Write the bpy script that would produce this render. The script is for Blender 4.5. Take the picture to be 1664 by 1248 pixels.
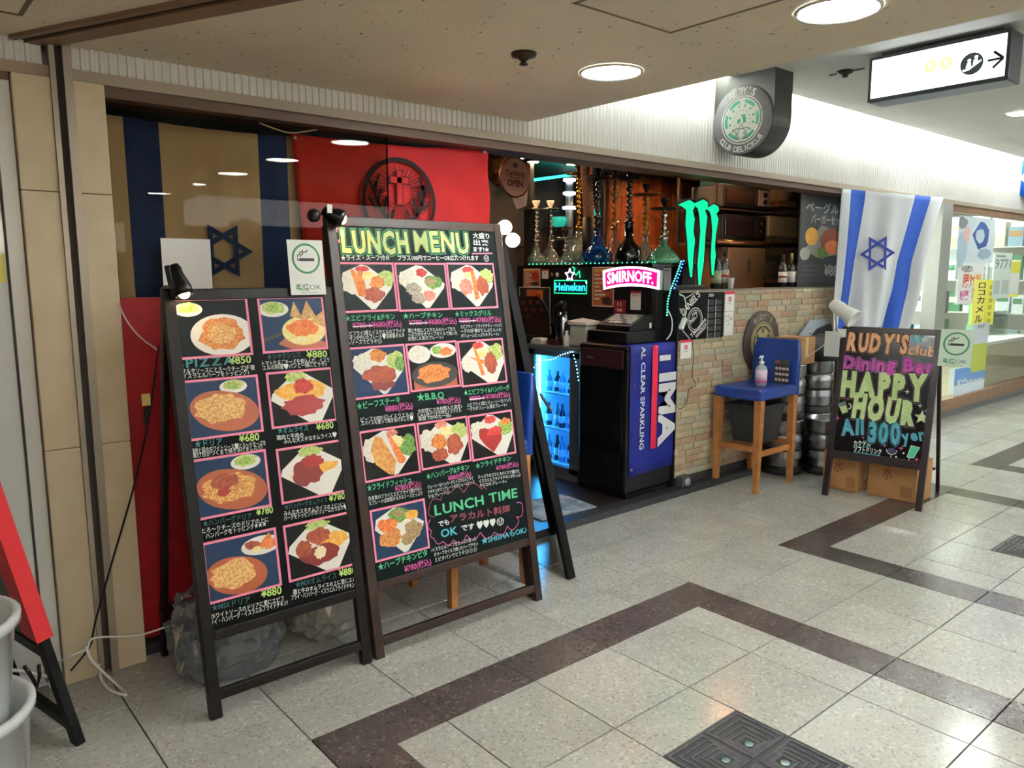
import bpy, bmesh, math, random
import numpy as np
from mathutils import Vector, Matrix
random.seed(7)
for o in list(bpy.data.objects): bpy.data.objects.remove(o)
SC = bpy.context.scene
COL = SC.collection
PI = math.pi

# ------------------------------------------------------------------ camera
FPX, CAMZ = 1254.2, 1.5                      # focal length in pixels of the 1664x1248 frame, eye height
_y, _p, _r = (math.radians(a) for a in (40.257, 8.1187, -0.1577))
CF = Vector((math.sin(_y)*math.cos(_p), math.cos(_y)*math.cos(_p), -math.sin(_p)))
_r0 = Vector((math.cos(_y), -math.sin(_y), 0)); _u0 = _r0.cross(CF)
CR = _r0*math.cos(_r) + _u0*math.sin(_r); CU = _u0*math.cos(_r) - _r0*math.sin(_r)
CP = Vector((0, 0, CAMZ))
cd = bpy.data.cameras.new('camera'); cam = bpy.data.objects.new('camera', cd); COL.objects.link(cam)
cd.sensor_width = 36; cd.lens = FPX*36/1664; cd.clip_start = 0.02; cd.clip_end = 100
mw = Matrix((CR, CU, -CF)).transposed().to_4x4(); mw.translation = CP; cam.matrix_world = mw
SC.camera = cam

# ------------------------------------------------------------------ world, exposure
w = bpy.data.worlds.new('world'); SC.world = w; w.use_nodes = True
w.node_tree.nodes['Background'].inputs[0].default_value = (1, .93, .82, 1)
w.node_tree.nodes['Background'].inputs[1].default_value = 0.10
SC.view_settings.view_transform = 'Standard'; SC.view_settings.look = 'None'
SC.view_settings.exposure = 0.24; SC.view_settings.gamma = 1.0; SC.view_settings.use_curve_mapping = False
LAMP = 122.0        # radiance of the ceiling downlights
FILL_BOX = 8.0         # radiance of the added fill light boxes across the passage
COVE = 95.0        # radiance of the cove tubes

# ------------------------------------------------------------------ pixel helpers (real depth is always given)
def ray(x, y): return CF*FPX + CR*(x-832) - CU*(y-624)
def PZ(x, y, z=0.0): d = ray(x, y); return CP + d*((z-CAMZ)/d.z)
def PY(x, y, Y): d = ray(x, y); return CP + d*(Y/d.y)
def PX(x, y, X): d = ray(x, y); return CP + d*(X/d.x)
def PP(x, y, P, n): d = ray(x, y); return CP + d*((Vector(P)-CP).dot(n)/d.dot(n))
def proj(P):
    v = Vector(P)-CP; k = v.dot(CF)
    return (832+FPX*v.dot(CR)/k, 624-FPX*v.dot(CU)/k, k)

# ------------------------------------------------------------------ materials
def lin(h):
    h = h.lstrip('#'); c = [int(h[i:i+2], 16)/255 for i in (0, 2, 4)]
    return tuple(x/12.92 if x <= .04045 else ((x+.055)/1.055)**2.4 for x in c)
MC = {}
def mat(col, rough=.55, metal=0., emit=0., noise=None, bump=None, coat=0., spec=.5, world=False, name=None, sss=0):
    """principled material; noise=(scale, other colour, contrast) mixes a second colour; bump=(scale, strength)"""
    key = (col, rough, metal, emit, noise, bump, coat, spec, world, sss)
    if key in MC: return MC[key]
    m = bpy.data.materials.new(name or 'paint_'+col.lstrip('#')); m.use_nodes = True; MC[key] = m
    nt = m.node_tree; b = nt.nodes['Principled BSDF']; c = lin(col)
    b.inputs['Base Color'].default_value = (*c, 1); b.inputs['Roughness'].default_value = rough
    b.inputs['Metallic'].default_value = metal; b.inputs['Coat Weight'].default_value = coat
    b.inputs['Specular IOR Level'].default_value = spec
    if emit:
        b.inputs['Emission Color'].default_value = (*c, 1); b.inputs['Emission Strength'].default_value = emit
    if noise or bump:
        tc = nt.nodes.new('ShaderNodeTexCoord'); src = tc.outputs['Object']
        if world:
            g = nt.nodes.new('ShaderNodeNewGeometry'); src = g.outputs['Position']
    if noise:
        n = nt.nodes.new('ShaderNodeTexNoise'); n.inputs['Scale'].default_value = noise[0]; n.inputs['Detail'].default_value = 4
        nt.links.new(src, n.inputs['Vector'])
        r = nt.nodes.new('ShaderNodeValToRGB'); k = noise[2] if len(noise) > 2 else .15
        r.color_ramp.elements[0].position = .5-k; r.color_ramp.elements[1].position = .5+k
        r.color_ramp.elements[0].color = (*c, 1); r.color_ramp.elements[1].color = (*lin(noise[1]), 1)
        nt.links.new(n.outputs['Fac'], r.inputs['Fac']); nt.links.new(r.outputs['Color'], b.inputs['Base Color'])
    if bump:
        n2 = nt.nodes.new('ShaderNodeTexNoise'); n2.inputs['Scale'].default_value = bump[0]; n2.inputs['Detail'].default_value = 3
        nt.links.new(src, n2.inputs['Vector'])
        bp = nt.nodes.new('ShaderNodeBump'); bp.inputs['Strength'].default_value = bump[1]; bp.inputs['Distance'].default_value = .01
        nt.links.new(n2.outputs['Fac'], bp.inputs['Height']); nt.links.new(bp.outputs['Normal'], b.inputs['Normal'])
    return m
def glass(tint='#ffffff', refl=1.0, rough=.0, milky=0., milk='#ffffff', ior=1.45):
    key = ('glass', tint, refl, rough, milky, milk, ior)
    if key in MC: return MC[key]
    m = bpy.data.materials.new('glass_'+tint.lstrip('#')); m.use_nodes = True; MC[key] = m
    nt = m.node_tree; nt.nodes.clear()
    out = nt.nodes.new('ShaderNodeOutputMaterial'); mx = nt.nodes.new('ShaderNodeMixShader')
    tr = nt.nodes.new('ShaderNodeBsdfTransparent'); tr.inputs[0].default_value = (*lin(tint), 1)
    gl = nt.nodes.new('ShaderNodeBsdfGlossy'); gl.inputs['Roughness'].default_value = rough
    fr = nt.nodes.new('ShaderNodeLayerWeight'); fr.inputs[0].default_value = .5
    pw = nt.nodes.new('ShaderNodeMath'); pw.operation = 'POWER'; pw.inputs[1].default_value = 4.
    ma = nt.nodes.new('ShaderNodeMath'); ma.operation = 'MULTIPLY_ADD'; ma.inputs[1].default_value = .9*refl; ma.inputs[2].default_value = .045*refl
    nt.links.new(fr.outputs['Facing'], pw.inputs[0]); nt.links.new(pw.outputs[0], ma.inputs[0]); nt.links.new(ma.outputs[0], mx.inputs[0])
    body = tr.outputs[0]
    if milky:
        df = nt.nodes.new('ShaderNodeBsdfDiffuse'); df.inputs[0].default_value = (*lin(milk), 1)
        m2 = nt.nodes.new('ShaderNodeMixShader'); m2.inputs[0].default_value = milky
        nt.links.new(tr.outputs[0], m2.inputs[1]); nt.links.new(df.outputs[0], m2.inputs[2]); body = m2.outputs[0]
    nt.links.new(body, mx.inputs[1]); nt.links.new(gl.outputs[0], mx.inputs[2]); nt.links.new(mx.outputs[0], out.inputs[0])
    return m
def glow(col, s): return mat(col, .5, 0, s, spec=0)
BLACK = mat('#09080a', .35, spec=.35); BLACKM = mat('#0c0c0e', .6, spec=.25); CHROME = mat('#c9cbcc', .18, 1.); STEEL = mat('#a9abad', .32, 1.)
WHITE = mat('#e8e8e4', .5); PAPER = mat('#e9e9e6', .6)

def terrazzo(base, c2, c3, rough):
    m = bpy.data.materials.new('terrazzo'); m.use_nodes = True; nt = m.node_tree; b = nt.nodes['Principled BSDF']
    g = nt.nodes.new('ShaderNodeNewGeometry')
    def vor(scale, lo, hi):
        v = nt.nodes.new('ShaderNodeTexVoronoi'); v.inputs['Scale'].default_value = scale
        nt.links.new(g.outputs['Position'], v.inputs['Vector'])
        s = nt.nodes.new('ShaderNodeSeparateColor'); nt.links.new(v.outputs['Color'], s.inputs[0])
        r = nt.nodes.new('ShaderNodeMapRange'); r.inputs[1].default_value = lo; r.inputs[2].default_value = hi
        nt.links.new(s.outputs[0], r.inputs[0]); return r.outputs[0]
    def mix(fac, a, c):
        x = nt.nodes.new('ShaderNodeMixRGB')
        if hasattr(fac, 'links'): nt.links.new(fac, x.inputs[0])
        else: x.inputs[0].default_value = fac
        if hasattr(a, 'links'): nt.links.new(a, x.inputs[1])
        else: x.inputs[1].default_value = (*lin(a), 1)
        x.inputs[2].default_value = (*lin(c), 1); return x.outputs[0]
    c = mix(vor(95, .80, .95), base, c2); c = mix(vor(140, .88, .95), c, c3)
    oi = nt.nodes.new('ShaderNodeObjectInfo'); hs = nt.nodes.new('ShaderNodeHueSaturation')
    mr = nt.nodes.new('ShaderNodeMapRange'); mr.inputs[3].default_value = .92; mr.inputs[4].default_value = 1.06
    nt.links.new(oi.outputs['Random'], mr.inputs[0]); nt.links.new(mr.outputs[0], hs.inputs['Value'])
    n = nt.nodes.new('ShaderNodeTexNoise'); n.inputs['Scale'].default_value = 3.5; n.inputs['Detail'].default_value = 5
    nt.links.new(g.outputs['Position'], n.inputs['Vector'])
    st = nt.nodes.new('ShaderNodeMixRGB'); st.blend_type = 'MULTIPLY'; st.inputs[0].default_value = .35
    nt.links.new(c, st.inputs[1]); nt.links.new(n.outputs['Fac'], st.inputs[2])
    nt.links.new(st.outputs[0], hs.inputs['Color']); nt.links.new(hs.outputs[0], b.inputs['Base Color'])
    rr = nt.nodes.new('ShaderNodeMapRange'); rr.inputs[3].default_value = rough-.06; rr.inputs[4].default_value = rough+.1
    nt.links.new(n.outputs['Fac'], rr.inputs[0]); nt.links.new(rr.outputs[0], b.inputs['Roughness'])
    return m

# ------------------------------------------------------------------ mesh builder
class MB:
    def __init__(s): s.v = []; s.f = []; s.m = []; s.sm = []; s.mats = []
    def mi(s, m):
        if m not in s.mats: s.mats.append(m)
        return s.mats.index(m)
    def add(s, vs, fs, m, smooth=False):
        o = len(s.v); s.v += [tuple(v) for v in vs]; k = s.mi(m)
        for f in fs: s.f.append([i+o for i in f]); s.m.append(k); s.sm.append(smooth)
        return s
    def obox(s, c, ax, ay, az, m, bev=0.):
        """oriented box: centre and three half-extent vectors"""
        c, ax, ay, az = Vector(c), Vector(ax), Vector(ay), Vector(az)
        if bev <= 0:
            vs = [c+ax*i+ay*j+az*k for i in (-1, 1) for j in (-1, 1) for k in (-1, 1)]
            return s.add(vs, [(0,1,3,2),(4,6,7,5),(0,4,5,1),(2,3,7,6),(0,2,6,4),(1,5,7,3)], m)
        lx, ly, lz = ax.length, ay.length, az.length
        bm = bmesh.new(); bmesh.ops.create_cube(bm, size=2)
        for v in bm.verts: v.co = Vector((v.co.x*lx, v.co.y*ly, v.co.z*lz))
        bmesh.ops.bevel(bm, geom=bm.edges[:], offset=min(bev, lx*.95, ly*.95, lz*.95), segments=2, affect='EDGES', profile=.5)
        ux, uy, uz = ax/lx, ay/ly, az/lz
        s.add([c+ux*v.co.x+uy*v.co.y+uz*v.co.z for v in bm.verts], [[v.index for v in f.verts] for f in bm.faces], m)
        bm.free(); return s
    def box(s, x0, y0, z0, x1, y1, z1, m, bev=0.):
        return s.obox(((x0+x1)/2, (y0+y1)/2, (z0+z1)/2), (abs(x1-x0)/2, 0, 0), (0, abs(y1-y0)/2, 0), (0, 0, abs(z1-z0)/2), m, bev)
    def bar(s, p, q, wd, th, m, up=(0, 0, 1), bev=0.):
        p, q = Vector(p), Vector(q); d = q-p; a = d.normalized(); x = a.cross(Vector(up))
        if x.length < 1e-4: x = a.cross(Vector((1, 0, 0)))
        x.normalize(); y = x.cross(a)
        return s.obox((p+q)/2, d/2, x*wd/2, y*th/2, m, bev)
    def tube(s, pts, r, m, n=8, caps=True):
        pts = [Vector(p) for p in pts]; R = r if isinstance(r, (list, tuple)) else [r]*len(pts)
        vs = []; fs = []; t0 = (pts[1]-pts[0]).normalized()
        x = t0.cross(Vector((0, 0, 1)));
        if x.length < 1e-3: x = t0.cross(Vector((1, 0, 0)))
        x.normalize()
        for i, p in enumerate(pts):
            t = ((pts[min(i+1, len(pts)-1)]-p).normalized() + (p-pts[max(i-1, 0)]).normalized())
            t = t.normalized() if t.length > 1e-6 else t0
            x = (x - t*x.dot(t)).normalized(); y = t.cross(x)
            vs += [p + (x*math.cos(2*PI*k/n) + y*math.sin(2*PI*k/n))*R[i] for k in range(n)]
        for i in range(len(pts)-1):
            for k in range(n): fs.append((i*n+k, i*n+(k+1)%n, (i+1)*n+(k+1)%n, (i+1)*n+k))
        s.add(vs, fs, m, True)
        if caps:
            o = len(s.v)-len(vs)
            for c, rev in ((0, True), (len(pts)-1, False)):
                ids = [o+c*n+k for k in range(n)]; s.f.append(ids[::-1] if rev else ids); s.m.append(s.mi(m)); s.sm.append(False)
        return s
    def cyl(s, p, q, r, m, r2=None, n=16): return s.tube([p, q], [r, r if r2 is None else r2], m, n)
    def lathe(s, prof, c, m, n=20, axis=(0, 0, 1), smooth=True, sx=1., sy=1.):
        c = Vector(c); a = Vector(axis).normalized(); x = a.cross(Vector((0, 1, 0)))
        if x.length < 1e-3: x = Vector((1, 0, 0))
        x.normalize(); y = a.cross(x); vs = []; fs = []
        for r, z in prof: vs += [c + a*z + x*(r*sx*math.cos(2*PI*k/n)) + y*(r*sy*math.sin(2*PI*k/n)) for k in range(n)]
        for i in range(len(prof)-1):
            for k in range(n): fs.append((i*n+k, i*n+(k+1)%n, (i+1)*n+(k+1)%n, (i+1)*n+k))
        if prof[0][0] > 1e-5: fs.append(tuple(range(n-1, -1, -1)))
        if prof[-1][0] > 1e-5: fs.append(tuple((len(prof)-1)*n+k for k in range(n)))
        return s.add(vs, fs, m, smooth)
    def ball(s, c, r, m, nu=14, nv=9):
        rx, ry, rz = r if isinstance(r, (tuple, list)) else (r, r, r); c = Vector(c); vs = []; fs = []
        for j in range(nv+1):
            a = -PI/2+PI*j/nv
            vs += [c+Vector((rx*math.cos(a)*math.cos(2*PI*k/nu), ry*math.cos(a)*math.sin(2*PI*k/nu), rz*math.sin(a))) for k in range(nu)]
        for j in range(nv):
            for k in range(nu): fs.append((j*nu+k, j*nu+(k+1)%nu, (j+1)*nu+(k+1)%nu, (j+1)*nu+k))
        return s.add(vs, fs, m, True)
    def prism(s, pts, off, m, cap2=None):
        """polygon extruded by off"""
        n = len(pts); a = [Vector(p) for p in pts]; off = Vector(off); b = [p+off for p in a]
        s.add(a, [tuple(range(n))[::-1]], m); s.add(b, [tuple(range(n))], cap2 or m)
        return s.add(a+b, [(i, (i+1) % n, n+(i+1) % n, n+i) for i in range(n)], m)
    def grid(s, rows, m, smooth=True, colmat=None):
        """rows of equal length of points -> quads"""
        h = len(rows); wd = len(rows[0]); o = len(s.v); s.v += [tuple(p) for r in rows for p in r]
        for i in range(h-1):
            for j in range(wd-1):
                s.f.append([o+i*wd+j, o+i*wd+j+1, o+(i+1)*wd+j+1, o+(i+1)*wd+j]); s.m.append(s.mi(colmat(i, j) if colmat else m)); s.sm.append(smooth)
        return s
    def build(s, name, parent=None, label=None, cat=None, group=None, kind=None, base=None, solid=0.):
        me = bpy.data.meshes.new(name); ob = bpy.data.objects.new(name, me); COL.objects.link(ob)
        if parent is not None:
            b = BASE[parent.name]; ob.parent = parent; BASE[ob.name] = b
        else:
            if base is None:
                A = np.array(s.v); lo, hi = A.min(0), A.max(0); base = ((lo[0]+hi[0])/2, (lo[1]+hi[1])/2, lo[2])
            b = Vector(base); ob.location = b; BASE[ob.name] = b
        me.from_pydata([(v[0]-b[0], v[1]-b[1], v[2]-b[2]) for v in s.v], [], s.f)
        for m in s.mats: me.materials.append(m)
        me.polygons.foreach_set('material_index', s.m); me.polygons.foreach_set('use_smooth', s.sm); me.update()
        if solid:
            md = ob.modifiers.new('thickness', 'SOLIDIFY'); md.thickness = solid; md.offset = 0
        tag(ob, label, cat, group, kind); return ob
BASE = {}
def tag(o, label=None, cat=None, group=None, kind=None):
    if label: o['label'] = label
    if cat: o['category'] = cat
    if group: o['group'] = group
    if kind: o['kind'] = kind
    return o
def thing(name, label, cat, loc, group=None, kind=None):
    o = bpy.data.objects.new(name, None); COL.objects.link(o); o.location = loc; o.empty_display_size = .05
    BASE[o.name] = Vector(loc); return tag(o, label, cat, group, kind)
def dup(root, loc, rotz=0, label=None):
    r = root.copy(); COL.objects.link(r); r.location = loc; r.rotation_euler = (0, 0, rotz); BASE[r.name] = Vector(loc)
    if label: r['label'] = label
    for ch in root.children:
        c = ch.copy(); COL.objects.link(c); c.parent = r
        for g in ch.children:
            d = g.copy(); COL.objects.link(d); d.parent = c
    return r

# ------------------------------------------------------------------ flat frames: print, lettering, drawings
_TX = {}
def textmesh(s, bold):
    k = (s, bold)
    if k not in _TX:
        cu = bpy.data.curves.new('lettering', 'FONT'); cu.body = s; cu.resolution_u = 2; cu.offset = bold; cu.fill_mode = 'FRONT'
        ob = bpy.data.objects.new('lettering', cu); me = bpy.data.meshes.new_from_object(ob)
        vs = [(v.co.x, v.co.y) for v in me.vertices]; fs = [tuple(p.vertices) for p in me.polygons]
        bpy.data.objects.remove(ob); bpy.data.curves.remove(cu); bpy.data.meshes.remove(me)
        x0 = min(v[0] for v in vs); x1 = max(v[0] for v in vs)
        _TX[k] = ([(v[0]-x0, v[1]) for v in vs], fs, x1-x0)
    return _TX[k]
def clip01(poly, x0=0., y0=0., x1=1., y1=1.):
    for ax, lim, sg in ((0, x0, 1), (0, x1, -1), (1, y0, 1), (1, y1, -1)):
        out = []
        for i in range(len(poly)):
            a, b = poly[i-1], poly[i]; ia = (a[ax]-lim)*sg >= 0; ib = (b[ax]-lim)*sg >= 0
            if ia != ib:
                t = (lim-a[ax])/(b[ax]-a[ax]); out.append((a[0]+t*(b[0]-a[0]), a[1]+t*(b[1]-a[1])))
            if ib: out.append(b)
        poly = out
        if not poly: break
    return poly
class Fr:
    """a flat frame: origin, unit right, unit up; w is the height above the surface"""
    def __init__(s, O, ux, uy): s.O = Vector(O); s.ux = Vector(ux).normalized(); s.uy = Vector(uy).normalized(); s.n = s.ux.cross(s.uy).normalized()
    def at(s, u, v, w=0.): return s.O + s.ux*u + s.uy*v + s.n*w
    def px(s, x, y, w=0.):
        P = PP(x, y, s.at(0, 0, w), s.n) - s.O; return (P.dot(s.ux), P.dot(s.uy))
    def box(s, mb, u0, v0, u1, v1, w0, w1, m, bev=0.):
        return mb.obox(s.at((u0+u1)/2, (v0+v1)/2, (w0+w1)/2), s.ux*(abs(u1-u0)/2), s.uy*(abs(v1-v0)/2), s.n*(abs(w1-w0)/2), m, bev)
    def poly(s, mb, pts, w, m):
        a = sum(pts[i-1][0]*pts[i][1]-pts[i][0]*pts[i-1][1] for i in range(len(pts)))
        if a < 0: pts = pts[::-1]
        return mb.add([s.at(u, v, w) for u, v in pts], [tuple(range(len(pts)))], m)
    def rect(s, mb, u0, v0, u1, v1, w, m): return s.poly(mb, [(u0, v0), (u1, v0), (u1, v1), (u0, v1)], w, m)
    def ell(s, mb, cu, cv, ru, rv, w, m, n=24, rot=0.):
        c, d = math.cos(rot), math.sin(rot)
        return s.poly(mb, [(cu+ru*math.cos(t)*c-rv*math.sin(t)*d, cv+ru*math.cos(t)*d+rv*math.sin(t)*c) for t in (2*PI*k/n for k in range(n))], w, m)
    def ring(s, mb, cu, cv, ro, ri, w, m, n=32, a0=0., a1=2*PI, sv=1.):
        vs = []; fs = []
        for k in range(n+1):
            t = a0+(a1-a0)*k/n
            vs += [s.at(cu+ri*math.cos(t), cv+ri*sv*math.sin(t), w), s.at(cu+ro*math.cos(t), cv+ro*sv*math.sin(t), w)]
        for k in range(n): fs.append((2*k, 2*k+1, 2*k+3, 2*k+2))
        return mb.add(vs, fs, m)
    def line(s, mb, pts, wd, w, m):
        for (a, b), (c, d) in zip(pts, pts[1:]):
            L = math.hypot(c-a, d-b)
            if L < 1e-6: continue
            nx, ny = -(d-b)/L*wd/2, (c-a)/L*wd/2
            s.poly(mb, [(a-nx, b-ny), (c-nx, d-ny), (c+nx, d+ny), (a+nx, b+ny)], w, m)
        return mb
    def star(s, mb, cu, cv, r, w, m, n=5, inner=.42, rot=PI/2):
        return s.poly(mb, [(cu+(r if k % 2 == 0 else r*inner)*math.cos(rot+PI*k/n), cv+(r if k % 2 == 0 else r*inner)*math.sin(rot+PI*k/n)) for k in range(2*n)], w, m)
    def hexagram(s, mb, cu, cv, r, wd, w, m, rot=PI/2, su=1.):
        for q in (0, PI):
            t = [(cu+su*r*math.cos(rot+q+2*PI*k/3), cv+r*math.sin(rot+q+2*PI*k/3)) for k in range(4)]
            i = [(cu+su*(r-2*wd)*math.cos(rot+q+2*PI*k/3), cv+(r-2*wd)*math.sin(rot+q+2*PI*k/3)) for k in range(4)]
            for k in range(3): s.poly(mb, [t[k], t[k+1], i[k+1], i[k]], w+(.0002 if q else 0), m)
        return mb
    def text(s, mb, st, p0, L, h, w, m, bold=0., ang=0., em=.72, spin=0.):
        """one line: start p0 (local), length L, cap height h, direction ang"""
        vs, fs, W = textmesh(st, bold); kx = (L/W) if L else h/em; ky = h/em; c, d = math.cos(ang), math.sin(ang)
        return mb.add([s.at(p0[0]+x*kx*c-y*ky*d, p0[1]+x*kx*d+y*ky*c, w) for x, y in vs], fs, m)
    def ptext(s, mb, st, a, b, h, w, m, bold=0., em=.72):
        """one line between two photo points"""
        p, q = s.px(*a, w), s.px(*b, w); L = math.hypot(q[0]-p[0], q[1]-p[1])
        return s.text(mb, st, p, L, h, w, m, bold, math.atan2(q[1]-p[1], q[0]-p[0]), em)
    def fancy(s, mb, st, p0, L, h, w, fill, line=None, halo=None, bold=.045, ang=0., jit=.06, seed=1, grow=0., gap=.10):
        """hand-lettered display word: every letter its own size and tilt, with an outline below it"""
        rnd = random.Random(seed); gl = []; x = 0.
        for ch in st:
            if ch == ' ': x += .3; continue
            vs, fs, W = textmesh(ch, bold); gl.append((ch, x, W)); x += W+gap
        k = L/(x-gap); c, d = math.cos(ang), math.sin(ang); ky = h/.72
        for ch, x, W in gl:
            r = rnd.uniform(-jit, jit); sc = 1+rnd.uniform(-jit, jit); dy = rnd.uniform(-jit, jit)*.4; g = 1+grow*(x*k/L-.5)
            for bo, mm, dw in ((bold+.066, halo, -.0006), (bold+.042, line, -.0003), (bold, fill, 0.)):
                if mm is None: continue
                vs, fs, W2 = textmesh(ch, bo*.45 if ch == 'M' else bo); out = []
                for a, b in vs:
                    a = (a-W2/2)*k; b = (b-.36)*ky*sc*g; a, b = a*math.cos(r)-b*math.sin(r), a*math.sin(r)+b*math.cos(r)
                    a += (x+W/2)*k; b += (.36+dy)*ky
                    out.append(s.at(p0[0]+a*c-b*d, p0[1]+a*d+b*c, w+dw))
                mb.add(out, fs, mm)
        return mb
    def arc(s, mb, st, cu, cv, r, h, a_mid, span, w, m, bold=.02, inside=False, sv=1.):
        n = len(st)
        for i, ch in enumerate(st):
            if ch == ' ': continue
            t = a_mid + (span/2-span*i/(n-1))*(-1 if inside else 1); vs, fs, W = textmesh(ch, bold); k = h/.72
            ra = t-PI/2 if not inside else t+PI/2; c, d = math.cos(ra), math.sin(ra)
            bx, by = cu+r*math.cos(t), cv+r*math.sin(t)*sv; out = []
            for a, b in vs:
                a = (a-W/2)*k; b = (b-.36)*k; out.append(s.at(bx+a*c-b*d, by+a*d+b*c, w))
            mb.add(out, fs, m)
        return mb

# ================================================================== FLOOR
LIGHT_T = terrazzo('#bbb9b2', '#cecdc7', '#9f9c95', .18)
DARK_T = terrazzo('#4c413f', '#6b5d58', '#362b2b', .2)
floor = MB().box(-3.6, -3.6, -.08, 16, 3.16, -.009, mat('#1c1916', .9, spec=.1)).build('floor', kind='structure', base=(0, 0, -.08))
DR = [(1.8, 1.0), (4.6, 1.0), (7.4, 1.0)]
def qtype(x, y):
    for dx, dy in DR:
        if dx < x < dx+.4 and dy < y < dy+.4: return 2
    u = (x-1.0) % 2.8
    if 2.0 < y < 2.2 and u < 2.0: return 1
    if y < 2.0 and (u < .2 or 1.8 < u < 2.0): return 1
    return 0
cells = []
for i in range(-8, 34):
    for j in range(-8, 6):
        x0, y0 = round(.6+.4*i, 4), round(.8+.4*j, 4); x1 = x0+.4; y1 = min(y0+.4, 3.15)
        q = [[qtype(x0+.1+.2*a, y0+.1+.2*b) for a in (0, 1)] for b in (0, 1)]
        if q[0] == q[1] and q[0][0] == q[0][1]:
            if q[0][0] < 2: cells.append((x0, y0, x1, y1, q[0][0]))
        elif q[0] == q[1]:
            for a in (0, 1):
                if q[0][a] < 2: cells.append((x0+.2*a, y0, x0+.2*a+.2, y1, q[0][a]))
        else:
            for b in (0, 1):
                if q[b][0] < 2: cells.append((x0, y0+.2*b, x1, y0+.2*b+.2, q[b][0]))
def tile_mb(mb, cx, cy, a, b, m):
    g = .0024; c = .0006; h = .0012; a -= g; b -= g
    vs = [(cx+sx*(a-k), cy+sy*(b-k), z) for k, z in ((0, -.012), (0, -h), (c, 0)) for sx, sy in ((-1, -1), (1, -1), (1, 1), (-1, 1))]
    fs = [(8, 9, 10, 11)] + [(l*4+k, l*4+(k+1) % 4, l*4+4+(k+1) % 4, l*4+4+k) for l in (0, 1) for k in range(4)]
    mb.add(vs, fs, m)
scored = []
for c in cells:
    P = Vector(((c[0]+c[2])/2, (c[1]+c[3])/2, 0)); x, y, k = proj(P)
    vis = k > .2 and -90 < x < 1760 and 0 < y < 1420
    scored.append((0 if not vis else (c[2]-c[0])*(c[3]-c[1])*P.length**-3+1e-9, c))
scored.sort(key=lambda t: -t[0])
TM = {}; rest = MB(); nt_ = 0
for sc_, c in scored:
    cx, cy, a, b = (c[0]+c[2])/2, (c[1]+c[3])/2, (c[2]-c[0])/2, (c[3]-c[1])/2
    m = DARK_T if c[4] else LIGHT_T
    if sc_ > 0 and nt_ < 290:
        key = (round(a, 3), round(b, 3), c[4])
        if key not in TM:
            t = MB(); tile_mb(t, 0, 0, a, b, m); me = bpy.data.meshes.new('floor_tile'); me.from_pydata(t.v, [], t.f); me.materials.append(m); TM[key] = me
        ob = bpy.data.objects.new('stripe_tile' if c[4] else 'floor_tile', TM[key]); COL.objects.link(ob); ob.parent = floor
        ob.location = (cx, cy, .08); nt_ += 1
    else: tile_mb(rest, cx, cy, a, b, m)
rest.build('floor_tile_field', floor, kind='stuff')
# cast floor covers with four concentric-square plates and a round boss in each
IRON = mat('#56545a', .45, .75, noise=(40, '#3d3b40', .2)); IRON2 = mat('#1c1b1d', .7)
BOSS = mat('#8fa3a3', .25, .9)
def cover(x, y, label):
    t = thing('floor_cover', label, 'floor cover', (x+.2, y+.2, -.009), 'cast floor covers')
    MB().box(x, y, -.009, x+.4, y+.4, -.002, IRON2).build('base_plate', t)
    for a in (0, 1):
        for b in (0, 1):
            mb = MB(); cx, cy = x+.1+.2*a, y+.1+.2*b; ox, oy = (1 if a == 0 else -1), (1 if b == 0 else -1)
            for k, r in enumerate((.092, .074, .058, .043, .030)):
                ctx, cty = cx+ox*(.092-r)*.55, cy+oy*(.092-r)*.55; t2 = .0105 if k == 0 else .0065
                for (u0, v0, u1, v1) in ((-r, -r, r, -r+t2), (-r, r-t2, r, r), (-r, -r+t2, -r+t2, r-t2), (r-t2, -r+t2, r, r-t2)):
                    mb.box(ctx+u0, cty+v0, -.003, ctx+u1, cty+v1, .0005, IRON)
            pl = mb.build('cover_plate', t)
            ctx, cty = cx+ox*.036, cy+oy*.036
            MB().lathe([(.018, -.003), (.017, .0012), (.010, .0030), (0, .0034)], (ctx, cty, 0), BOSS, 14).build('boss', pl)
cover(1.8, 1.0, 'cast iron floor cover in the foreground by the bottom edge'); cover(4.6, 1.0, 'cast iron floor cover farther along the passage at right edge')

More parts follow.
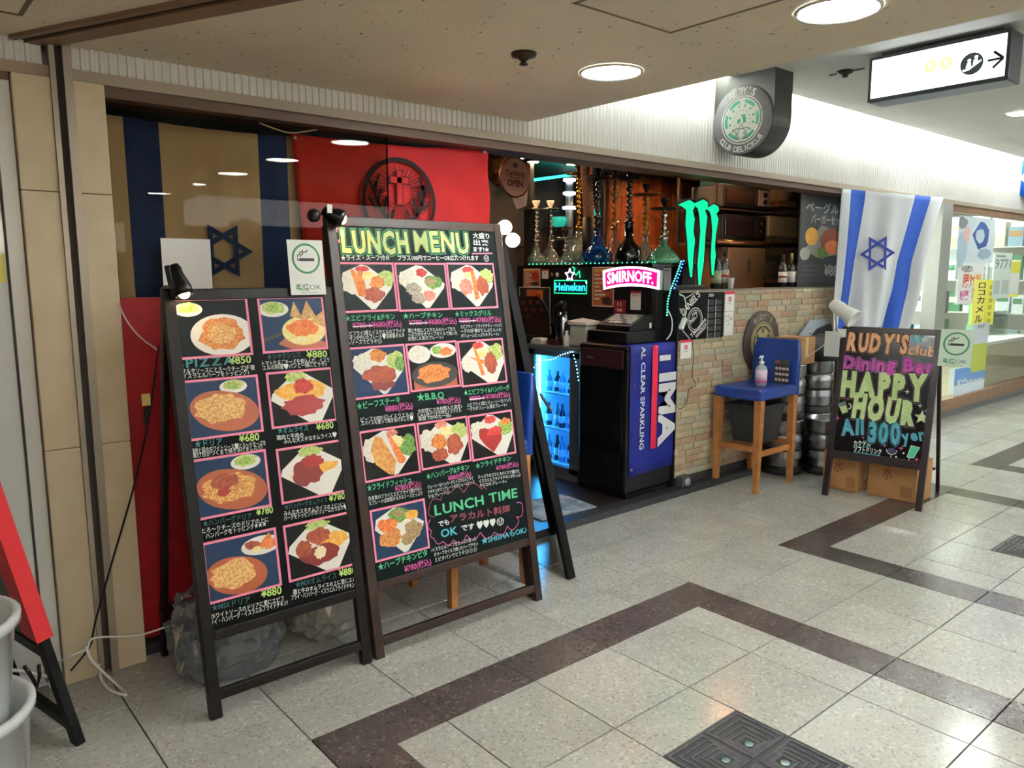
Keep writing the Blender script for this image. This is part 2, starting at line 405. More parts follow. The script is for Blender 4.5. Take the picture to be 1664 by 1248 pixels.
# ================================================================== CEILINGS AND FAR WALLS
LOWC = mat('#cdb791', .75, noise=(260, '#8d7a5e', .04), world=True)
def speckled(col, spot, scale, thr):
    m = bpy.data.materials.new('speckled_board'); m.use_nodes = True; nt = m.node_tree; b = nt.nodes['Principled BSDF']
    g = nt.nodes.new('ShaderNodeNewGeometry'); mp = nt.nodes.new('ShaderNodeMapping'); mp.inputs['Scale'].default_value = (1, .45, 1)
    n = nt.nodes.new('ShaderNodeTexNoise'); n.inputs['Scale'].default_value = scale; n.inputs['Detail'].default_value = 1
    n2 = nt.nodes.new('ShaderNodeTexNoise'); n2.inputs['Scale'].default_value = 2.2; n2.inputs['Detail'].default_value = 4
    nt.links.new(g.outputs['Position'], mp.inputs[0]); nt.links.new(mp.outputs[0], n.inputs['Vector']); nt.links.new(g.outputs['Position'], n2.inputs['Vector'])
    r = nt.nodes.new('ShaderNodeMapRange'); r.inputs[1].default_value = thr; r.inputs[2].default_value = thr+.03; nt.links.new(n.outputs['Fac'], r.inputs[0])
    mx = nt.nodes.new('ShaderNodeMixRGB'); nt.links.new(r.outputs[0], mx.inputs[0]); mx.inputs[1].default_value = (*lin(col), 1); mx.inputs[2].default_value = (*lin(spot), 1)
    m2 = nt.nodes.new('ShaderNodeMixRGB'); m2.blend_type = 'MULTIPLY'; m2.inputs[0].default_value = .25
    nt.links.new(mx.outputs[0], m2.inputs[1]); nt.links.new(n2.outputs['Fac'], m2.inputs[2]); nt.links.new(m2.outputs[0], b.inputs['Base Color'])
    b.inputs['Roughness'].default_value = .7; return m
LOWC = speckled('#efdfc2', '#80705a', 62, .73); HIGHC = speckled('#e2e2dc', '#bcbab0', 50, .75)
BROWN = mat('#7d5f49', .45); DKBROWN = mat('#4a3427', .5); SLOT = mat('#1d120d', .7)
ceiling = MB().box(-3.6, -3.6, 2.28, 2.75, 3.3, 2.73, LOWC).build('ceiling', kind='structure')
MB().box(2.75, -3.6, 2.73, 16, 3.0, 2.742, HIGHC).build('ceiling_upper', kind='structure')
mb = MB()
for u0, v0, u1, v1 in ((1.676, .2, 1.688, 1.70), (2.112, .2, 2.124, 1.70), (1.676, 1.69, 2.124, 1.70)): mb.box(u0, v0, 2.2785, u1, v1, 2.281, mat('#7c6a4f', .6))
mb.build('hatch_frame', ceiling)
mb = MB(); m_ = mat('#6e553f', .6)
mb.box(.456, 1.2, 2.2785, .470, 2.852, 2.281, m_).box(-.8, 2.838, 2.2785, .456, 2.852, 2.281, m_); mb.build('panel_joint', ceiling)
a = Vector((.545, 3.13, 2.279)); d = Vector((.42, -.9, 0)).normalized(); x_ = Vector((d.y, -d.x, 0))
mb = MB()
for off, wd, m_, dz in ((.0, .075, BROWN, .012), (-.052, .028, SLOT, .004), (-.078, .022, BROWN, .012)):
    p = a - x_*off; mb.bar(p, p+d*4.5, wd, dz*2, m_)
mb.build('shutter_track', ceiling)
# cove: upper wall band over the ribbed fascia, lit by tubes hidden above the ceiling edge
MB().box(2.75, 3.115, 2.69, 16, 3.16, 3.0, mat('#eceae2', .6)).box(2.75, 2.75, 2.96, 16, 3.115, 3.0, WHITE).box(2.75, 2.72, 2.742, 16, 2.75, 3.0, WHITE).box(2.70, 2.72, 2.731, 2.75, 3.16, 3.0, WHITE).build('wall_cove', kind='structure')
for k in range(9):
    x = 2.82+k*1.26
    t = thing('cove_tube', 'white fluorescent tube hidden in the cove above the ribbed fascia', 'light', (x+.6, 2.98, 2.742), 'tubes in the light cove')
    MB().cyl((x, 2.985, 2.815), (x+1.2, 2.985, 2.815), .016, glow('#f3f9f8', COVE), n=10).build('tube', t)
    MB().box(x, 2.93, 2.7425, x+1.2, 2.965, 2.83, WHITE).build('batten', t)
WALLC = mat('#d5d0c4', .7)
MB().box(-3.6, -3.7, 0, 16, -3.6, 2.8, WALLC).build('wall_opposite', kind='structure')
MB().box(-3.7, -3.6, 0, -3.6, 3.3, 2.8, WALLC).build('wall_left', kind='structure')
MB().box(16, -3.6, 0, 16.1, 7, 3.0, WALLC).build('wall_right', kind='structure')

# unseen lightboxes added across the passage to fill the ceiling and boards
for x0, x1, z0, z1, lb in ((-3.2, -.9, 1.72, 2.14, 'leftmost'), (-.6, 2.5, 1.72, 2.14, 'second'), (3.1, 6.2, 2.05, 2.5, 'third'), (6.6, 9.8, 2.05, 2.5, 'fourth'), (10.2, 13.4, 2.05, 2.5, 'rightmost')):
    t = thing('added_fill_box', 'unseen long white fill light box added across the passage, %s of five' % lb, 'sign', ((x0+x1)/2, -3.5, z0), 'added fill lightboxes across the passage')
    MB().box(x0, -3.599, z0, x1, -3.44, z1, mat('#77736a', .5), .006).build('case', t); MB().box(x0+.04, -3.4405, z0+.04, x1-.04, -3.436, z1-.04, glow('#fff0dc' if x1 < 3 else '#f4f7f6', FILL_BOX)).build('lit_face', t)
# ceiling downlights
def downlight(x, y, z, r, label):
    t = thing('downlight', label, 'light', (x, y, z-.012), 'recessed round downlights')
    mb = MB(); n = 40; vs = []; fs = []
    for k in range(n):
        c, s_ = math.cos(2*PI*k/n), math.sin(2*PI*k/n)
        vs += [(x+c*r*1.12, y+s_*r*1.12, z-.0005), (x+c*r*1.08, y+s_*r*1.08, z-.010), (x+c*r, y+s_*r, z-.004)]
    for k in range(n):
        q = (k+1) % n; fs += [(3*k, 3*k+1, 3*q+1, 3*q), (3*k+1, 3*k+2, 3*q+2, 3*q+1)]
    mb.add(vs, fs, mat('#d9d7cf', .4), True); mb.build('trim_ring', t)
    MB().lathe([(0, -.003), (r, -.003)], (x, y, z), glow('#f5f8f5', LAMP), n, smooth=False).build('diffuser', t)
for x, y, z, lb in ((2.336, 2.155, 2.28, 'round downlight in the low ceiling right of the sprinkler'),
                    (2.324, 1.231, 2.28, 'large round downlight cut by the top edge of the picture'),
                    (2.33, .30, 2.28, None), (2.33, -.62, 2.28, None), (2.33, -1.6, 2.28, None), (.1, .1, 2.28, None), (.1, -1.2, 2.28, None),  # the leftmost unseen pair is added to light the menu boards
                    (7.07, 2.18, 2.73, 'round downlight in the upper ceiling at the right edge'),
                    (9.4, 2.18, 2.73, None), (11.8, 2.18, 2.73, None), (4.7, .6, 2.73, None), (7.07, .6, 2.73, None), (9.4, .6, 2.73, None), (4.7, -1., 2.73, None), (7.07, -1., 2.73, None)):
    downlight(x, y, z, .112, lb or 'round ceiling downlight outside the picture along the passage')
t = thing('sprinkler', 'dark brown sprinkler head on the low ceiling', 'sprinkler', (1.905, 2.18, 2.235))
MB().lathe([(.046, 2.279), (.044, 2.268), (.020, 2.262), (.016, 2.255)], (1.905, 2.18, 0), mat('#3a2a1d', .4, .5), 20).build('escutcheon', t)
MB().cyl((1.905, 2.18, 2.257), (1.905, 2.18, 2.243), .011, mat('#2a1e15', .4, .6)).lathe([(.017, 2.243), (.017, 2.240), (.004, 2.236)], (1.905, 2.18, 0), mat('#2a1e15', .4, .6), 14).build('head', t)
p = PZ(1376, 116, 2.73); t = thing('ceiling_sensor', 'small dark sensor bracket on the upper ceiling beside the round sign', 'sensor', (p.x, p.y, 2.69))
MB().box(p.x-.01, p.y-.11, 2.722, p.x+.01, p.y+.11, 2.7295, mat('#55524a', .5), .002).build('bracket', t)
MB().lathe([(.05, 2.7295), (.045, 2.715), (.02, 2.705), (.018, 2.692), (0, 2.690)], (p.x-.02, p.y, 0), mat('#26241f', .4), 16).build('sensor_head', t)

# ================================================================== FACADE
def ribs(x0, x1, z0, z1, y, m, per=.03, amp=.007):
    mb = MB(); n = int((x1-x0)/per); vs = []; fs = []
    prof = ((0, 0), (.10, -amp), (.50, -amp), (.60, 0))
    pts = [(x0+(k+u)*per, y+v) for k in range(n) for u, v in prof] + [(x0+n*per, y), (x1, y)]
    for a_, b_ in pts: vs += [(a_, b_, z0), (a_, b_, z1)]
    fs = [(2*k, 2*k+2, 2*k+3, 2*k+1) for k in range(len(pts)-1)]
    mb.add(vs, fs, m); mb.box(x0, y+.001, z0, x1, y+.06, z1, m); return mb
FAS = speckled('#e4e3dc', '#b9b4a8', 70, .76)
ribs(.645, 2.75, 2.205, 2.2795, 3.12, FAS).build('trim_1', kind='structure')
ribs(2.75, 12, 2.205, 2.69, 3.12, FAS).build('trim_2', kind='structure')
ribs(-1.2, .56, 2.205, 2.2795, 3.12, FAS).build('trim_3', kind='structure')
MB().box(-1.2, 3.108, 2.166, .578, 3.3, 2.2045, mat('#a08a74', .5)).box(.64, 3.108, 2.166, 12, 3.3, 2.2045, mat('#a39684', .45)).build('trim_4', kind='structure')
MB().box(.74, 3.13, 2.128, 8.06, 3.3, 2.1655, mat('#5b412f', .5)).build('trim_5', kind='structure')
# stone pillar with the metal shutter guide
col_ = thing('wall_pillar', None, None, (.6, 3.15, 0), kind='structure')
STONE = mat('#d6c6aa', .6, noise=(9, '#cab897', .25), bump=(60, .08), world=True)
zj = (0, PY(130, 726, 3.1).z, PY(130, 314, 3.1).z, 2.165)
for x0, x1 in ((.462, .575), (.642, .742)):
    for z0, z1 in zip(zj, zj[1:]): MB().box(x0, 3.095, z0+.001, x1, 3.30, z1-.001, STONE, .003).build('stone_panel', col_)
ALU = mat('#9d9488', .4, .6)
MB().box(.575, 3.085, 0, .592, 3.2, 2.28, ALU).box(.616, 3.085, 0, .642, 3.2, 2.28, ALU).box(.592, 3.13, 0, .616, 3.2, 2.28, mat('#3c322b', .6)).build('shutter_guide', col_)
# neighbour's white door at the far left
MB().box(-1.2, 3.14, .02, .405, 3.17, 2.14, mat('#dfe3e0', .12, coat=.4)).box(.412, 3.12, .0, .458, 3.2, 2.14, mat('#d8d8d2', .25)).box(-1.2, 3.12, 2.14, .458, 3.2, 2.166, mat('#6b4a37', .5)).box(-1.2, 3.18, 0, .458, 3.3, 2.166, mat('#8f8d88', .5)).build('door_1', kind='structure')
f = Fr((0, 3.139, 0), (1, 0, 0), (0, 0, 1)); mb = MB(); u0, v0 = f.px(-30, 460); u1, v1 = f.px(7, 413)
f.box(mb, u0, v0, u1, v1, .0, .001, mat('#e9dc7a', .6)); mb.build('notice', label='small yellow notice stuck on the white door', cat='notice')
# threshold kerb, shop floor
MB().box(.74, 3.145, -.01, 6.4, 3.235, .045, mat('#1b1c20', .35, noise=(15, '#2c2d33'))).build('trim_6', kind='structure')
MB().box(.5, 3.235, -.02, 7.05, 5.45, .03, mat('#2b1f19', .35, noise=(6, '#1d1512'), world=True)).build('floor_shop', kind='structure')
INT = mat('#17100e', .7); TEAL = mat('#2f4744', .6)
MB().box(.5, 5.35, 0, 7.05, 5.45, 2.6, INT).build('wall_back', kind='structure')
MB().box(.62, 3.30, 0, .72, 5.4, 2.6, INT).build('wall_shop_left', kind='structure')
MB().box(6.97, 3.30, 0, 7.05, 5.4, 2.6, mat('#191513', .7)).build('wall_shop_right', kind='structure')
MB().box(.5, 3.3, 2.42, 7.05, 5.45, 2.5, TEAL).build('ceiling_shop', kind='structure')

# ================================================================== MENU BOARDS
C_W = mat('#dfe0dc', .8); C_GRN = mat('#4fae7c', .8); C_LIME = mat('#b8d878', .8); C_PINK = mat('#c2508f', .8); C_TEAL = mat('#3d7f83', .8)
C_DT = mat('#2f5a5c', .8); C_RED = mat('#8c3f4c', .8); C_CYAN = mat('#53aec0', .8); TAPE = mat('#e87f9c', .55)
F_WOOD1 = mat('#0d0909', .42, noise=(20, '#130d0c'), spec=.18); F_WOOD2 = mat('#2f1e19', .4, noise=(20, '#241612'), spec=.3)
SLATE = mat('#060708', .45, spec=.08); SLATE2 = mat('#081112', .42, spec=.10)
def food(a, b, s=90, k=.1): return mat(a, .6, noise=(s, b, k))
FD = dict(plate=mat('#e6e2da', .5), bgb=mat('#0b1013', .5, spec=.15), bgn=mat('#172a46', .5, spec=.2), bgd=mat('#0b0908', .5, spec=.15), rice=food('#efe9dc', '#d9d0bf', 120),
          red=food('#a81f22', '#c94438', 80), green=food('#6f9a34', '#a9c268', 110), lett=food('#8fb04a', '#cfd08a', 120), dgreen=food('#3e6f2c', '#7fa34a', 120), meat=food('#7e2f1c', '#a34a28', 70),
          fry=food('#b3561f', '#d18a3c', 90), ebi=food('#c45a24', '#dd8a3f', 80), egg=food('#e8cf78', '#f2e5b0', 60), omu=food('#dd9a35', '#ecb85c', 60),
          sauce=mat('#8e1512', .4), brown=mat('#6d1a12', .4), grat=food('#c98a45', '#e5be80', 140, .06), grat2=food('#b5722f', '#e0b06a', 150, .06), clay=mat('#a24f2c', .4), pan=mat('#2b241f', .5),
          pizza=food('#b9622a', '#dd9c55', 130, .08), chip=food('#b98a4c', '#d8b074', 120), orange=food('#d2602a', '#e68d4a', 90), cream=mat('#f0e3bb', .5), herb=food('#8a6a44', '#b39a6c', 130),
          mush=food('#8e8577', '#b9ab98', 110), fish=food('#c47a35', '#dba55c', 60), pink=food('#c9695a', '#e09a86', 90))
def E(cx, cy, rx, ry, m, rot=0): return ('e', cx, cy, rx, ry, m, rot)
def B(cx, cy, rx, ry, m, sd=1): return ('b', cx, cy, rx, ry, m, sd)
def Pg(m, *p): return ('p', p, m)
DIA = Pg('plate', (.02, .62), (.06, .82), (.40, .99), (.52, .97), (.97, .56), (.94, .46), (.60, .02), (.52, .01))
DIA2 = Pg('plate', (.0, .50), (.03, .62), (.42, 1.0), (.56, .98), (1.0, .62), (1.0, .45), (.78, .0), (.62, -.05))
def salad(x, y, r=.2): return [E(x, y, r, r*.62, 'plate'), B(x, y+.03, r*.8, r*.5, 'lett', 3), B(x-.02, y+.02, r*.45, r*.3, 'green', 5)]
DISH = {
 'pizza': ['bgb', E(.62, .36, .47, .38, 'plate'), *salad(.16, .84, .20), B(.60, .37, .33, .31, 'pizza', 2), B(.6, .38, .22, .2, 'grat', 6)],
 'shak': ['bgn', *salad(.2, .8, .24), Pg('clay', (.22, .12), (.5, .4), (1, .1), (1, 0), (.6, -.1)), Pg('pan', (.0, .24), (.3, .36), (.3, .30), (.0, .16)), E(.66, .36, .36, .29, 'egg'), B(.64, .42, .27, .19, 'orange', 3), Pg('chip', (.45, .65), (.53, .95), (.66, .58)), Pg('chip', (.6, .55), (.74, .96), (.88, .62)), Pg('chip', (.78, .55), (1, .74), (1, .4))],
 'doria': ['bgn', *salad(.66, .86, .2), E(.52, .42, .49, .36, 'clay', -.35), E(.45, .47, .44, .33, 'clay', -.35), B(.45, .48, .39, .28, 'grat', 4)],
 'doriaH': ['bgn', *salad(.72, .86, .22), E(.50, .40, .51, .36, 'clay', -.35), E(.44, .45, .46, .33, 'clay', -.35), B(.45, .44, .41, .28, 'grat2', 4), B(.4, .58, .22, .14, 'meat', 7), B(.36, .38, .1, .08, 'sauce', 3)],
 'doriaM': ['bgn', E(.8, .78, .30, .17, 'plate'), B(.66, .82, .12, .08, 'meat', 2), Pg('ebi', (.72, .74), (.92, .98), (.96, .9), (.8, .7)), B(.92, .78, .12, .1, 'orange', 4), B(.72, .72, .07, .06, 'egg', 5), E(.42, .34, .43, .33, 'clay', -.35), E(.37, .38, .40, .3, 'clay', -.35), B(.36, .39, .35, .26, 'grat', 8)],
 'omu': ['bgd', DIA2, B(.42, .92, .17, .12, 'lett', 3), B(.5, .62, .42, .22, 'omu', 2), B(.52, .34, .36, .2, 'sauce', 4), B(.52, .72, .17, .16, 'red', 6)],
 'omuH': ['bgd', DIA2, B(.5, .9, .2, .12, 'lett', 3), Pg('omu', (.15, .45), (.3, .7), (.95, .62), (.9, .5), (.4, .35)), B(.42, .5, .25, .27, 'brown', 9), B(.52, .7, .18, .14, 'sauce', 6)],
 'omuM': ['bgd', DIA2, B(.5, .92, .2, .1, 'lett', 3), B(.75, .58, .25, .16, 'omu', 4), B(.5, .34, .33, .2, 'brown', 2), B(.5, .7, .2, .17, 'meat', 6), B(.25, .52, .13, .17, 'meat', 8), B(.5, .38, .1, .13, 'cream', 5)],
 'ebi': ['bgb', DIA, B(.2, .58, .19, .26, 'rice', 2), B(.42, .9, .13, .07, 'red', 3), B(.86, .7, .16, .2, 'lett', 4), Pg('ebi', (.2, .9), (.26, .88), (.45, .5), (.38, .3), (.3, .32)), Pg('ebi', (.33, .86), (.42, .86), (.46, .4), (.38, .28), (.3, .4)), B(.52, .74, .13, .11, 'egg', 5), B(.68, .60, .15, .15, 'fry', 6), B(.6, .33, .2, .18, 'meat', 7)],
 'herb': ['bgb', DIA, B(.2, .68, .19, .2, 'rice', 2), B(.5, .82, .12, .1, 'red', 3), B(.72, .6, .2, .16, 'dgreen', 4), B(.66, .62, .13, .09, 'herb', 9), B(.3, .45, .16, .16, 'mush', 5), B(.38, .25, .15, .14, 'mush', 6), B(.62, .30, .13, .13, 'pink', 7)],
 'mix': ['bgb', DIA, B(.2, .6, .19, .25, 'rice', 2), B(.42, .88, .13, .08, 'red', 3), B(.84, .72, .16, .19, 'lett', 4), B(.45, .76, .12, .09, 'egg', 5), B(.35, .48, .15, .2, 'pink', 6), Pg('ebi', (.48, .84), (.56, .84), (.62, .2), (.52, .16)), B(.72, .5, .14, .24, 'meat', 7)],
 'steak': ['bgn', DIA, B(.2, .72, .2, .18, 'rice', 2), B(.5, .84, .16, .14, 'fry', 3), B(.82, .7, .18, .2, 'lett', 4), B(.9, .62, .1, .16, 'dgreen', 5), B(.52, .24, .24, .16, 'brown', 6), B(.5, .44, .34, .2, 'meat', 7)],
 'bbq': ['bgd', E(.22, .78, .23, .2, 'plate'), E(.2, .82, .18, .17, 'rice'), E(.72, .83, .28, .17, 'plate'), B(.6, .85, .12, .09, 'green', 3), B(.78, .8, .14, .1, 'orange', 4), Pg('clay', (.05, .0), (.05, .2), (.95, .2), (.95, .0)), E(.5, .3, .48, .29, 'pan'), B(.48, .32, .36, .21, 'orange', 5), B(.48, .32, .24, .13, 'fry', 8)],
 'ebiH': ['bgd', DIA2, B(.12, .48, .12, .2, 'rice', 2), B(.42, .9, .13, .09, 'red', 3), B(.82, .72, .19, .2, 'lett', 4), B(.48, .72, .13, .12, 'egg', 5), Pg('ebi', (.12, .7), (.17, .66), (.6, .52), (.55, .42), (.4, .5)), Pg('ebi', (.3, .9), (.36, .86), (.52, .2), (.43, .18)), B(.68, .48, .15, .27, 'meat', 7)],
 'fish': ['bgd', DIA, B(.14, .62, .16, .26, 'rice', 2), B(.56, .92, .12, .08, 'pink', 3), B(.82, .6, .18, .24, 'dgreen', 4), B(.64, .72, .14, .13, 'egg', 5), Pg('orange', (.46, .88), (.53, .86), (.78, .3), (.70, .22), (.62, .26)), Pg('fish', (.14, .62), (.24, .9), (.36, .85), (.58, .3), (.52, .02), (.42, .05), (.2, .3))],
 'hamC': ['bgd', DIA2, B(.15, .62, .18, .26, 'rice', 2), B(.46, .92, .14, .08, 'pink', 3), B(.84, .72, .18, .2, 'lett', 4), B(.54, .76, .15, .12, 'egg', 5), B(.38, .55, .18, .18, 'fry', 6), B(.36, .24, .18, .16, 'meat', 7), B(.7, .42, .18, .26, 'meat', 8)],
 'chick': ['bgd', DIA2, B(.16, .7, .17, .2, 'rice', 2), B(.48, .88, .15, .1, 'red', 3), B(.84, .66, .18, .22, 'green', 4), B(.84, .78, .12, .09, 'orange', 9), B(.32, .55, .16, .16, 'sauce', 5), B(.56, .55, .18, .17, 'red', 6), Pg('sauce', (.17, .5), (.73, .5), (.7, .35), (.48, .08), (.3, .28))],
 'pita': ['bgn', DIA, B(.5, .82, .22, .16, 'dgreen', 3), B(.5, .86, .12, .08, 'herb', 4), B(.75, .76, .13, .1, 'omu', 5), B(.26, .66, .2, .15, 'orange', 6), B(.3, .38, .22, .19, 'pizza', 7), B(.74, .46, .18, .2, 'herb', 8), B(.62, .28, .14, .13, 'herb', 9)],
}
def card(fr, parent, quad, kind, name='photo_card', w=.0025):
    """a pink-framed dish photo: quad = photo corners TL, TR, BR, BL"""
    q = [fr.px(*c, w) for c in quad]; u0 = (q[0][0]+q[3][0])/2; u1 = (q[1][0]+q[2][0])/2; v1 = (q[0][1]+q[1][1])/2; v0 = (q[2][1]+q[3][1])/2
    mb = MB(); fr.box(mb, u0, v0, u1, v1, .0005, w, TAPE)
    cd_ = mb.build(name, parent)
    b = .0085; x0, y0, x1, y1 = u0+b, v0+b, u1-b, v1-b
    mb = MB(); ops = DISH[kind]; k = w+.0004
    fr.rect(mb, x0, y0, x1, y1, k, FD[ops[0]])
    for op in ops[1:]:
        k += .00012; pts = []
        if op[0] == 'p': pts = list(op[1]); m = FD[op[2]]
        else:
            _, cx, cy, rx, ry, mn, ex = op; m = FD[mn]
            if op[0] == 'e': c, s_ = math.cos(ex), math.sin(ex); pts = [(cx+rx*math.cos(t)*c-ry*math.sin(t)*s_, cy+rx*math.cos(t)*s_+ry*math.sin(t)*c) for t in (2*PI*i/28 for i in range(28))]
            else:
                rn = random.Random(ex*31+int(cx*100)); pts = [(cx+rx*g*math.cos(t), cy+ry*g*math.sin(t)) for t, g in ((2*PI*i/22, rn.uniform(.8, 1.1)) for i in range(22))]
        pts = clip01(pts)
        if len(pts) > 2: fr.poly(mb, [(x0+(x1-x0)*a, y0+(y1-y0)*b_) for a, b_ in pts], k, m)
    mb.build('dish_print', cd_)
def aframe(t, fr, W, H, pw, m, v_mid, v_bot, panel, rear, th=.028):
    """front frame, writing panel and rear frame of an A-board; rear = foot y offset and height of hinge"""
    for u in (0, W-pw): mb = MB(); fr.box(mb, u, 0, u+pw, H, -th, .005, m, .003); mb.build('post', t)
    for nm, a, b in (('top_rail', H-pw, H), ('middle_rail', v_mid-.035, v_mid), ('bottom_rail', v_bot, v_bot+.035)):
        mb = MB(); fr.box(mb, pw, a, W-pw, b, -th+.004, .0045, m, .003); mb.build(nm, t)
    mb = MB(); fr.box(mb, pw, v_mid, W-pw, H-pw, -.016, .0, panel); pn = mb.build('writing_panel', t)
    top = H-.03
    for u in (.02, W-.02):
        p = fr.at(u, top, -th-.014); q = Vector((fr.O.x, fr.O.y, 0))+fr.ux*u+Vector((fr.n.x, fr.n.y, 0)).normalized()*(-rear)
        MB().bar(p, q+Vector((0, 0, .001)), .035, .022, m, up=fr.ux, bev=.003).build('rear_leg', t)
    p = fr.at(.02, top, -th-.014); q = Vector((fr.O.x, fr.O.y, 0))-Vector((fr.n.x, fr.n.y, 0)).normalized()*rear
    a = p.lerp(q, .85)+fr.ux*0; MB().bar(a, a+fr.ux*(W-.04), .03, .02, m, bev=.002).build('rear_rail', t)
    return pn
def cc(ox, oy, k): return lambda x, y: (ox+k*x, oy+k*y)
k1 = cc(250, 430, .2564); k2 = cc(290, 720, .2485); k3 = cc(530, 340, .2083); k4 = cc(550, 540, .2083); k5 = cc(570, 740, .2083)
# ---- left board
B1 = Fr((.79, 2.518, 0), (1, 0, 0), (0, .234, 1.452))
t1 = thing('menu_board', 'black wooden A-board with eight dish photos, PIZZA at its top left', 'menu board', (1.1, 2.7, 0), 'chalk menu boards')
pn1 = aframe(t1, B1, .622, 1.4707, .040, F_WOOD1, .298, .06, SLATE, .59)
for kd, q in (('pizza', ((280.8, 485), (401, 483), (412, 576.7), (291, 585))), ('shak', ((416.7, 482.6), (524, 481), (534.6, 567), (428, 575))),
              ('doria', ((295.6, 618.5), (418.7, 608.7), (428.7, 701.8), (307.7, 717))), ('omu', ((431.5, 605), (538.5, 596.7), (548.7, 684), (442, 696.7))),
              ('doriaH', ((310.4, 747.8), (431.6, 729.4), (442, 822.4), (322, 846.7))), ('omuH', ((447, 728.7), (554.7, 715), (563.4, 798), (459, 820.6))),
              ('doriaM', ((326.8, 882.8), (448.5, 857), (458, 951.6), (338.5, 983))), ('omuM', ((459.5, 854), (566.3, 831.8), (575.8, 918.8), (470, 946.6)))):
    card(B1, t1, q, kd)
mb = MB(); W_ = .0012
B1.fancy(mb, 'PIZZA', B1.px(*k1(205, 652)), .165, .029, W_, C_TEAL, None, None, .03, jit=.03)
for s_, a, b, h, m in (('¥850', k1(475, 632), k1(618, 622), .027, C_LIME), ('★', k1(168, 650), k1(195, 650), .018, C_DT),
    ('サルサソースにとろ〜りチーズ2種類', k1(178, 692), k1(640, 665), .0165, C_W), ('イスラエルハーブをトッピング♪', k1(185, 722), k1(605, 695), .0165, C_W),
    ('★シャクシュカ', k1(720, 602), k1(930, 583), .021, C_DT), ('¥880', k1(968, 592), k1(1100, 585), .027, C_LIME),
    ('トマトたまごチーズを煮込んだ、イスラ', k1(688, 640), k1(1115, 615), .0165, C_W), ('エルの料理♥パンと一緒にどうぞ♪', k1(690, 668), k1(1095, 640), .0165, C_W),
    ('★ドリア', k1(258, 1160), k1(435, 1140), .024, C_TEAL), ('¥680', k1(540, 1125), k1(670, 1112), .027, C_LIME),
    ('鶏肉と和のホワイトソース♥とろ〜りチーズを', k1(235, 1198), k1(710, 1142), .0165, C_W), ('焦げ目がつくまで焼きあげました☺', k1(248, 1225), k1(690, 1167), .0165, C_W),
    ('★オムライス', k1(785, 1070), k1(980, 1050), .022, C_TEAL), ('¥680', k1(1030, 1050), k1(1140, 1035), .027, C_LIME),
    ('鶏肉と牛肉の', k1(780, 1112), k1(950, 1090), .0165, C_W), ('みんな大スキなオムライス♥', k1(825, 1135), k1(1160, 1088), .0165, C_W),
    ('★ハンバーグドリア', k2(160, 547), k2(480, 492), .02, C_DT), ('¥780', k2(510, 475), k2(620, 455), .026, C_LIME),
    ('とろ〜りチーズのドリアの上に', k2(155, 590), k2(590, 512), .0165, C_W), ('ハンバーグをトッピング★★★', k2(180, 624), k2(575, 540), .0165, C_W),
    ('★ハンバーグオムライス', k2(695, 435), k2(975, 385), .018, C_DT), ('¥780', k2(985, 383), k2(1090, 363), .026, C_LIME),
    ('みんな大スキオムライスの上にハン', k2(690, 475), k2(1090, 412), .0165, C_W), ('バーグをトッピング!ボリュームたっぷり♥', k2(690, 508), k2(1105, 428), .0165, C_W),
    ('★MIXドリア', k2(215, 1100), k2(470, 1040), .022, C_DT), ('¥880', k2(540, 1012), k2(675, 985), .03, C_LIME),
    ('ホワイトソースのドリアに更にエビフ', k2(215, 1152), k2(690, 1028), .0165, C_W), ('ライ・ハンバーグ・イスラエルフライドチキン!', k2(210, 1192), k2(715, 1055), .0165, C_W),
    ('★MIXオムライス', k2(765, 945), k2(1035, 882), .022, C_DT), ('¥880', k2(1050, 875), k2(1160, 850), .027, C_LIME),
    ('鶏と牛のオムライスの上に更にエビ', k2(750, 990), k2(1160, 900), .0165, C_W), ('フライ・ハンバーグ・イスラエルフライドチキン!', k2(738, 1027), k2(1155, 940), .0165, C_W)):
    B1.ptext(mb, s_, a, b, h, W_, m, .004 if h < .0175 else .018, .8 if ord(s_[-1]) > 256 else .72)
mb.build('chalk_lettering', pn1, kind='stuff')
# ---- right board
B2 = Fr((1.430, 2.518, 0), (1, 0, 0), (0, .296, 1.728))
t2 = thing('menu_board', 'tall brown wooden A-board headed LUNCH MENU with ten dish photos', 'menu board', (1.86, 2.7, 0), 'chalk menu boards')
pn2 = aframe(t2, B2, .882, 1.753, .040, F_WOOD2, .298, .045, SLATE2, .06)
for kd, q in (('ebi', ((546, 426.5), (639.4, 425.8), (647, 505.6), (556, 508.7))), ('herb', ((640.4, 426.5), (723.7, 427.5), (732, 503.5), (648.7, 506.6))), ('mix', ((724.8, 427.5), (801.8, 426.5), (810, 500.4), (733, 503.5))),
              ('steak', ((564.6, 565.4), (657.3, 558.3), (665.6, 640), (576, 650.4))), ('bbq', ((658.3, 558), (741.6, 553.5), (750, 628.5), (667.7, 637))), ('ebiH', ((742.7, 553.5), (816.6, 549.4), (825, 622), (751, 628.5))),
              ('fish', ((582.3, 701.4), (675, 688), (684, 766), (593.3, 787))), ('hamC', ((677, 687.5), (759.4, 675.4), (765.6, 749.4), (685.4, 765))), ('chick', ((760, 676.4), (831, 665), (839.5, 737), (767.7, 749.4))),
              ('pita', ((599, 830.6), (689.8, 809), (698.7, 890), (611.7, 915)))):
    card(B2, t2, q, kd)
mb = MB(); C_TITLE = mat('#d2d488', .8, noise=(14, '#b4cd8c', .2), world=True)
p, q = B2.px(*k3(125, 332)), B2.px(*k3(645, 325)); B2.fancy(mb, 'LUNCH', p, q[0]-p[0], .088, .0025, C_TITLE, mat('#0e1a12', .8), C_GRN, .042, jit=.05, seed=3)
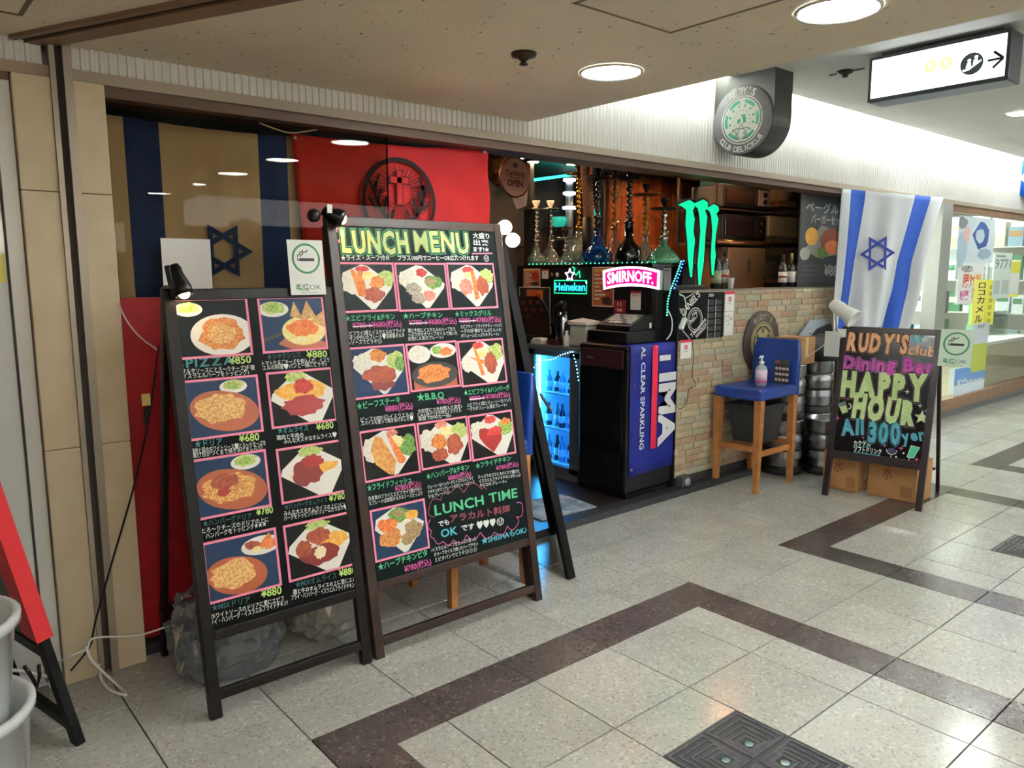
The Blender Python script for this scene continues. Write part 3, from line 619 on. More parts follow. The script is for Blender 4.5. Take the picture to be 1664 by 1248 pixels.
p, q = B2.px(*k3(690, 330)), B2.px(*k3(1115, 335)); B2.fancy(mb, 'MENU', p, q[0]-p[0], .088, .0025, C_TITLE, mat('#0e1a12', .8), C_GRN, .034, jit=.04, seed=5)
mb.build('title_lettering', pn2); mb = MB()
p, q = B2.px(*k5(655, 470)), B2.px(*k5(1300, 322)); B2.fancy(mb, 'LUNCH TIME', p, math.hypot(q[0]-p[0], q[1]-p[1]), .043, .002, C_GRN, None, None, .022, ang=math.atan2(q[1]-p[1], q[0]-p[0]), jit=.04)
for s_, a, b, h, m in (('★ライス・スープ付☆', k3(115, 396), k3(500, 393), .019, C_W), ('プラス100円でコーヒーOR紅茶つけれます', k3(560, 396), k3(1190, 396), .019, C_W), ('☺', k3(1232, 400), k3(1272, 400), .022, C_W),
    ('大盛り', k3(1145, 222), k3(1275, 228), .022, C_W), ('出来', k3(1150, 275), k3(1270, 280), .022, C_W), ('ます!★', k3(1150, 328), k3(1275, 330), .02, C_W),
    ('★エビフライ&チキン', k3(150, 872), k3(540, 856), .022, C_GRN), ('¥780→¥680(税込)', k3(205, 928), k3(590, 912), .022, C_PINK),
    ('エビフライ2尾とイスラエルのフライド', k3(155, 987), k3(615, 962), .0165, C_W), ('チキンが付いたプレート♥自家製タルタ', k3(160, 1022), k3(610, 996), .0165, C_W), ('ルソースでどうぞ☺', k3(165, 1056), k3(435, 1042), .0165, C_W),
    ('★ハーブチキン', k3(600, 852), k3(910, 842), .022, C_GRN), ('¥780→¥680(税込)', k3(645, 906), k3(1020, 890), .022, C_PINK),
    ('鶏と牛肉にイスラエルのハーブをた', k3(640, 960), k3(1010, 946), .0155, C_W), ('っぷりかけオリーブオイルで焼いた', k3(640, 990), k3(1025, 978), .0155, C_W), ('女性に人気のプレート♪', k3(640, 1024), k3(915, 1010), .0155, C_W),
    ('★ミックスグリル', k3(1005, 836), k3(1290, 826), .022, C_GRN), ('¥880→¥780(税込)', k3(1035, 888), k3(1365, 876), .022, C_PINK),
    ('エビフライ・フライドチキン・ハンバ', k3(1050, 930), k3(1370, 916), .0155, C_W), ('ーグの3種類がどんぶり入った', k3(1052, 965), k3(1368, 950), .0155, C_W), ('ボリュームたっぷりのプレート♪', k3(1055, 1000), k3(1350, 985), .0155, C_W),
    ('★ビーフステーキ', k4(145, 602), k4(485, 545), .025, C_GRN), ('¥880(税込)', k4(365, 622), k4(580, 592), .024, C_PINK), ('ビーフ100%!☺イスラエルの', k4(175, 697), k4(585, 652), .0165, C_W), ('スパイスも使って焼きあげました♥', k4(178, 727), k4(585, 682), .0165, C_W),
    ('★B.B.Q', k4(612, 535), k4(825, 512), .028, C_GRN), ('¥780(税込)', k4(765, 562), k4(955, 547), .022, C_PINK), ('大好評につき仲間入り決定♪', k4(620, 630), k4(965, 588), .0155, C_W), ('じゅん味ドリも牛肉をイスラエル', k4(620, 660), k4(960, 618), .0155, C_W), ('鉄板で炒めた一品♪', k4(625, 690), k4(880, 657), .0155, C_W),
    ('★エビフライ&ハンバーグ', k4(980, 492), k4(1335, 447), .022, C_GRN), ('¥880→¥780(税込)', k4(1020, 535), k4(1340, 500), .02, C_PINK), ('エビフライ2尾とジューシーなハンバ', k4(1005, 582), k4(1345, 538), .0155, C_W), ('ーグのボリューム満点プレート♪', k4(1005, 614), k4(1315, 576), .0155, C_W),
    ('★フライドフィッシュ', k5(130, 278), k5(475, 208), .023, C_GRN), ('¥780(税込)', k5(345, 282), k5(550, 240), .022, C_PINK), ('白身魚のフライとエビフライ1尾が付い', k5(140, 352), k5(555, 275), .0155, C_W), ('たプレート!自家製タルタルソースたっぷり', k5(145, 390), k5(560, 308), .0155, C_W),
    ('★ハンバーグ&チキン', k5(590, 187), k5(925, 108), .023, C_GRN), ('¥880(税込)', k5(760, 197), k5(940, 158), .02, C_PINK), ('ジューシーなハンバーグとイスラエルフライ', k5(600, 262), k5(955, 188), .0145, C_W), ('ドチキンがワンプレートのボリュームたっぷ', k5(605, 300), k5(965, 218), .0145, C_W), ('りなプレート☺', k5(610, 336), k5(770, 295), .0145, C_W),
    ('★フライドチキン', k5(975, 102), k5(1250, 38), .022, C_GRN), ('¥780(税込)', k5(1135, 117), k5(1310, 80), .019, C_PINK), ('たっぷりのゴマとスパイスで揚げた', k5(995, 180), k5(1315, 132), .0145, C_W), ('イスラエルフライドチキンがたっぷ', k5(1000, 215), k5(1325, 162), .0145, C_W), ('り3コのプレート♪', k5(1010, 247), k5(1215, 212), .0145, C_W),
    ('アラカルト料理', k5(775, 522), k5(1245, 440), .03, C_RED), ('でも', k5(685, 557), k5(770, 535), .022, C_W), ('OK', k5(705, 642), k5(835, 612), .034, C_CYAN), ('です', k5(862, 590), k5(965, 570), .024, C_W), ('♥♥♥', k5(985, 568), k5(1130, 540), .026, C_W), ('☺', k5(1140, 540), k5(1195, 530), .026, C_W),
    ('★ハーブチキンピタ', k5(215, 897), k5(600, 778), .025, C_GRN), ('¥780(税込)', k5(420, 912), k5(630, 850), .024, C_PINK), ('/イスラエルハーブをたっぷり使った', k5(630, 755), k5(980, 660), .0155, C_W), ('オリーブオイルで焼いたハーブチキン', k5(650, 790), k5(995, 700), .0155, C_W), ('とピタパンでどうぞ☺☺☺', k5(660, 830), k5(985, 742), .0155, C_W),
    ('★SHISHAもOK♪', k5(1020, 692), k5(1375, 598), .026, C_CYAN)):
    B2.ptext(mb, s_, a, b, h, W_, m, .004 if h < .0175 else .022, .8 if ord(s_[-1]) > 256 else .72)
for a, b in ((k3(205, 918), k3(360, 908)), (k3(645, 893), k3(790, 886)), (k3(1035, 876), k3(1165, 870)), (k4(1020, 526), k4(1135, 512))): B2.line(mb, [B2.px(*a), B2.px(*b)], .004, .0018, C_W)
for a, b in ((k3(1130, 162), k3(1278, 168)), (k3(1135, 347), k3(1296, 345))): B2.line(mb, [B2.px(*a), B2.px(*b)], .006, .0014, TAPE)
for x, y, r in ((70, 155, .016), (102, 250, .011)): u, v = B2.px(*k3(x, y)); B2.star(mb, u, v, r, .0014, mat('#e884a8', .8))
def scallop(fr, mb, pts, wd, w, m, bul=.35, out=1):
    P = [fr.px(*p) for p in pts]; L = []
    for (a, b), (c, d) in zip(P, P[1:]):
        nx, ny = -(d-b)*bul*out, (c-a)*bul*out
        L += [(a+(c-a)*s/6+nx*math.sin(PI*s/6), b+(d-b)*s/6+ny*math.sin(PI*s/6)) for s in range(7)]
    fr.line(mb, L, wd, w, m)
scallop(B2, mb, [k5(*p) for p in ((650, 480), (610, 410), (700, 350), (780, 290), (880, 290), (1020, 265), (1060, 270))], .004, .0014, C_RED)
scallop(B2, mb, [k5(*p) for p in ((1290, 370), (1340, 420), (1290, 480), (1295, 545), (1220, 550), (1120, 600), (1010, 600), (900, 620), (800, 660), (720, 670), (650, 650), (630, 590), (620, 500))], .004, .0014, C_PINK)
mb.build('chalk_lettering', pn2, kind='stuff')
# ---- smoking sign boards
def smoking(name, fr, W, H, label, m=PAPER, grn='#2e7d46'):
    t = thing(name, label, 'sign', fr.at(W/2, 0, 0), 'smoking permitted cards')
    mb = MB(); fr.box(mb, 0, 0, W, H, -.0015, 0, m); c = mb.build('card', t); mb = MB(); G = mat(grn, .6); K = mat('#161616', .6)
    r = W*.40; fr.ring(mb, W/2, H-W*.49, r, r*.86, .0004, G, 40); cy = H-W*.49
    fr.rect(mb, W/2-r*.45, cy-r*.17, W/2+r*.58, cy+r*.03, .0004, K)
    for d in (.52, .62): fr.rect(mb, W/2-r*d, cy-r*.17, W/2-r*(d-.06), cy+r*.03, .0004, K)
    for o in (0, .2): fr.line(mb, [(W/2-r*(.6-o), cy+r*.1), (W/2-r*(.55-o), cy+r*.25), (W/2-r*(.42-o), cy+r*.28), (W/2-r*(.4-o), cy+r*.42), (W/2-r*(.25-o*1.6), cy+r*.45), (W/2-r*(.2-o*1.6), cy+r*.58)], r*.07, .0004, K)
    fr.text(mb, '喫煙', (W*.16, H*.09), W*.36, W*.15, .0004, G, .02, em=.82); fr.text(mb, 'OK', (W*.53, H*.095), W*.34, W*.13, .0004, mat('#4d5a50', .6), 0.)
    fr.text(mb, 'SMOKING OK', (W*.27, H*.03), W*.48, W*.035, .0004, mat('#4d5a50', .6)); mb.build('print', c); return t
u, v = B1.px(474, 480, .004)
smoking('smoking_sign', Fr(B1.at(B1.px(470, 481)[0], B1.px(470, 479)[1]-.004, .018), (1, 0, 0), (0, .10, 1)), .142, .205, 'white smoking OK card with green ring clipped between the two menu boards')
# ---- clip lamps on the boards
def cone_lamp(name, label, grip, tip, r, body, bulbcol, power, mcol=BLACK, rb=None):
    t = thing(name, label, 'lamp', grip); g, q = Vector(grip), Vector(tip); d = (q-g).normalized(); L = (q-g).length
    MB().lathe([(r*.45, 0), (r*.62, L*.12), (r*.62, L*.3), (r, L*.72), (r*1.02, L), (r*.94, L), (r*.88, L*.75), (0, L*.6)], g, mcol, 20, axis=d).build('shade', t)
    MB().ball(g+d*(L*.92), r*.62 if rb is None else rb, glow(bulbcol, power)).build('bulb', t); return t
WARM = '#ffd9a0'
g = B1.at(*B1.px(281, 446), .0)+Vector((0, .01, .02)); q = B1.at(*B1.px(293, 484), .05)
t = cone_lamp('clip_lamp', 'black clip lamp glowing over the PIZZA photo on the left menu board', g+Vector((0, -.03, .012)), q, .03, BLACK, WARM, 60.)
MB().bar(B1.at(.035, 1.44, .016), g+Vector((-.02, -.03, .01)), .03, .02, BLACK, bev=.004).bar(B1.at(.02, 1.474, -.03), B1.at(.02, 1.474, .03), .03, .012, BLACK).build('clip', t)
g = B2.at(*B2.px(520, 345), .03); q = B2.at(*B2.px(548, 361), .045)
t = cone_lamp('clip_lamp', 'black spot lamp clipped on the top left corner of the LUNCH MENU board', g, q, .034, BLACK, WARM, 60.)
MB().ball(B2.at(*B2.px(506, 352), .02), .026, BLACK).bar(B2.at(.03, 1.735, .02), g, .03, .03, BLACK, bev=.004).box(*(B2.at(*B2.px(524, 345), .06)-Vector((.01, .002, .016))), *(B2.at(*B2.px(524, 345), .06)+Vector((.01, .002, .016))), PAPER).build('clip', t)
g = B2.at(*B2.px(842, 352), -.05); t = thing('clip_lamp', 'white clip lamp with two glowing warm bulbs at the right of the LUNCH MENU board', 'lamp', g)
q1 = B2.at(*B2.px(822, 368), -.01); q2 = B2.at(*B2.px(835, 389), -.01); G2 = glow('#ffdcae', 42.)
MB().ball(q1, .024, G2).build('bulb', t); MB().ball(q2, .024, G2).build('bulb', t)
for q in (q1, q2): MB().lathe([(.012, -.05), (.02, -.03), (.034, 0), (.036, .012), (.033, .012), (.028, -.004)], q, WHITE, 18, axis=(-.55, -.8, -.25)).build('shade', t)
MB().tube([B2.at(.87, 1.66, -.02), g+Vector((.02, .06, -.03)), q1+Vector((.02, .035, .012))], .006, WHITE).tube([g+Vector((.02, .06, -.03)), q2+Vector((.02, .035, .012))], .006, WHITE).build('arm', t)

# ================================================================== AROUND THE BOARDS
# red upright panel behind the left board
RED = mat('#8e0a0f', .5, noise=(5, '#7a080d'), spec=.3); t = thing('red_partition', 'upright red panel with rounded corner behind the left menu board', 'panel', (1.0, 3.165, .0455))
a = .028; z1 = PY(215, 484, 3.16).z; x0 = .745
pts = [(x0+a*(1-math.cos(s*PI/8)), 3.15, z1-a+a*math.sin(s*PI/8)) for s in range(5)]
MB().prism([(x0, 3.15, .07)]+pts+[(1.34, 3.15, z1), (1.34, 3.15, .07)], (0, .035, 0), RED).build('panel', t)
MB().box(x0, 3.148, .0455, 1.34, 3.184, .07, BLACKM).build('foot', t)
def cord(name, label, pts, r, m, smooth=4):
    P = [Vector(p) for p in pts]; out = []
    for i in range(len(P)-1):
        p0, p1, p2, p3 = P[max(i-1, 0)], P[i], P[i+1], P[min(i+2, len(P)-1)]
        for s in range(smooth):
            t = s/smooth; out.append(.5*((2*p1)+(p2-p0)*t+(2*p0-5*p1+4*p2-p3)*t*t+(3*p1-p0-3*p2+p3)*t**3))
    out.append(P[-1]); return MB().tube(out, r, m, 6).build(name, label=label, cat='cable')
cord('power_cord', 'thin black lamp cord hanging down past the red panel and pillar', [PY(258, 560, 3.04), PY(248, 640, 3.04), PY(238, 700, 3.05), PY(215, 800, 3.05), PY(180, 920, 3.05), PY(155, 1010, 3.05), PY(146, 1050, 3.04), PY(115, 1090, 3.0)], .0035, BLACKM)
t = thing('inline_switch', 'black cord switch with a yellow tag before the red panel', 'switch', PY(238, 670, 3.035))
MB().tube([PY(241, 658, 3.035), PY(239, 670, 3.035), PY(235, 690, 3.035)], [.006, .012, .006], BLACK).build('body', t)
f = Fr(PY(231, 660, 3.03), (1, 0, 0), (0, 0, 1)); mb = MB(); f.box(mb, 0, 0, .03, .045, 0, .001, mat('#d8c977', .6)); mb.build('tag', t)
cord('white_cable', 'white looped cable lying at the foot of the stone pillar', [PZ(75, 1090, .02), PY(110, 1068, 2.98), PY(140, 1055, 3.0), PY(146, 1042, 3.02), PY(158, 1036, 3.03), PY(200, 1034, 3.05), PY(235, 1030, 3.05), PY(285, 1013, 3.06)], .004, WHITE)
cord('white_cable', 'white cable loop resting on the tiles below the pillar', [PY(140, 1050, 3.0), PY(150, 1075, 2.98), PZ(185, 1108, .006), PZ(205, 1129, .006), PZ(180, 1122, .006), PZ(165, 1105, .006), PY(160, 1080, 3.0)], .0055, WHITE)
cord('white_cable', 'thin pale cable slung across the top of the red panel', [PY(192, 492, 3.08), PY(205, 520, 3.07), PY(228, 548, 3.06), PY(258, 570, 3.05)], .003, mat('#cfc9c0', .5))
# bags of rubbish under the left board
def bag(name, label, c, r, m, seed, fold=.36, inner=None):
    t = thing(name, label, 'bag', (c[0], c[1], .0)); rn = random.Random(seed); bm = bmesh.new()
    bmesh.ops.create_icosphere(bm, subdivisions=4, radius=1); ph = [(Vector((rn.gauss(0, 1), rn.gauss(0, 1), rn.gauss(0, 1)))*4, rn.uniform(0, 6)) for _ in range(14)]
    mb = MB(); vs = []; q_ = [(a*1.9, b) for a, b in ph[:7]]
    for v in bm.verts:
        k = sum(abs(math.sin(v.co.dot(a)+b)) for a, b in ph)/len(ph); k2 = sum(abs(math.sin(v.co.dot(a)+b)) for a, b in q_)/7; s_ = 1-fold+fold*1.7*k+fold*.9*(k2-.6)
        e = [math.copysign(abs(t_)**.75, t_) for t_ in v.co]
        vs.append((c[0]+e[0]*r[0]*s_, c[1]+e[1]*r[1]*s_, max(.002, c[2]+e[2]*r[2]*s_*(1.0 if v.co.z < 0 else 1.05))))
    mb.add(vs, [[v.index for v in f_.verts] for f_ in bm.faces], m, False); bm.free(); mb.build('film', t)
    if inner: MB().ball((c[0], c[1], c[2]*.95), (r[0]*.78, r[1]*.78, c[2]*.9), inner, 12, 8).build('contents', t)
bag('plastic_bag', 'clear plastic bag with dark contents under the left menu board', (.97, 2.83, .17), (.19, .15, .175), glass('#c8d0d8', 2.6, .09, .2, '#b4bec6'), 4, inner=mat('#22272c', .5, noise=(12, '#3a434a')))
bag('plastic_bag', 'crumpled milky plastic bag under the right part of the left menu board', (1.40, 2.88, .17), (.16, .14, .17), glass('#d8d8d2', 1.0, .15, .5, '#b4b2aa'), 9)
# black sandwich board standing edge-on at the right of the lunch board
t = thing('folding_board', 'black folding board seen edge-on beside the LUNCH MENU board', 'board', (2.58, 2.75, 0))
f0 = PZ(932, 938); h0 = PY(815, 400, 2.95); f1 = PZ(905, 866); h1 = PY(812, 400, 3.0)
KB = mat('#060506', .5, spec=.15); fd = Vector((.18, .98, 0)).normalized()
MB().bar(f0+Vector((-.02, 0, .0)), h0, .045, .03, KB, up=fd, bev=.003).build('post', t)
MB().bar(f1+Vector((-.02, 0, .0)), f0.lerp(h0, .56)+Vector((-.02, .03, 0)), .045, .03, KB, up=fd, bev=.003).build('rear_leg', t)
a0 = f0.lerp(h0, .52); a1 = f0.lerp(h0, .99); b0 = a0+fd*.16; b1 = a1+fd*.05
MB().prism([a0, b0, b1, a1], (-.012, 0, 0), KB).build('panel', t)
a0 = f0.lerp(h0, .02); a1 = f0.lerp(h0, .26); MB().prism([a0, f1+Vector((-.02, -.02, .02)), f1+Vector((-.06, -.02, .40)), a1], (-.012, 0, 0), KB).build('lower_panel', t)
MB().bar(PY(878, 640, 2.79), PY(896, 668, 2.79), .012, .01, mat('#55565a', .5)).build('hinge', t)

# ================================================================== SHOP WINDOW WITH FLAGS
win = MB().box(.742, 3.196, .12, 1.95, 3.202, 2.128, glass('#e9e2d6', .13)).build('window_1', kind='structure')
MB().box(.742, 3.185, .045, 1.95, 3.215, .12, DKBROWN).box(1.949, 3.194, .045, 1.953, 3.204, 2.128, glass('#9fb0a8', .5)).build('window_frame', win)
def cloth_flag(name, label, rows, cols_mat, t_name='cloth'):
    t = thing(name, label, 'flag', rows[-1][len(rows[0])//2]); mb = MB(); mb.grid(rows, None, True, cols_mat); mb.build(t_name, t, solid=.0015); return t
FW = mat('#c9bda6', .8); FB = mat('#123a86', .8)  # white cloth toned tan to carry the dimness behind the window glass
def il_flag(name, label, x0, x1, y, z0, z1, wh, bl, cuts, amp, seed, starc, starr):
    rn = random.Random(seed); n = 48; rows = []
    for i in range(25):
        v = i/24; r = []
        for j in range(n+1):
            u = j/n; r.append((x0+(x1-x0)*u, y+amp*math.sin(u*17+seed+v*.8)*(.3+v)+amp*.5*math.sin(u*41+v*2), z1+(z0-z1)*v-.012*math.sin(PI*u)*(1-v)))
        rows.append(r)
    def cm(i, j):
        u = (j+.5)/n; return bl if any(a < u < b for a, b in cuts) else wh
    t = cloth_flag(name, label, rows, cm); f = Fr((0, y-.014, 0), (1, 0, 0), (0, 0, 1)); mb = MB()
    f.hexagram(mb, starc[0], starc[1], starr, starr*.165, 0, bl, rot=0); mb.build('star', t); return t
s0 = PY(362, 408, 3.26); xa, xb = PY(170, 200, 3.26).x, PY(482, 220, 3.26).x
fr_ = lambda px: (PY(px, 300, 3.26).x-xa)/(xb-xa)
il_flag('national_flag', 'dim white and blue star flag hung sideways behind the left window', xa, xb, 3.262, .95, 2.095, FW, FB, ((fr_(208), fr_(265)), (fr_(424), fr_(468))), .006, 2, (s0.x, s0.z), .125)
# red flag with a black ring, antlers and a shining cross
JR = mat('#c31418', .75, noise=(4, '#a81015', .3)); JK = mat('#170a0c', .8); y = 3.235; rows = []
p00, p01 = PY(472, 216, y), PY(793, 241, y)
for i in range(25):
    v = i/24; r = []
    for j in range(41):
        u = j/40; x = p00.x+(p01.x-p00.x)*u + (.05*v*(1-u)); z = p00.z+(p01.z-p00.z)*u - .62*v - .02*math.sin(PI*u)*(1-v)
        r.append((x, y-.012*v+.010*math.sin(u*9+v*3)*v+.006*math.sin((u-v*.6)*23), z))
    rows.append(r)
tj = cloth_flag('red_flag', 'bright red flag with black antler and cross emblem behind the LUNCH MENU board', rows, lambda i, j: JR)
f = Fr((0, y-.03, 0), (1, 0, 0), (0, 0, 1)); mb = MB(); c = f.px(650, 328); R = .205; ES = 1.24
f.ring(mb, c[0], c[1], R, R*.90, 0, JK, 48)
for k in range(40):
    a = 2*PI*k/40
    if not (.30 < (a/(2*PI)+.0) % 1 < .0): f.line(mb, [(c[0]+R*.30*math.cos(a), c[1]+R*.22+R*.30*math.sin(a)), (c[0]+R*.80*math.cos(a), c[1]+R*.12+R*.68*math.sin(a))], .0032, .0003, JK)
_mbE = mb; mb = MB()
f.rect(mb, c[0]-.011, c[1]-.01, c[0]+.011, c[1]+.115, .0012, JR); f.rect(mb, c[0]-.04, c[1]+.07, c[0]+.04, c[1]+.092, .0012, JR)
f.rect(mb, c[0]-.0145, c[1]-.0135, c[0]+.0145, c[1]+.1185, .0008, JK); f.rect(mb, c[0]-.0435, c[1]+.0665, c[0]+.0435, c[1]+.0955, .0008, JK)
for s in (-1, 1):
    f.line(mb, [(c[0]+s*.02, c[1]-.11), (c[0]+s*.05, c[1]-.075), (c[0]+s*.085, c[1]-.035), (c[0]+s*.11, c[1]+.02), (c[0]+s*.105, c[1]+.07)], .016, .0016, JK)
    for a, b, d, e in ((.045, -.08, .03, -.03), (.075, -.05, .06, .015), (.1, -.01, .08, .045), (.105, -.03, .14, .01), (.112, .03, .135, .075), (.108, .05, .09, .095)): f.line(mb, [(c[0]+s*a, c[1]+b), (c[0]+s*d, c[1]+e)], .011, .0016, JK)
    f.poly(mb, [(c[0]+s*.025, c[1]-.125), (c[0]+s*.075, c[1]-.112), (c[0]+s*.05, c[1]-.14)], .0016, JK)
f.poly(mb, [(c[0]-.035, c[1]-.115), (c[0]+.035, c[1]-.115), (c[0]+.022, c[1]-.19), (c[0], c[1]-.21), (c[0]-.022, c[1]-.19)], .0016, JK)
for i_, v_ in enumerate(mb.v): mb.v[i_] = (c[0]+(v_[0]-c[0])*ES, v_[1], c[1]+(v_[2]-c[1])*ES)
_mbE.add(mb.v, [], JK); o_ = len(_mbE.v)-len(mb.v)
for fc_, mi_ in zip(mb.f, mb.m): _mbE.f.append([q+o_ for q in fc_]); _mbE.m.append(_mbE.mi(mb.mats[mi_])); _mbE.sm.append(False)
mb = _mbE
mb.build('emblem', tj)
for x, y_ in ((479, 224), (787, 247)): P = PY(x, y_, 3.215); MB().lathe([(.006, 0), (.010, .002), (.006, .004)], P, mat('#b9a9a0', .3, .8), 12, axis=(0, -1, 0)).build('grommet', tj)
cord('flag_string', 'white string knotted between the two flags', [PY(421, 199, 3.23), PY(440, 207, 3.225), PY(472, 216, 3.215), PY(505, 212, 3.225), PY(535, 207, 3.23)], .003, WHITE)
f = Fr((0, 3.1945, 0), (1, 0, 0), (0, 0, 1)); mb = MB(); u0, v0 = f.px(268, 500); u1, v1 = f.px(341, 389); f.box(mb, u0, v0, u1, v1, 0, .001, PAPER); mb.build('paper_sheet', label='blank white paper sheet taped on the left window', cat='paper')

# ================================================================== BAR STOOLS
BLUE = mat('#0e327c', .32, coat=.12, noise=(7, '#0c2c70')); OAK = mat('#a8703c', .45, noise=(18, '#986132'))
def bar_stool(label, x, y, kerb=0.):
    """counter stool facing -x, back on the +x side; legs at x..x+.42, y..y+.33"""
    t = thing('bar_stool', label, 'stool', (x+.21, y+.165, 0), 'blue leather bar stools'); L = []
    for lx, ly in ((x, y), (x, y+.325), (x+.42, y), (x+.42, y+.325)):
        z0 = kerb+.0005 if (ly > y+.1 and kerb) else 0.; a = .017; b = .026; sx = .012 if lx > x else -.004
        vs = [(lx+sx-a, ly-a, z0), (lx+sx+a, ly-a, z0), (lx+sx+a, ly+a, z0), (lx+sx-a, ly+a, z0), (lx-b, ly-b, .645), (lx+b, ly-b, .645), (lx+b, ly+b, .645), (lx-b, ly+b, .645)]
        MB().add(vs, [(3, 2, 1, 0), (4, 5, 6, 7), (0, 1, 5, 4), (1, 2, 6, 5), (2, 3, 7, 6), (3, 0, 4, 7)], OAK).build('leg', t)
    for p, q in (((x, y, .30), (x, y+.325, .30)), ((x, y, .27), (x+.42, y, .27)), ((x, y+.325, .27), (x+.42, y+.325, .27)), ((x+.42, y, .30), (x+.42, y+.325, .30))): MB().bar(p, q, .022, .04, OAK, bev=.003).build('stretcher', t)
    MB().box(x-.03, y-.02, .64, x+.45, y+.345, .72, BLUE, .018).build('seat', t)
    rows = []
    mb = MB()
    for i in range(9):
        z = .64+.39*i/8; dx = .035*(i/8)**2+.0; th = .05-.012*(i/8); e = .0 if i < 7 else (.008 if i == 7 else .02)
        r = []
        for k in range(16):
            a = 2*PI*k/16; ca, sa = math.cos(a), math.sin(a)
            r.append((x+.425+dx+th/2+math.copysign(abs(ca)**.4, ca)*(th/2-e*.4), y+.163+math.copysign(abs(sa)**.25, sa)*(.188-e), z))
        rows.append(r+[r[0]])
    mb.grid(rows, BLUE); mb.add(rows[-1][:-1], [tuple(range(16))], BLUE); mb.add(rows[0][:-1], [tuple(range(15, -1, -1))], BLUE); mb.build('backrest', t); return t
st = bar_stool('blue leather bar stool with oak legs carrying the sanitizer pump bottle', 4.61, 2.85, .045)
bar_stool('blue bar stool mostly hidden behind the LUNCH MENU board', 1.95, 2.72, 0.)
# things on the stool
sx, sy = 4.80, 2.965; t = thing('pump_bottle', 'clear pump bottle of hand sanitizer on the blue stool', 'bottle', (sx, sy, .7205))
CLR = glass('#eef3f6', 1.2, .05, .45, '#e6edf2'); PK = mat('#e3cbd6', .5); s0 = .7205
MB().lathe([(.036, s0), (.040, s0+.006), (.040, s0+.115), (.034, s0+.135), (.016, s0+.145), (.015, s0+.152)], (sx, sy, 0), CLR, 20).build('bottle_body', t)
MB().lathe([(.0406, s0+.030), (.0406, s0+.112)], (sx, sy, 0), PK, 20).build('label_band', t); MB().lathe([(.0409, s0+.024), (.0409, s0+.04)], (sx, sy, 0), mat('#c95a93', .5), 20).build('pink_strip', t)
MB().lathe([(.017, s0+.152), (.017, s0+.168), (.006, s0+.172), (.006, s0+.195), (.013, s0+.197), (.013, s0+.208), (0, s0+.21)], (sx, sy, 0), WHITE, 14).tube([(sx, sy, s0+.203), (sx-.02, sy+.0, s0+.205), (sx-.032, sy+.0, s0+.192)], .005, WHITE).build('pump', t)
f = Fr((5.018, 3.03, .722), (.06, -1, 0), (.05, 0, 1)); f = Fr((5.012, 2.99, .722), (0, -1, 0), (.03, 0, 1)); t = thing('menu_card', 'dark dessert menu card with rows of plates leaning on the stool back', 'card', f.O)
mb = MB(); f.box(mb, 0, 0, .115, .165, 0, .002, mat('#3a2a24', .6)); cdd = mb.build('card', t); mb = MB()
f.rect(mb, 0, .135, .115, .165, .0024, mat('#39493a', .6)); f.rect(mb, .003, .138, .04, .16, .0027, mat('#8f4c4c', .6))
for i in range(4):
    for j in range(3): f.ell(mb, .016+.028*i, .022+.04*j, .0115, .0095, .0026, FD['plate'], 12); f.ell(mb, .016+.028*i, .022+.04*j, .007, .005, .0029, FD['meat' if (i+j) % 2 else 'herb'], 8)
mb.build('print', cdd)
t = thing('black_tub', 'black plastic tub resting on the stool stretchers', 'tub', (4.83, 3.02, .321)); K = mat('#1d1f22', .55)
mb = MB(); rws = []
for z, a in ((.3215, .105), (.575, .135), (.575, .150), (.592, .150), (.592, .128), (.34, .098)): rws.append([(4.83+sx*a*1.15, 3.012+sy*a*.98, z) for sx, sy in ((-1, -1), (1, -1), (1, 1), (-1, 1), (-1, -1))])
mb.grid(rws, K, False); mb.add(rws[0][:4], [(3, 2, 1, 0)], K); mb.add(rws[-1][:4], [(0, 1, 2, 3)], K); mb.build('tub', t)

# ================================================================== FRIDGES AND BAR
# lit drinks fridge
t = thing('drinks_fridge', 'drinks fridge glowing blue through its glass door', 'fridge', (4.1, 4.0, .03)); GREY = mat('#4a4c50', .4); X0, Y0, Y1 = 3.78, 3.71, 4.27
MB().box(X0, Y0, .03, 4.4, Y0+.035, .985, GREY).box(X0, Y1-.035, .03, 4.4, Y1, .985, GREY).box(4.36, Y0, .03, 4.4, Y1, .985, GREY).box(X0, Y0, .03, 4.4, Y1, .10, GREY).box(X0-.015, Y0-.005, .955, 4.4, Y1+.005, .992, GREY, .008).build('cabinet', t)
MB().box(4.34, Y0+.035, .10, 4.36, Y1-.035, .955, mat('#e6f6ff', .5)).box(X0+.03, Y0+.035, .10, 4.36, Y0+.04, .955, mat('#e6f6ff', .5)).box(X0+.03, Y1-.04, .10, 4.36, Y1-.035, .955, mat('#e6f6ff', .5)).build('liner', t)
MB().box(X0+.0, Y0+.0, .08, X0+.02, Y0+.13, .955, GREY, .004).box(X0, Y1-.06, .08, X0+.02, Y1, .955, GREY).box(X0, Y0, .08, X0+.02, Y1, .12, GREY).box(X0, Y0, .915, X0+.02, Y1, .955, GREY).build('door_frame', t)
MB().box(X0+.006, Y0+.13, .12, X0+.010, Y1-.06, .915, glass('#d2f0ff', .6)).build('door_pane', t)
MB().cyl((X0+.045, Y0+.15, .13), (X0+.045, Y0+.15, .90), .008, glow('#3f9aff', 26)).cyl((X0+.045, Y1-.07, .13), (X0+.045, Y1-.07, .90), .008, glow('#66d2ff', 36)).cyl((X0+.06, Y0+.15, .935), (X0+.06, Y1-.06, .935), .008, glow('#66d2ff', 40)).build('led_tube', t)
for z in (.12, .38, .64): MB().box(X0+.05, Y0+.045, z-.012, 4.33, Y1-.045, z, mat('#d9f2ff', .3)).build('shelf', t)
GB = mat('#16324a', .2); k = 0
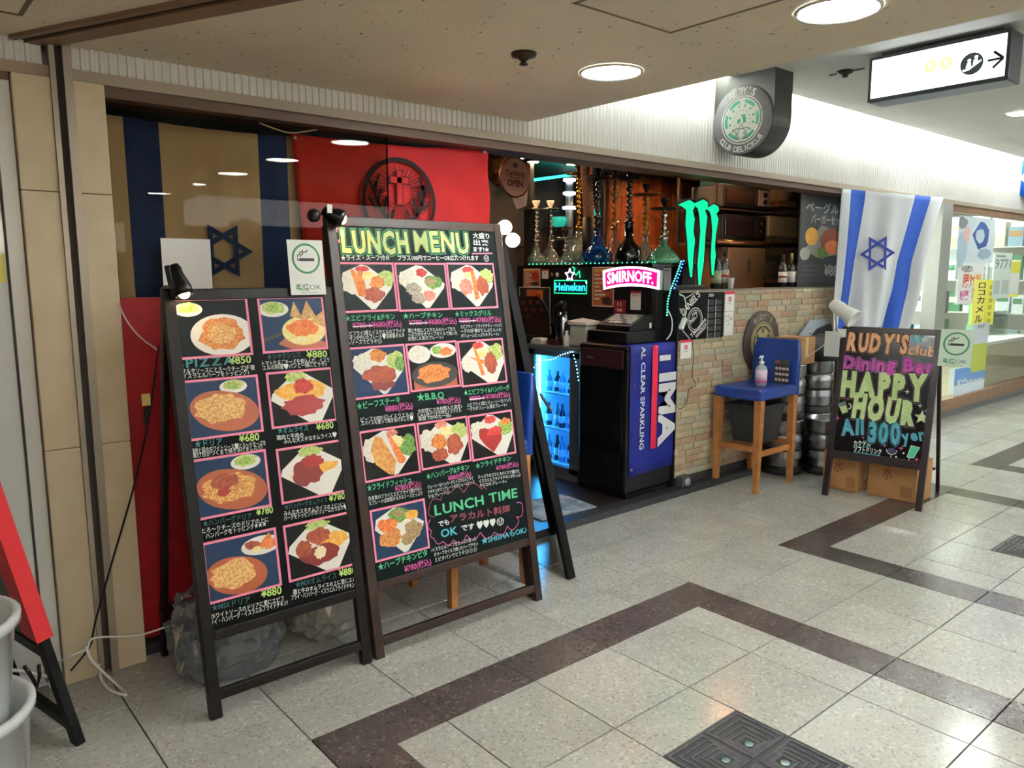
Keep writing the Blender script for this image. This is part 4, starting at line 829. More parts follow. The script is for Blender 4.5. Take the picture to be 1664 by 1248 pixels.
for zi, z in enumerate((.121, .381, .641)):
    for i in range(5):
        cx, cy = X0+.11+.02*(i % 2), 3.88+.072*i; h = (.19, .17, .15)[zi]; lay = ('bottom', 'middle', 'top')[zi]
        tb = thing('bottle', 'bottle number %s from the left on the %s shelf of the blue fridge' % (('five', 'four', 'three', 'two', 'one')[i], lay), 'bottle', (cx, cy, z), 'bottles in the blue fridge')
        MB().lathe([(.025, z), (.026, z+.01), (.026, z+h*.6), (.011, z+h*.8), (.011, z+h)], (cx, cy, 0), GB if (i+zi) % 2 else mat('#5d93b5', .25), 12).build('glass_body', tb)
        MB().lathe([(.0265, z+h*.2), (.0265, z+h*.5)], (cx, cy, 0), mat('#c3dcea', .5), 12).build('paper_label', tb)
# string of blue lights over the fridge
def light_string(name, label, pts, col, s, n, r=.006):
    t = thing(name, label, 'light string', pts[0]); P = [Vector(p) for p in pts]; MB().tube(P, .0018, BLACKM, 5).build('wire', t); mb = MB()
    L = [(b-a).length for a, b in zip(P, P[1:])]; T = sum(L)
    for k in range(n):
        d = T*k/(n-1); i = 0
        while i < len(L)-1 and d > L[i]: d -= L[i]; i += 1
        mb.ball(P[i].lerp(P[i+1], min(1, d/L[i])), r, glow(col, s), 6, 4)
    b = mb.build('bulbs', t); b['kind'] = 'stuff'; return t
light_string('light_string', 'string of pale blue lights draped over the fridge door', [PX(868, 597, 3.755), PX(880, 586, 3.755), PX(898, 584, 3.755), PX(911, 577, 3.755), PX(930, 571, 3.755), PX(936, 590, 3.755), PX(940, 618, 3.755)], '#8fd8ff', 12, 26, .004)
# black cooler with banner on its side
t = thing('black_cooler', 'black upright cooler at the entrance with the blue banner on its side', 'cooler', (4.05, 3.5, .03)); X0, Y0, Y1, X1 = 3.715, 3.252, 3.69, 4.195
MB().box(X0, Y0, .06, X1, Y1, 1.04, BLACK, .02).box(X0+.03, Y0+.02, .0305, X1-.03, Y1-.02, .062, BLACKM).build('cabinet', t)
MB().box(X0-.012, Y0+.03, .36, X0+.002, Y1-.03, .88, mat('#08080a', .12, coat=.4), .004).build('door_pane', t)
MB().box(X0-.012, Y0+.03, .89, X0+.002, Y1-.03, 1.01, mat('#2c1519', .3), .004).build('header', t)
for k in range(11): z = .10+.021*k; MB().box(X0-.006, Y0+.05, z, X0+.002, Y1-.05, z+.009, BLACKM).build('vent_slat', t)
f = Fr((X0-.0125, 3.5, 0), (0, -1, 0), (0, 0, 1)); mb = MB(); f.text(mb, 'besco', (-.09, .945), .05, .016, .0003, mat('#b9a7a7', .5)); mb.build('maker_mark', t)
# blue banner
t = thing('banner', 'royal blue vodka banner with vertical white lettering on the black cooler', 'banner', (3.97, 3.24, .18)); NV = mat('#0a166e', .6, noise=(6, '#08125e'), spec=.3)
mb = MB(); rows = []
for i in range(13):
    v = i/12; rows.append([(3.735+.475*u+.02*u*v, 3.243-.004*v*math.sin(u*5+1)-.003*math.sin(u*11), 1.042-.86*v+.015*u*v) for u in (j/16 for j in range(17))])
rows.insert(0, [(a, 3.36, 1.0445) for a, b, c in rows[0]]); mb.grid(rows, NV); mb.build('cloth', t, solid=.0015)
f = Fr((0, 3.234, 0), (1, 0, 0), (0, 0, 1)); mb = MB(); RB = mat('#c8163c', .6); LW = mat('#d8d9dd', .6)
def vtext(fr, mb, s, x, y0, y1, h, w, m, bold=0.):   # text reading downwards: up of the letters points to +u
    vs, fs, W = textmesh(s, bold); k = (y0-y1)/W; ky = h/.72
    mb.add([fr.at(x+b*ky, y0-a*k, w) for a, b in vs], fs, m)
u0 = f.px(1060, 600)[0]; u1 = f.px(1069, 600)[0]; f.rect(mb, u0, f.px(1064, 728)[1], u1, 1.035, 0, RB)
vtext(f, mb, 'AL CLEAR SPARKLING', f.px(1042, 600)[0], f.px(1045, 563)[1], f.px(1045, 730)[1], .042, 0, LW, .02)
vtext(f, mb, 'IMA', f.px(1072, 650)[0], f.px(1080, 606)[1], f.px(1080, 724)[1], .165, 0, LW, .05)
f.rect(mb, f.px(1072, 580)[0], f.px(1080, 586)[1], f.px(1090, 580)[0], f.px(1080, 577)[1], 0, LW)
f.ring(mb, f.px(1098, 735)[0], f.px(1098, 735)[1], .02, .017, 0, LW, 16); f.text(mb, 'R', (f.px(1098, 735)[0]-.006, f.px(1098, 735)[1]-.008), .012, .016, 0, LW)
for x, y_ in ((1031, 624), (1026, 764)): f.ring(mb, f.px(x, y_)[0], f.px(x, y_)[1], .010, .005, 0, CHROME, 14)
mb.build('print', t)
# doormat
mb = MB(); mb.prism([(3.02, 3.30, .0305), (3.47, 3.27, .0305), (3.50, 3.62, .0305), (3.05, 3.66, .0305)], (0, 0, .008), mat('#9aa0a4', .9, noise=(9, '#5f6a78', .12))); mb.build('doormat', label='worn pale doormat inside the shop threshold', cat='mat')
# bar superstructure: black back panel and bar top
tbar = thing('bar', 'black bar with upright front hung with posters and neon signs', 'bar', (4.35, 4.0, .03))
MB().box(4.08, 3.365, 1.045, 4.12, 4.75, 1.545, mat('#0e0a0a', .5, spec=.2)).box(4.12, 3.365, 1.045, 4.2, 3.385, 1.545, mat('#120e0d', .45)).build('front_panel', tbar)
MB().box(4.08, 3.365, 1.545, 4.62, 4.75, 1.565, mat('#15110f', .25)).build('bar_top', tbar)
MB().box(4.45, 3.4, .03, 4.6, 4.75, 1.545, BLACKM).build('bar_body', tbar)
# dark counter to the left with tissue boxes and menu holder
MB().box(3.3, 4.30, .03, 4.05, 5.2, 1.04, mat('#15100f', .4)).build('side_counter', label='dark side counter left of the blue fridge', cat='counter')
f = Fr((4.0795, 0, 0), (0, -1, 0), (0, 0, 1))
def poster(name, label, cat, q, base, ops, border=None, w=.0012, w0=0.):
    """flat print on the frame f: q = photo corners TL, BR"""
    a, b = f.px(*q[0]), f.px(*q[1]); u0, v1, u1, v0 = a[0], a[1], b[0], b[1]; t = thing(name, label, cat, f.at((u0+u1)/2, v0, 0))
    mb = MB(); w += w0; f.box(mb, u0, v0, u1, v1, w0, w, border or base); s_ = mb.build('sheet', t); mb = MB(); e = .006 if border else 0
    if border: f.rect(mb, u0+e, v0+e, u1-e, v1-e, w+.0003, base)
    for i, o in enumerate(ops):
        k = w+.0006+.0002*i; W, H = u1-u0, v1-v0
        if o[0] == 'r': f.rect(mb, u0+o[1]*W, v0+o[2]*H, u0+o[3]*W, v0+o[4]*H, k, o[5])
        elif o[0] == 't': f.text(mb, o[1], (u0+o[2]*W, v0+o[3]*H), o[4]*W, o[5]*H, k, o[6], .02)
        elif o[0] == 'b': rn = random.Random(i); f.poly(mb, [(u0+W*(o[1]+o[3]*g*math.cos(a_)), v0+H*(o[2]+o[4]*g*math.sin(a_))) for a_, g in ((2*PI*n/14, rn.uniform(.8, 1.1)) for n in range(14))], k, o[5])
        elif o[0] == 's': f.star(mb, u0+o[1]*W, v0+o[2]*H, o[3]*W, k, o[4])
    if mb.v: mb.build('print', s_)
    return t
OR = mat('#c8703c', .55, noise=(5, '#a4402a')); YL = mat('#dcae5a', .6); RD = mat('#b02a2c', .6); CR_ = mat('#e3ddd2', .6)
menu_ops = [('r', .08, .88, .6, .95, YL)]+[('r', .1, .78-.1*k, .35+.13*(k % 3), .82-.1*k, CR_) for k in range(7)]+[('b', .72, .6, .2, .25, RD), ('b', .7, .15, .25, .12, mat('#2a1a1a', .6))]
poster('poster', 'orange drinks poster left of the star neon on the bar panel', 'poster', ((851, 437), (878, 466)), OR, menu_ops, CR_)
poster('poster', 'black framed poster with orange inset below the upper orange poster', 'poster', ((844, 466), (894, 520)), mat('#15120f', .5), [('r', .24, .4, .78, .92, OR), ('b', .6, .6, .15, .2, RD)], CR_)
poster('poster', 'tall orange and red drinks poster between the two lit signs', 'poster', ((963, 434), (997, 499)), OR, menu_ops, CR_)
poster('payment_card', 'small white payment card with red header on the bar panel', 'card', ((881, 438), (891, 453)), PAPER, [('r', 0, .85, 1, 1, RD), ('t', 'P', .35, .45, .3, .25, RD)])
poster('payment_card', 'white payment card below the curved pink sign', 'card', ((1025, 473), (1041, 504)), PAPER, [('r', 0, .88, 1, 1, RD), ('t', 'PayPay', .15, .74, .7, .08, RD)])
poster('red_sticker', 'rounded red notice below the tall orange poster', 'sticker', ((998, 487), (1017, 513)), mat('#7c1220', .5), [('r', .3, .6, .36, .85, CR_), ('r', .55, .6, .61, .85, CR_), ('t', 'OK', .25, .25, .5, .2, CR_)])
poster('grey_notice', 'pale grey notice at the right end of the bar panel', 'notice', ((1079, 435), (1090, 472)), mat('#9ea0a2', .5), [('t', 'sho', .1, .85, .6, .08, BLACKM)])
for x, m, lb in ((897, mat('#5a2a2c', .5), 'round dark red sticker'), (905.5, mat('#c3c8c4', .5), 'round pale sticker')):
    mb = MB(); c = f.px(x, 446.5); mb.lathe([(.017, 0), (.017, .0015)], f.at(c[0], c[1], 0), m, 18, axis=(-1, 0, 0)); mb.build('round_sticker', label=lb+' on the bar panel beside the star neon', cat='sticker')
# curved pink lit sign
k_ = cc(780, 220, .2163); t = thing('lit_sign', 'curved pink and white lit sign reading SMIRNOFF on the bar panel', 'sign', f.at(*f.px(1030, 466), 0))
def arcquad(x0, x1, yt_e, yt_m, yb_e, yb_m, n=16):
    T = []; Bq = []
    for i in range(n+1):
        s = i/n; q = 1-(2*s-1)**2; T.append(f.px(*k_(x0+(x1-x0)*s, yt_e+(yt_m-yt_e)*q))); Bq.append(f.px(*k_(x0+8+(x1-x0-16)*s if False else x0-4*(1-2*s)*-1+(x1-x0)*s, yb_e+(yb_m-yb_e)*q)))
    return T, Bq
def arcstrip(mb, A, w, m, th=None):
    T, Bq = A
    for i in range(len(T)-1): f.poly(mb, [Bq[i], Bq[i+1], T[i+1], T[i]], w, m)
A = arcquad(948, 1376, 1016, 984, 1160, 1132); mb = MB(); pts = [f.at(u, v, .004) for u, v in A[0]+A[1][::-1]]; mb.prism(pts, f.n*.03, mat('#d8d8d8', .4)); cs = mb.build('case', t)
mb = MB(); arcstrip(mb, A, .0355, glow('#ffeef6', 2.6)); mb.build('border', cs)
mb = MB(); arcstrip(mb, arcquad(966, 1360, 1032, 1000, 1140, 1112), .0362, glow('#e0147c', 1.1)); mb.build('pink_field', cs)
mb = MB()
vs, fs, W = textmesh('SMIRNOFF.', .025); out = []
for a, b in vs:
    s = a/W; q = 1-(2*(.04+.92*s)-1)**2; u, v = f.px(*k_(982+346*s, 1120-24*q-(b/.72)*82)); out.append(f.at(u, v, .037))
mb.add(out, fs, glow('#fff4fa', 2.4)); mb.build('lettering', cs)
# neon star sign
t = thing('neon_sign', 'green and blue neon sign reading Heineken with a star above', 'sign', f.at(*f.px(925, 481), 0)); u0, v0 = f.px(904, 476); u1, v1 = f.px(957, 456)
mb = MB(); f.box(mb, u0, v0, u1, v1, .003, .02, mat('#04121c', .4)); bp = mb.build('back_box', t)
mb = MB(); f.line(mb, [(u0, v0), (u1, v0), (u1, v1), (u0, v1), (u0, v0)], .006, .022, glow('#18c070', 3.)); mb.build('tube_frame', bp)
mb = MB(); f.text(mb, 'Heineken', (u0+.008, v0+.02), (u1-u0)-.022, .06, .0215, glow('#2cc4d8', 2.2), .015); f.text(mb, 'Heineken', (u0+.008, v0+.02), (u1-u0)-.022, .06, .0208, glow('#0c5f70', .7), .06); f.ell(mb, u1-.005, v1-.012, .008, .008, .0222, glow('#e8fff8', 3), 10); mb.build('lettering', bp)
mb = MB(); c = f.px(929, 447); R1 = .052
for i in range(5):
    P5 = [(c[0]+(R1 if k % 2 == 0 else R1*.42)*math.cos(PI/2+PI*k/5), c[1]+(R1 if k % 2 == 0 else R1*.42)*math.sin(PI/2+PI*k/5)) for k in range(11)]
f.line(mb, P5, .008, .02, glow('#f4d8ee', 3)); f.star(mb, c[0], c[1], R1*.9, .017, mat('#0a1030', .5)); mb.build('star', t)
mb = MB(); f.text(mb, 'EST', (c[0]-.085, c[1]-.05), .035, .014, .01, glow('#79d6e8', 1.5)); f.text(mb, '1873', (c[0]+.045, c[1]-.05), .04, .014, .01, glow('#79d6e8', 1.5)); mb.build('small_lettering', t)
mb = MB(); g_ = [f.at(c[0]+a, c[1]+b, .012) for a, b in ((.02, .06), (.045, .045), (.03, .02), (.06, .0), (.09, .03), (.1, -.02))]; mb.tube(g_, .004, glow('#1fd98a', 2.5), 6); mb.build('green_coil', t)
# LED rope at the end of the bar
LED = [PY(1107, 425, 3.25), PY(1100, 445, 3.25), PY(1090, 470, 3.25), PY(1085, 490, 3.25), PY(1084, 512, 3.25)]
light_string('light_string', 'cyan and blue light string running down the end of the bar panel', [LED[0], LED[1], LED[2], LED[3], LED[4]], '#3fffd0', 6, 22, .005)
light_string('light_string', 'deep blue light string beside the claw mark sign', [PY(1111, 424, 3.252), PY(1104, 446, 3.252), PY(1096, 468, 3.252)], '#3060ff', 8, 9, .005)

# ------------------------------------------------------------------ on the coolers
t = thing('cash_register', 'black cash register on top of the black cooler', 'cash register', (3.98, 3.46, 1.0485)); z = 1.0485
MB().box(3.77, 3.31, z, 4.06, 3.66, z+.075, BLACK, .004).build('drawer', t)
mb = MB(); mb.prism([(3.83, 3.34, z+.077), (4.07, 3.34, z+.077), (4.07, 3.34, z+.175), (4.02, 3.34, z+.18), (3.84, 3.34, z+.11)], (0, .30, 0), BLACK); mb.build('body', t)
fk = Fr((3.85, 3.62, z+.115), (0, -1, 0), (.18, 0, .07)); mb = MB()
for i in range(6):
    for j in range(4): fk.box(mb, .02+.04*i, .02+.036*j, .052+.04*i, .048+.036*j, 0, .006, mat('#b9bbb8' if (i+j) % 4 else '#5d605f', .5), 0)
mb.build('keypad', t)
mb = MB(); f2 = Fr((0, 3.3395, 0), (1, 0, 0), (0, 0, 1)); f2.box(mb, 4.03, z+.09, 4.05, z+.125, 0, .0015, PAPER); mb.build('sticker', t)
def tub(name, label, x, y, z, a, b, h, m, lid):
    t = thing(name, label, 'box', (x, y, z)); mb = MB(); mb.obox((x, y, z+h/2), (a, 0, 0), (0, b, 0), (0, 0, h/2), m, .018); mb.build('body', t)
    MB().obox((x, y, z+h+.006), (a+.008, 0, 0), (0, b+.008, 0), (0, 0, .008), lid, .005).build('lid', t); return t
FRO = glass('#e6e3dc', .8, .2, .75, '#dedbd2')
tub('plastic_box', 'frosted plastic food box beside the cash register', 3.90, 3.80, .9925, .085, .085, .155, FRO, mat('#dfddd6', .5))
tub('plastic_box', 'second frosted plastic box behind the first on the fridge', 4.01, 3.945, .9925, .045, .045, .16, FRO, mat('#d4d2ca', .5))
mb = MB(); mb.prism([(3.84, 3.74, 1.164), (4.0, 3.74, 1.164), (4.02, 3.95, 1.18), (3.86, 3.95, 1.164)], (0, 0, .003), PAPER); mb.build('paper_slip', label='white paper slip lying on the plastic boxes', cat='paper')
def flask(x, y, z, h, r, label):
    t = thing('vacuum_flask', label, 'flask', (x, y, z)); MB().lathe([(r*.96, z), (r, z+.01), (r, z+h*.62), (r*.62, z+h*.8)], (x, y, 0), mat('#9b9ca0', .22, 1.), 22).build('body', t)
    MB().lathe([(r*.64, z+h*.8), (r*.60, z+h*.9), (r*.55, z+h), (0, z+h)], (x, y, 0), BLACK, 18).tube([(x-r*.3, y+r*.5, z+h*.92), (x-.02, y+r*1.5, z+h*.86), (x-.02, y+r*1.6, z+h*.5), (x, y+r, z+h*.4)], .008, BLACK).build('cap_and_handle', t)
flask(3.925, 4.06, .9925, .30, .055, 'steel vacuum flask with black cap in front of the bar panel'); flask(4.015, 4.15, .9925, .31, .05, 'rear steel vacuum flask half hidden behind the first')
t = thing('spray_bottle', 'small white bottle on the edge of the fridge top', 'bottle', (3.83, 3.92, .9925)); MB().lathe([(.026, .9925), (.027, 1.0), (.027, 1.06), (.012, 1.075), (.010, 1.10), (0, 1.102)], (3.83, 3.92, 0), WHITE, 16).build('body', t)
MB().box(3.78, 4.13, .9925, 3.86, 4.25, 1.02, PAPER, .004).box(3.78, 4.14, 1.02, 3.85, 4.23, 1.035, PAPER, .004).build('towel', label='folded white cloth on the left of the fridge top', cat='cloth')
MB().box(3.79, 3.99, .9925, 3.862, 4.085, 1.03, mat('#3b1116', .5), .003).build('red_box', label='low dark red box beside the white cloth on the fridge', cat='box')
MB().box(3.94, 4.31, 1.0405, 4.05, 4.46, 1.10, mat('#cfcac0', .5), .005).box(3.95, 4.32, 1.10, 4.05, 4.40, 1.18, mat('#cfcac0', .5), .005).build('tissue_box', label='pale tissue boxes stacked left of the steel flask', cat='box')
mb = MB(); P = [PX(x, y_, 3.93) for x, y_ in ((832, 482), (876, 481), (886, 492), (893, 510), (894, 530))]; P[-1].z = 1.0405; P.append(Vector((3.93, P[0].y, 1.0405))); mb.prism(P, (-.01, 0, 0), mat('#1d0f0f', .4)); mh = mb.build('menu_holder', label='dark round-cornered menu with dish photos standing on the side counter', cat='menu')
f3 = Fr((3.9195, 0, 0), (0, -1, 0), (0, 0, 1)); mb = MB()
for x, y_ in ((850, 492), (862, 491), (874, 491), (855, 503), (867, 503), (880, 503), (858, 514)): c = f3.px(x, y_); f3.ell(mb, c[0], c[1], .024, .016, .0005, mat('#5b2420', .5), 14)
mb.build('print', mh)

# ------------------------------------------------------------------ water pipes on the bar top
GCL = glass('#e9f3ee', 2.6, .04, .20, '#d9efe6'); GBL = glass('#7ab8e6', 2.6, .04, .28, '#2a6fd0'); GGN = glass('#bfead2', 2.4, .04, .3, '#7fe0b0'); GOLD = mat('#b5843f', .25, 1.); PINKG = glass('#f0cfc8', 2.4, .04, .35, '#e8b0a0'); BKG = mat('#111013', .12, coat=.5); BRASS = mat('#8c6b3a', .3, .9)
def hookah(label, xb, yb, ytop, glassm, stem, r, kind, tray_y=None, bowlm=BLACK, xd=None):
    XH = xd or 4.28; P = PX(xb, yb, XH); x, y, z = XH, P.y, 1.5655; H = PX(xb, ytop, XH).z-z; g = .36*H if kind != 2 else .42*H
    t = thing('water_pipe', label, 'water pipe', (x, y, z), 'water pipes on the bar')
    if kind == 0: pf = [(r*.8, 0), (r, .01), (r*.98, g*.25), (r*.6, g*.55), (r*.22, g*.8), (r*.24, g)]
    elif kind == 1: pf = [(r*.7, 0), (r*.95, g*.1), (r, g*.3), (r*.6, g*.5), (r*.4, g*.58), (r*.42, g*.7), (r*.2, g*.85), (r*.2, g)]
    else: pf = [(r*.75, 0), (r*.9, g*.05), (r*.95, g*.2), (r*.85, g*.4), (r*.35, g*.62), (r*.3, g)]
    MB().lathe([(a, z+b) for a, b in pf], (x, y, 0), glassm, 22).build('vase', t)
    rn = random.Random(int(xb)); s = [(.014, g*.7)]; zz = g
    s.append((.012, zz)); s.append((.034, zz+.004)); s.append((.034, zz+.02)); zz += .03
    while zz < H-.10:
        k = rn.uniform(.03, .05); s += [(.012, zz), (rn.uniform(.020, .032), zz+k*.4), (.012, zz+k*.8)]; zz += k
    s += [(.011, zz), (.011, H-.06)]
    MB().lathe([(a, z+b) for a, b in s], (x, y, 0), stem, 14).build('stem', t)
    MB().lathe([(.010, H-.085+z), (.06, H-.082+z), (.10, H-.072+z), (.10, H-.066+z), (.06, H-.076+z), (.010, H-.078+z)], (x, y, 0), stem if tray_y is None else bowlm, 22).build('ash_tray', t)
    MB().lathe([(.010, z+H-.068), (.014, z+H-.05), (.03, z+H-.015), (.032, z+H), (.026, z+H), (.012, z+H-.03), (0, z+H-.03)], (x, y, 0), bowlm, 16).build('bowl', t)
    MB().tube([(x, y, z+g+.015), (x-.02, y-.035, z+g+.03), (x-.03, y-.06, z+g+.06)], .007, stem).build('hose_port', t)
SIL = mat('#b9b4ab', .22, 1.)
hookah('clear glass water pipe with thin silver stem at the left end of the bar', 871, 433, 326, GCL, SIL, .075, 1, bowlm=mat('#d9d6cf', .5), xd=4.22)
hookah('silver water pipe with clear base, second from the left end of the bar', 894, 432, 326, GCL, SIL, .09, 0, bowlm=mat('#d9d6cf', .5), xd=4.42)
hookah('short small water pipe with clear base standing before the gold one', 918, 430, 372, GCL, SIL, .065, 0, xd=4.20)
hookah('tall gold stemmed water pipe with wide clear base', 939, 430, 268, GCL, GOLD, .125, 1, xd=4.42)
hookah('water pipe with blue glass base and black stem', 970, 430, 272, GBL, BKG, .12, 1, tray_y=1, xd=4.24)
hookah('tall brass water pipe with pinkish glass base', 998, 428, 272, PINKG, BRASS, .085, 0, tray_y=1, xd=4.46)
hookah('black water pipe with dark rounded base', 1021, 427, 274, BKG, BKG, .10, 2, tray_y=1, xd=4.22)
hookah('brass water pipe with clear base between the black and green ones', 1048, 426, 300, GCL, BRASS, .085, 0, xd=4.46)
hookah('water pipe with green-lit base, light put in its tint, and black bowl at the right end', 1078, 425, 322, GGN, SIL, .115, 0, tray_y=1, xd=4.24)  # green light falling on this base is put into its glass colour
light_string('light_string', 'green light string lying along the bar top among the water pipes', [(4.12, 4.65, 1.575), (4.14, 4.2, 1.575), (4.13, 3.8, 1.575), (4.14, 3.4, 1.575), (4.12, 3.38, 1.575)], '#38ffb0', 5, 30, .004)

# ================================================================== BRICK HALF WALL
BX0, BX1, BYF, BZ0, BZ1 = 4.205, 6.38, 3.238, .095, 1.375
bw = MB().box(BX0, BYF+.004, .03, BX1, BYF+.12, BZ1, mat('#b9ae95', .85)).build('wall_front', kind='structure')
MB().box(BX0, BYF+.004, BZ1, BX1, BYF+.14, BZ1+.014, mat('#6b6459', .5)).build('wall_cap', bw)
MB().box(BX0, BYF-.001, .045, BX1, BYF+.01, .095, mat('#2a2724', .6)).build('baseboard', bw)
MB().box(4.194, BYF-.004, .03, 4.2045, BYF+.12, BZ1+.014, BLACKM).build('end_board', bw)
BRM = [mat(c, .8, noise=(14, d), bump=(50, .15)) for c, d in (('#b3a285', '#a3927a'), ('#baac90', '#ab9c80'), ('#a1947d', '#93876f'), ('#ae947a', '#9f8468'), ('#a9a48e', '#9a957f'), ('#a5876f', '#97775f'), ('#b5a688', '#a69778'))]
rn = random.Random(11); ch = .0462; bricks = []; row = 0; z = BZ0
while z < BZ1-.01:
    x = BX0-rn.uniform(0, .14); h = min(ch, BZ1-z)
    while x < BX1:
        L = rn.choice((.12, .14, .17, .2, .22)); a, b = max(x, BX0), min(x+L, BX1)
        if b-a > .02: bricks.append((a, z, b, z+h))
        x += L
    z += ch; row += 1
rest = MB(); SM = {}; nb = 0
def brick_mesh(mb, x0, z0, x1, z1, m, y, d):
    c = .003; g = .0022
    vs = [(x, yy, zz) for k, yy in ((0, y), (0, y-d+.002), (c, y-d)) for x, zz in ((x0+g+k, z0+g+k), (x1-g-k, z0+g+k), (x1-g-k, z1-g-k), (x0+g+k, z1-g-k))]
    mb.add(vs, [(8, 9, 10, 11)]+[(l*4+k, l*4+(k+1) % 4, l*4+4+(k+1) % 4, l*4+4+k) for l in (0, 1) for k in range(4)], m)
bricks.sort(key=lambda b: -(b[2]-b[0])*(b[3]-b[1])/((b[0]+b[2])/2)**3)
hidden = lambda b: (b[0] > 5.45 and b[1] < .75) or (b[0] > 5.9 and b[1] < 1.0)
for b in bricks:
    m = rn.choice(BRM); d = rn.choice((.005, .007, .009))
    if nb < 298 and not hidden(b):
        key = (round(b[2]-b[0], 3), round(b[3]-b[1], 3), BRM.index(m), d)
        if key not in SM:
            t = MB(); w2, h2 = (b[2]-b[0])/2, (b[3]-b[1])/2; brick_mesh(t, -w2, -h2, w2, h2, m, 0, d); me = bpy.data.meshes.new('brick'); me.from_pydata(t.v, [], t.f); me.materials.append(m); SM[key] = me
        ob = bpy.data.objects.new('brick', SM[key]); COL.objects.link(ob); ob.parent = bw; B_ = BASE[bw.name]
        ob.location = ((b[0]+b[2])/2-B_.x, BYF+.005-B_.y, (b[1]+b[3])/2-B_.z); nb += 1
    else: brick_mesh(rest, b[0], b[1], b[2], b[3], m, BYF+.005, d)
rest.build('brick_field', bw, kind='stuff')
YW = BYF-.006
# whisky calendar
f = Fr((0, YW, 0), (1, 0, 0), (0, 0, 1)); t = thing('wall_calendar', 'black whisky calendar sheet on the brick wall', 'calendar', f.at(4.44, 1.04, 0)); u0, v0, u1, v1 = 4.205, 1.05, 4.71, 1.372
mb = MB(); f.box(mb, u0, v0, u1, v1, 0, .002, mat('#060606', .6, spec=.12)); s_ = mb.build('sheet', t); mb = MB(); LW = mat('#cfcdc8', .6); a_ = .62
def rt(s, x, y, L, h, m=LW, bold=.03, ang=a_): f.text(mb, s, (x, y), L, h, .0024, m, bold, ang)
rt("DANIEL'S", 4.245, 1.215, .23, .05); rt('&', 4.222, 1.23, .03, .04)
f.ring(mb, 4.38, 1.185, .085, .078, .0024, LW, 30); f.ring(mb, 4.38, 1.185, .068, .064, .0024, LW, 30); rt('Old', 4.352, 1.205, .045, .022); rt('No.7', 4.335, 1.155, .10, .036)
rt('Tennessee', 4.345, 1.062, .20, .030); rt('WHISKEY', 4.40, 1.052, .15, .030)
f.line(mb, [(4.245, 1.12), (4.33, 1.055)], .006, .0024, LW); f.line(mb, [(4.25, 1.33), (4.36, 1.365)], .006, .0024, LW)
f.text(mb, '2020', (4.525, 1.34), .06, .02, .0024, LW, .03)
for i in range(2):
    for j in range(6):
        x0, y0 = 4.53+.088*i, 1.29-.046*j; f.rect(mb, x0-.008, y0-.008, x0-.002, y0+.032, .0024, LW)
        for k in range(4): f.rect(mb, x0+.004, y0-.006+.009*k, x0+.066-.006*(k % 2), y0-.002+.009*k, .0024, mat('#55565a', .6))
mb.build('print', s_)
def pay(label, x0, z0, w, h, two=False):
    t = thing('payment_card', label, 'card', f.at(x0+w/2, z0, 0)); mb = MB(); f.box(mb, x0, z0, x0+w, z0+h, 0, .0025, PAPER); c = mb.build('card', t); mb = MB()
    if not two:
        f.rect(mb, x0, z0+h*.86, x0+w, z0+h, .003, mat('#d0213f', .6)); f.rect(mb, x0+w*.36, z0+h*.5, x0+w*.64, z0+h*.72, .003, mat('#c9233c', .6)); f.text(mb, 'P', (x0+w*.43, z0+h*.54), w*.14, h*.13, .0034, PAPER, .05); f.text(mb, 'PayPay', (x0+w*.28, z0+h*.36), w*.44, h*.06, .003, mat('#5a5a5c', .6))
    else:
        f.line(mb, [(x0+w*.14, z0+h*.6), (x0+w*.5, z0+h*.6), (x0+w*.5, z0+h*.82), (x0+w*.14, z0+h*.82), (x0+w*.14, z0+h*.6)], .003, .003, mat('#4a4a4c', .6)); f.ring(mb, x0+w*.76, z0+h*.71, w*.12, w*.08, .003, mat('#4a4a4c', .6), 16)
        for k in range(4): f.rect(mb, x0+w*(.24+.16*k), z0+h*.44, x0+w*(.33+.16*k), z0+h*.47, .003, mat('#4a4a4c', .6))
        f.rect(mb, x0+w*.1, z0+h*.13, x0+w*.9, z0+h*.14, .003, mat('#8a8a8c', .6))
    mb.build('print', c)
pay('white payment card with red top right of the calendar', 4.722, 1.232, .115, .14); pay('white notice with drawn symbols right of the calendar', 4.722, 1.058, .112, .17, True)
pay('white payment card hanging below the calendar corner', 4.228, .925, .118, .128)
cord('thin_wire', 'thin black wire hanging down the brick wall', [f.at(4.35, 1.05, .004), f.at(4.375, .93, .005), f.at(4.36, .80, .005), f.at(4.41, .73, .005), f.at(4.33, .71, .005), f.at(4.31, .62, .005), f.at(4.24, .58, .005), f.at(4.21, .60, .005)], .0022, BLACKM)
cord('white_cable', 'white cable with a plug hanging at the end of the bar', [PY(1086, 505, 3.2), PY(1092, 520, 3.2), PY(1091, 540, 3.2), PY(1083, 552, 3.2)], .004, WHITE)
t = thing('plug_adapter', 'white plug adapter hanging before the whisky calendar', 'adapter', PY(1108, 525, 3.2)); MB().bar(PY(1113, 517, 3.195), PY(1106, 535, 3.195), .03, .025, WHITE, bev=.004).build('body', t); MB().tube([PY(1113, 517, 3.195), PY(1116, 500, 3.2), PY(1112, 482, 3.21), PY(1104, 478, 3.215)], .004, WHITE, 6).build('lead', t)
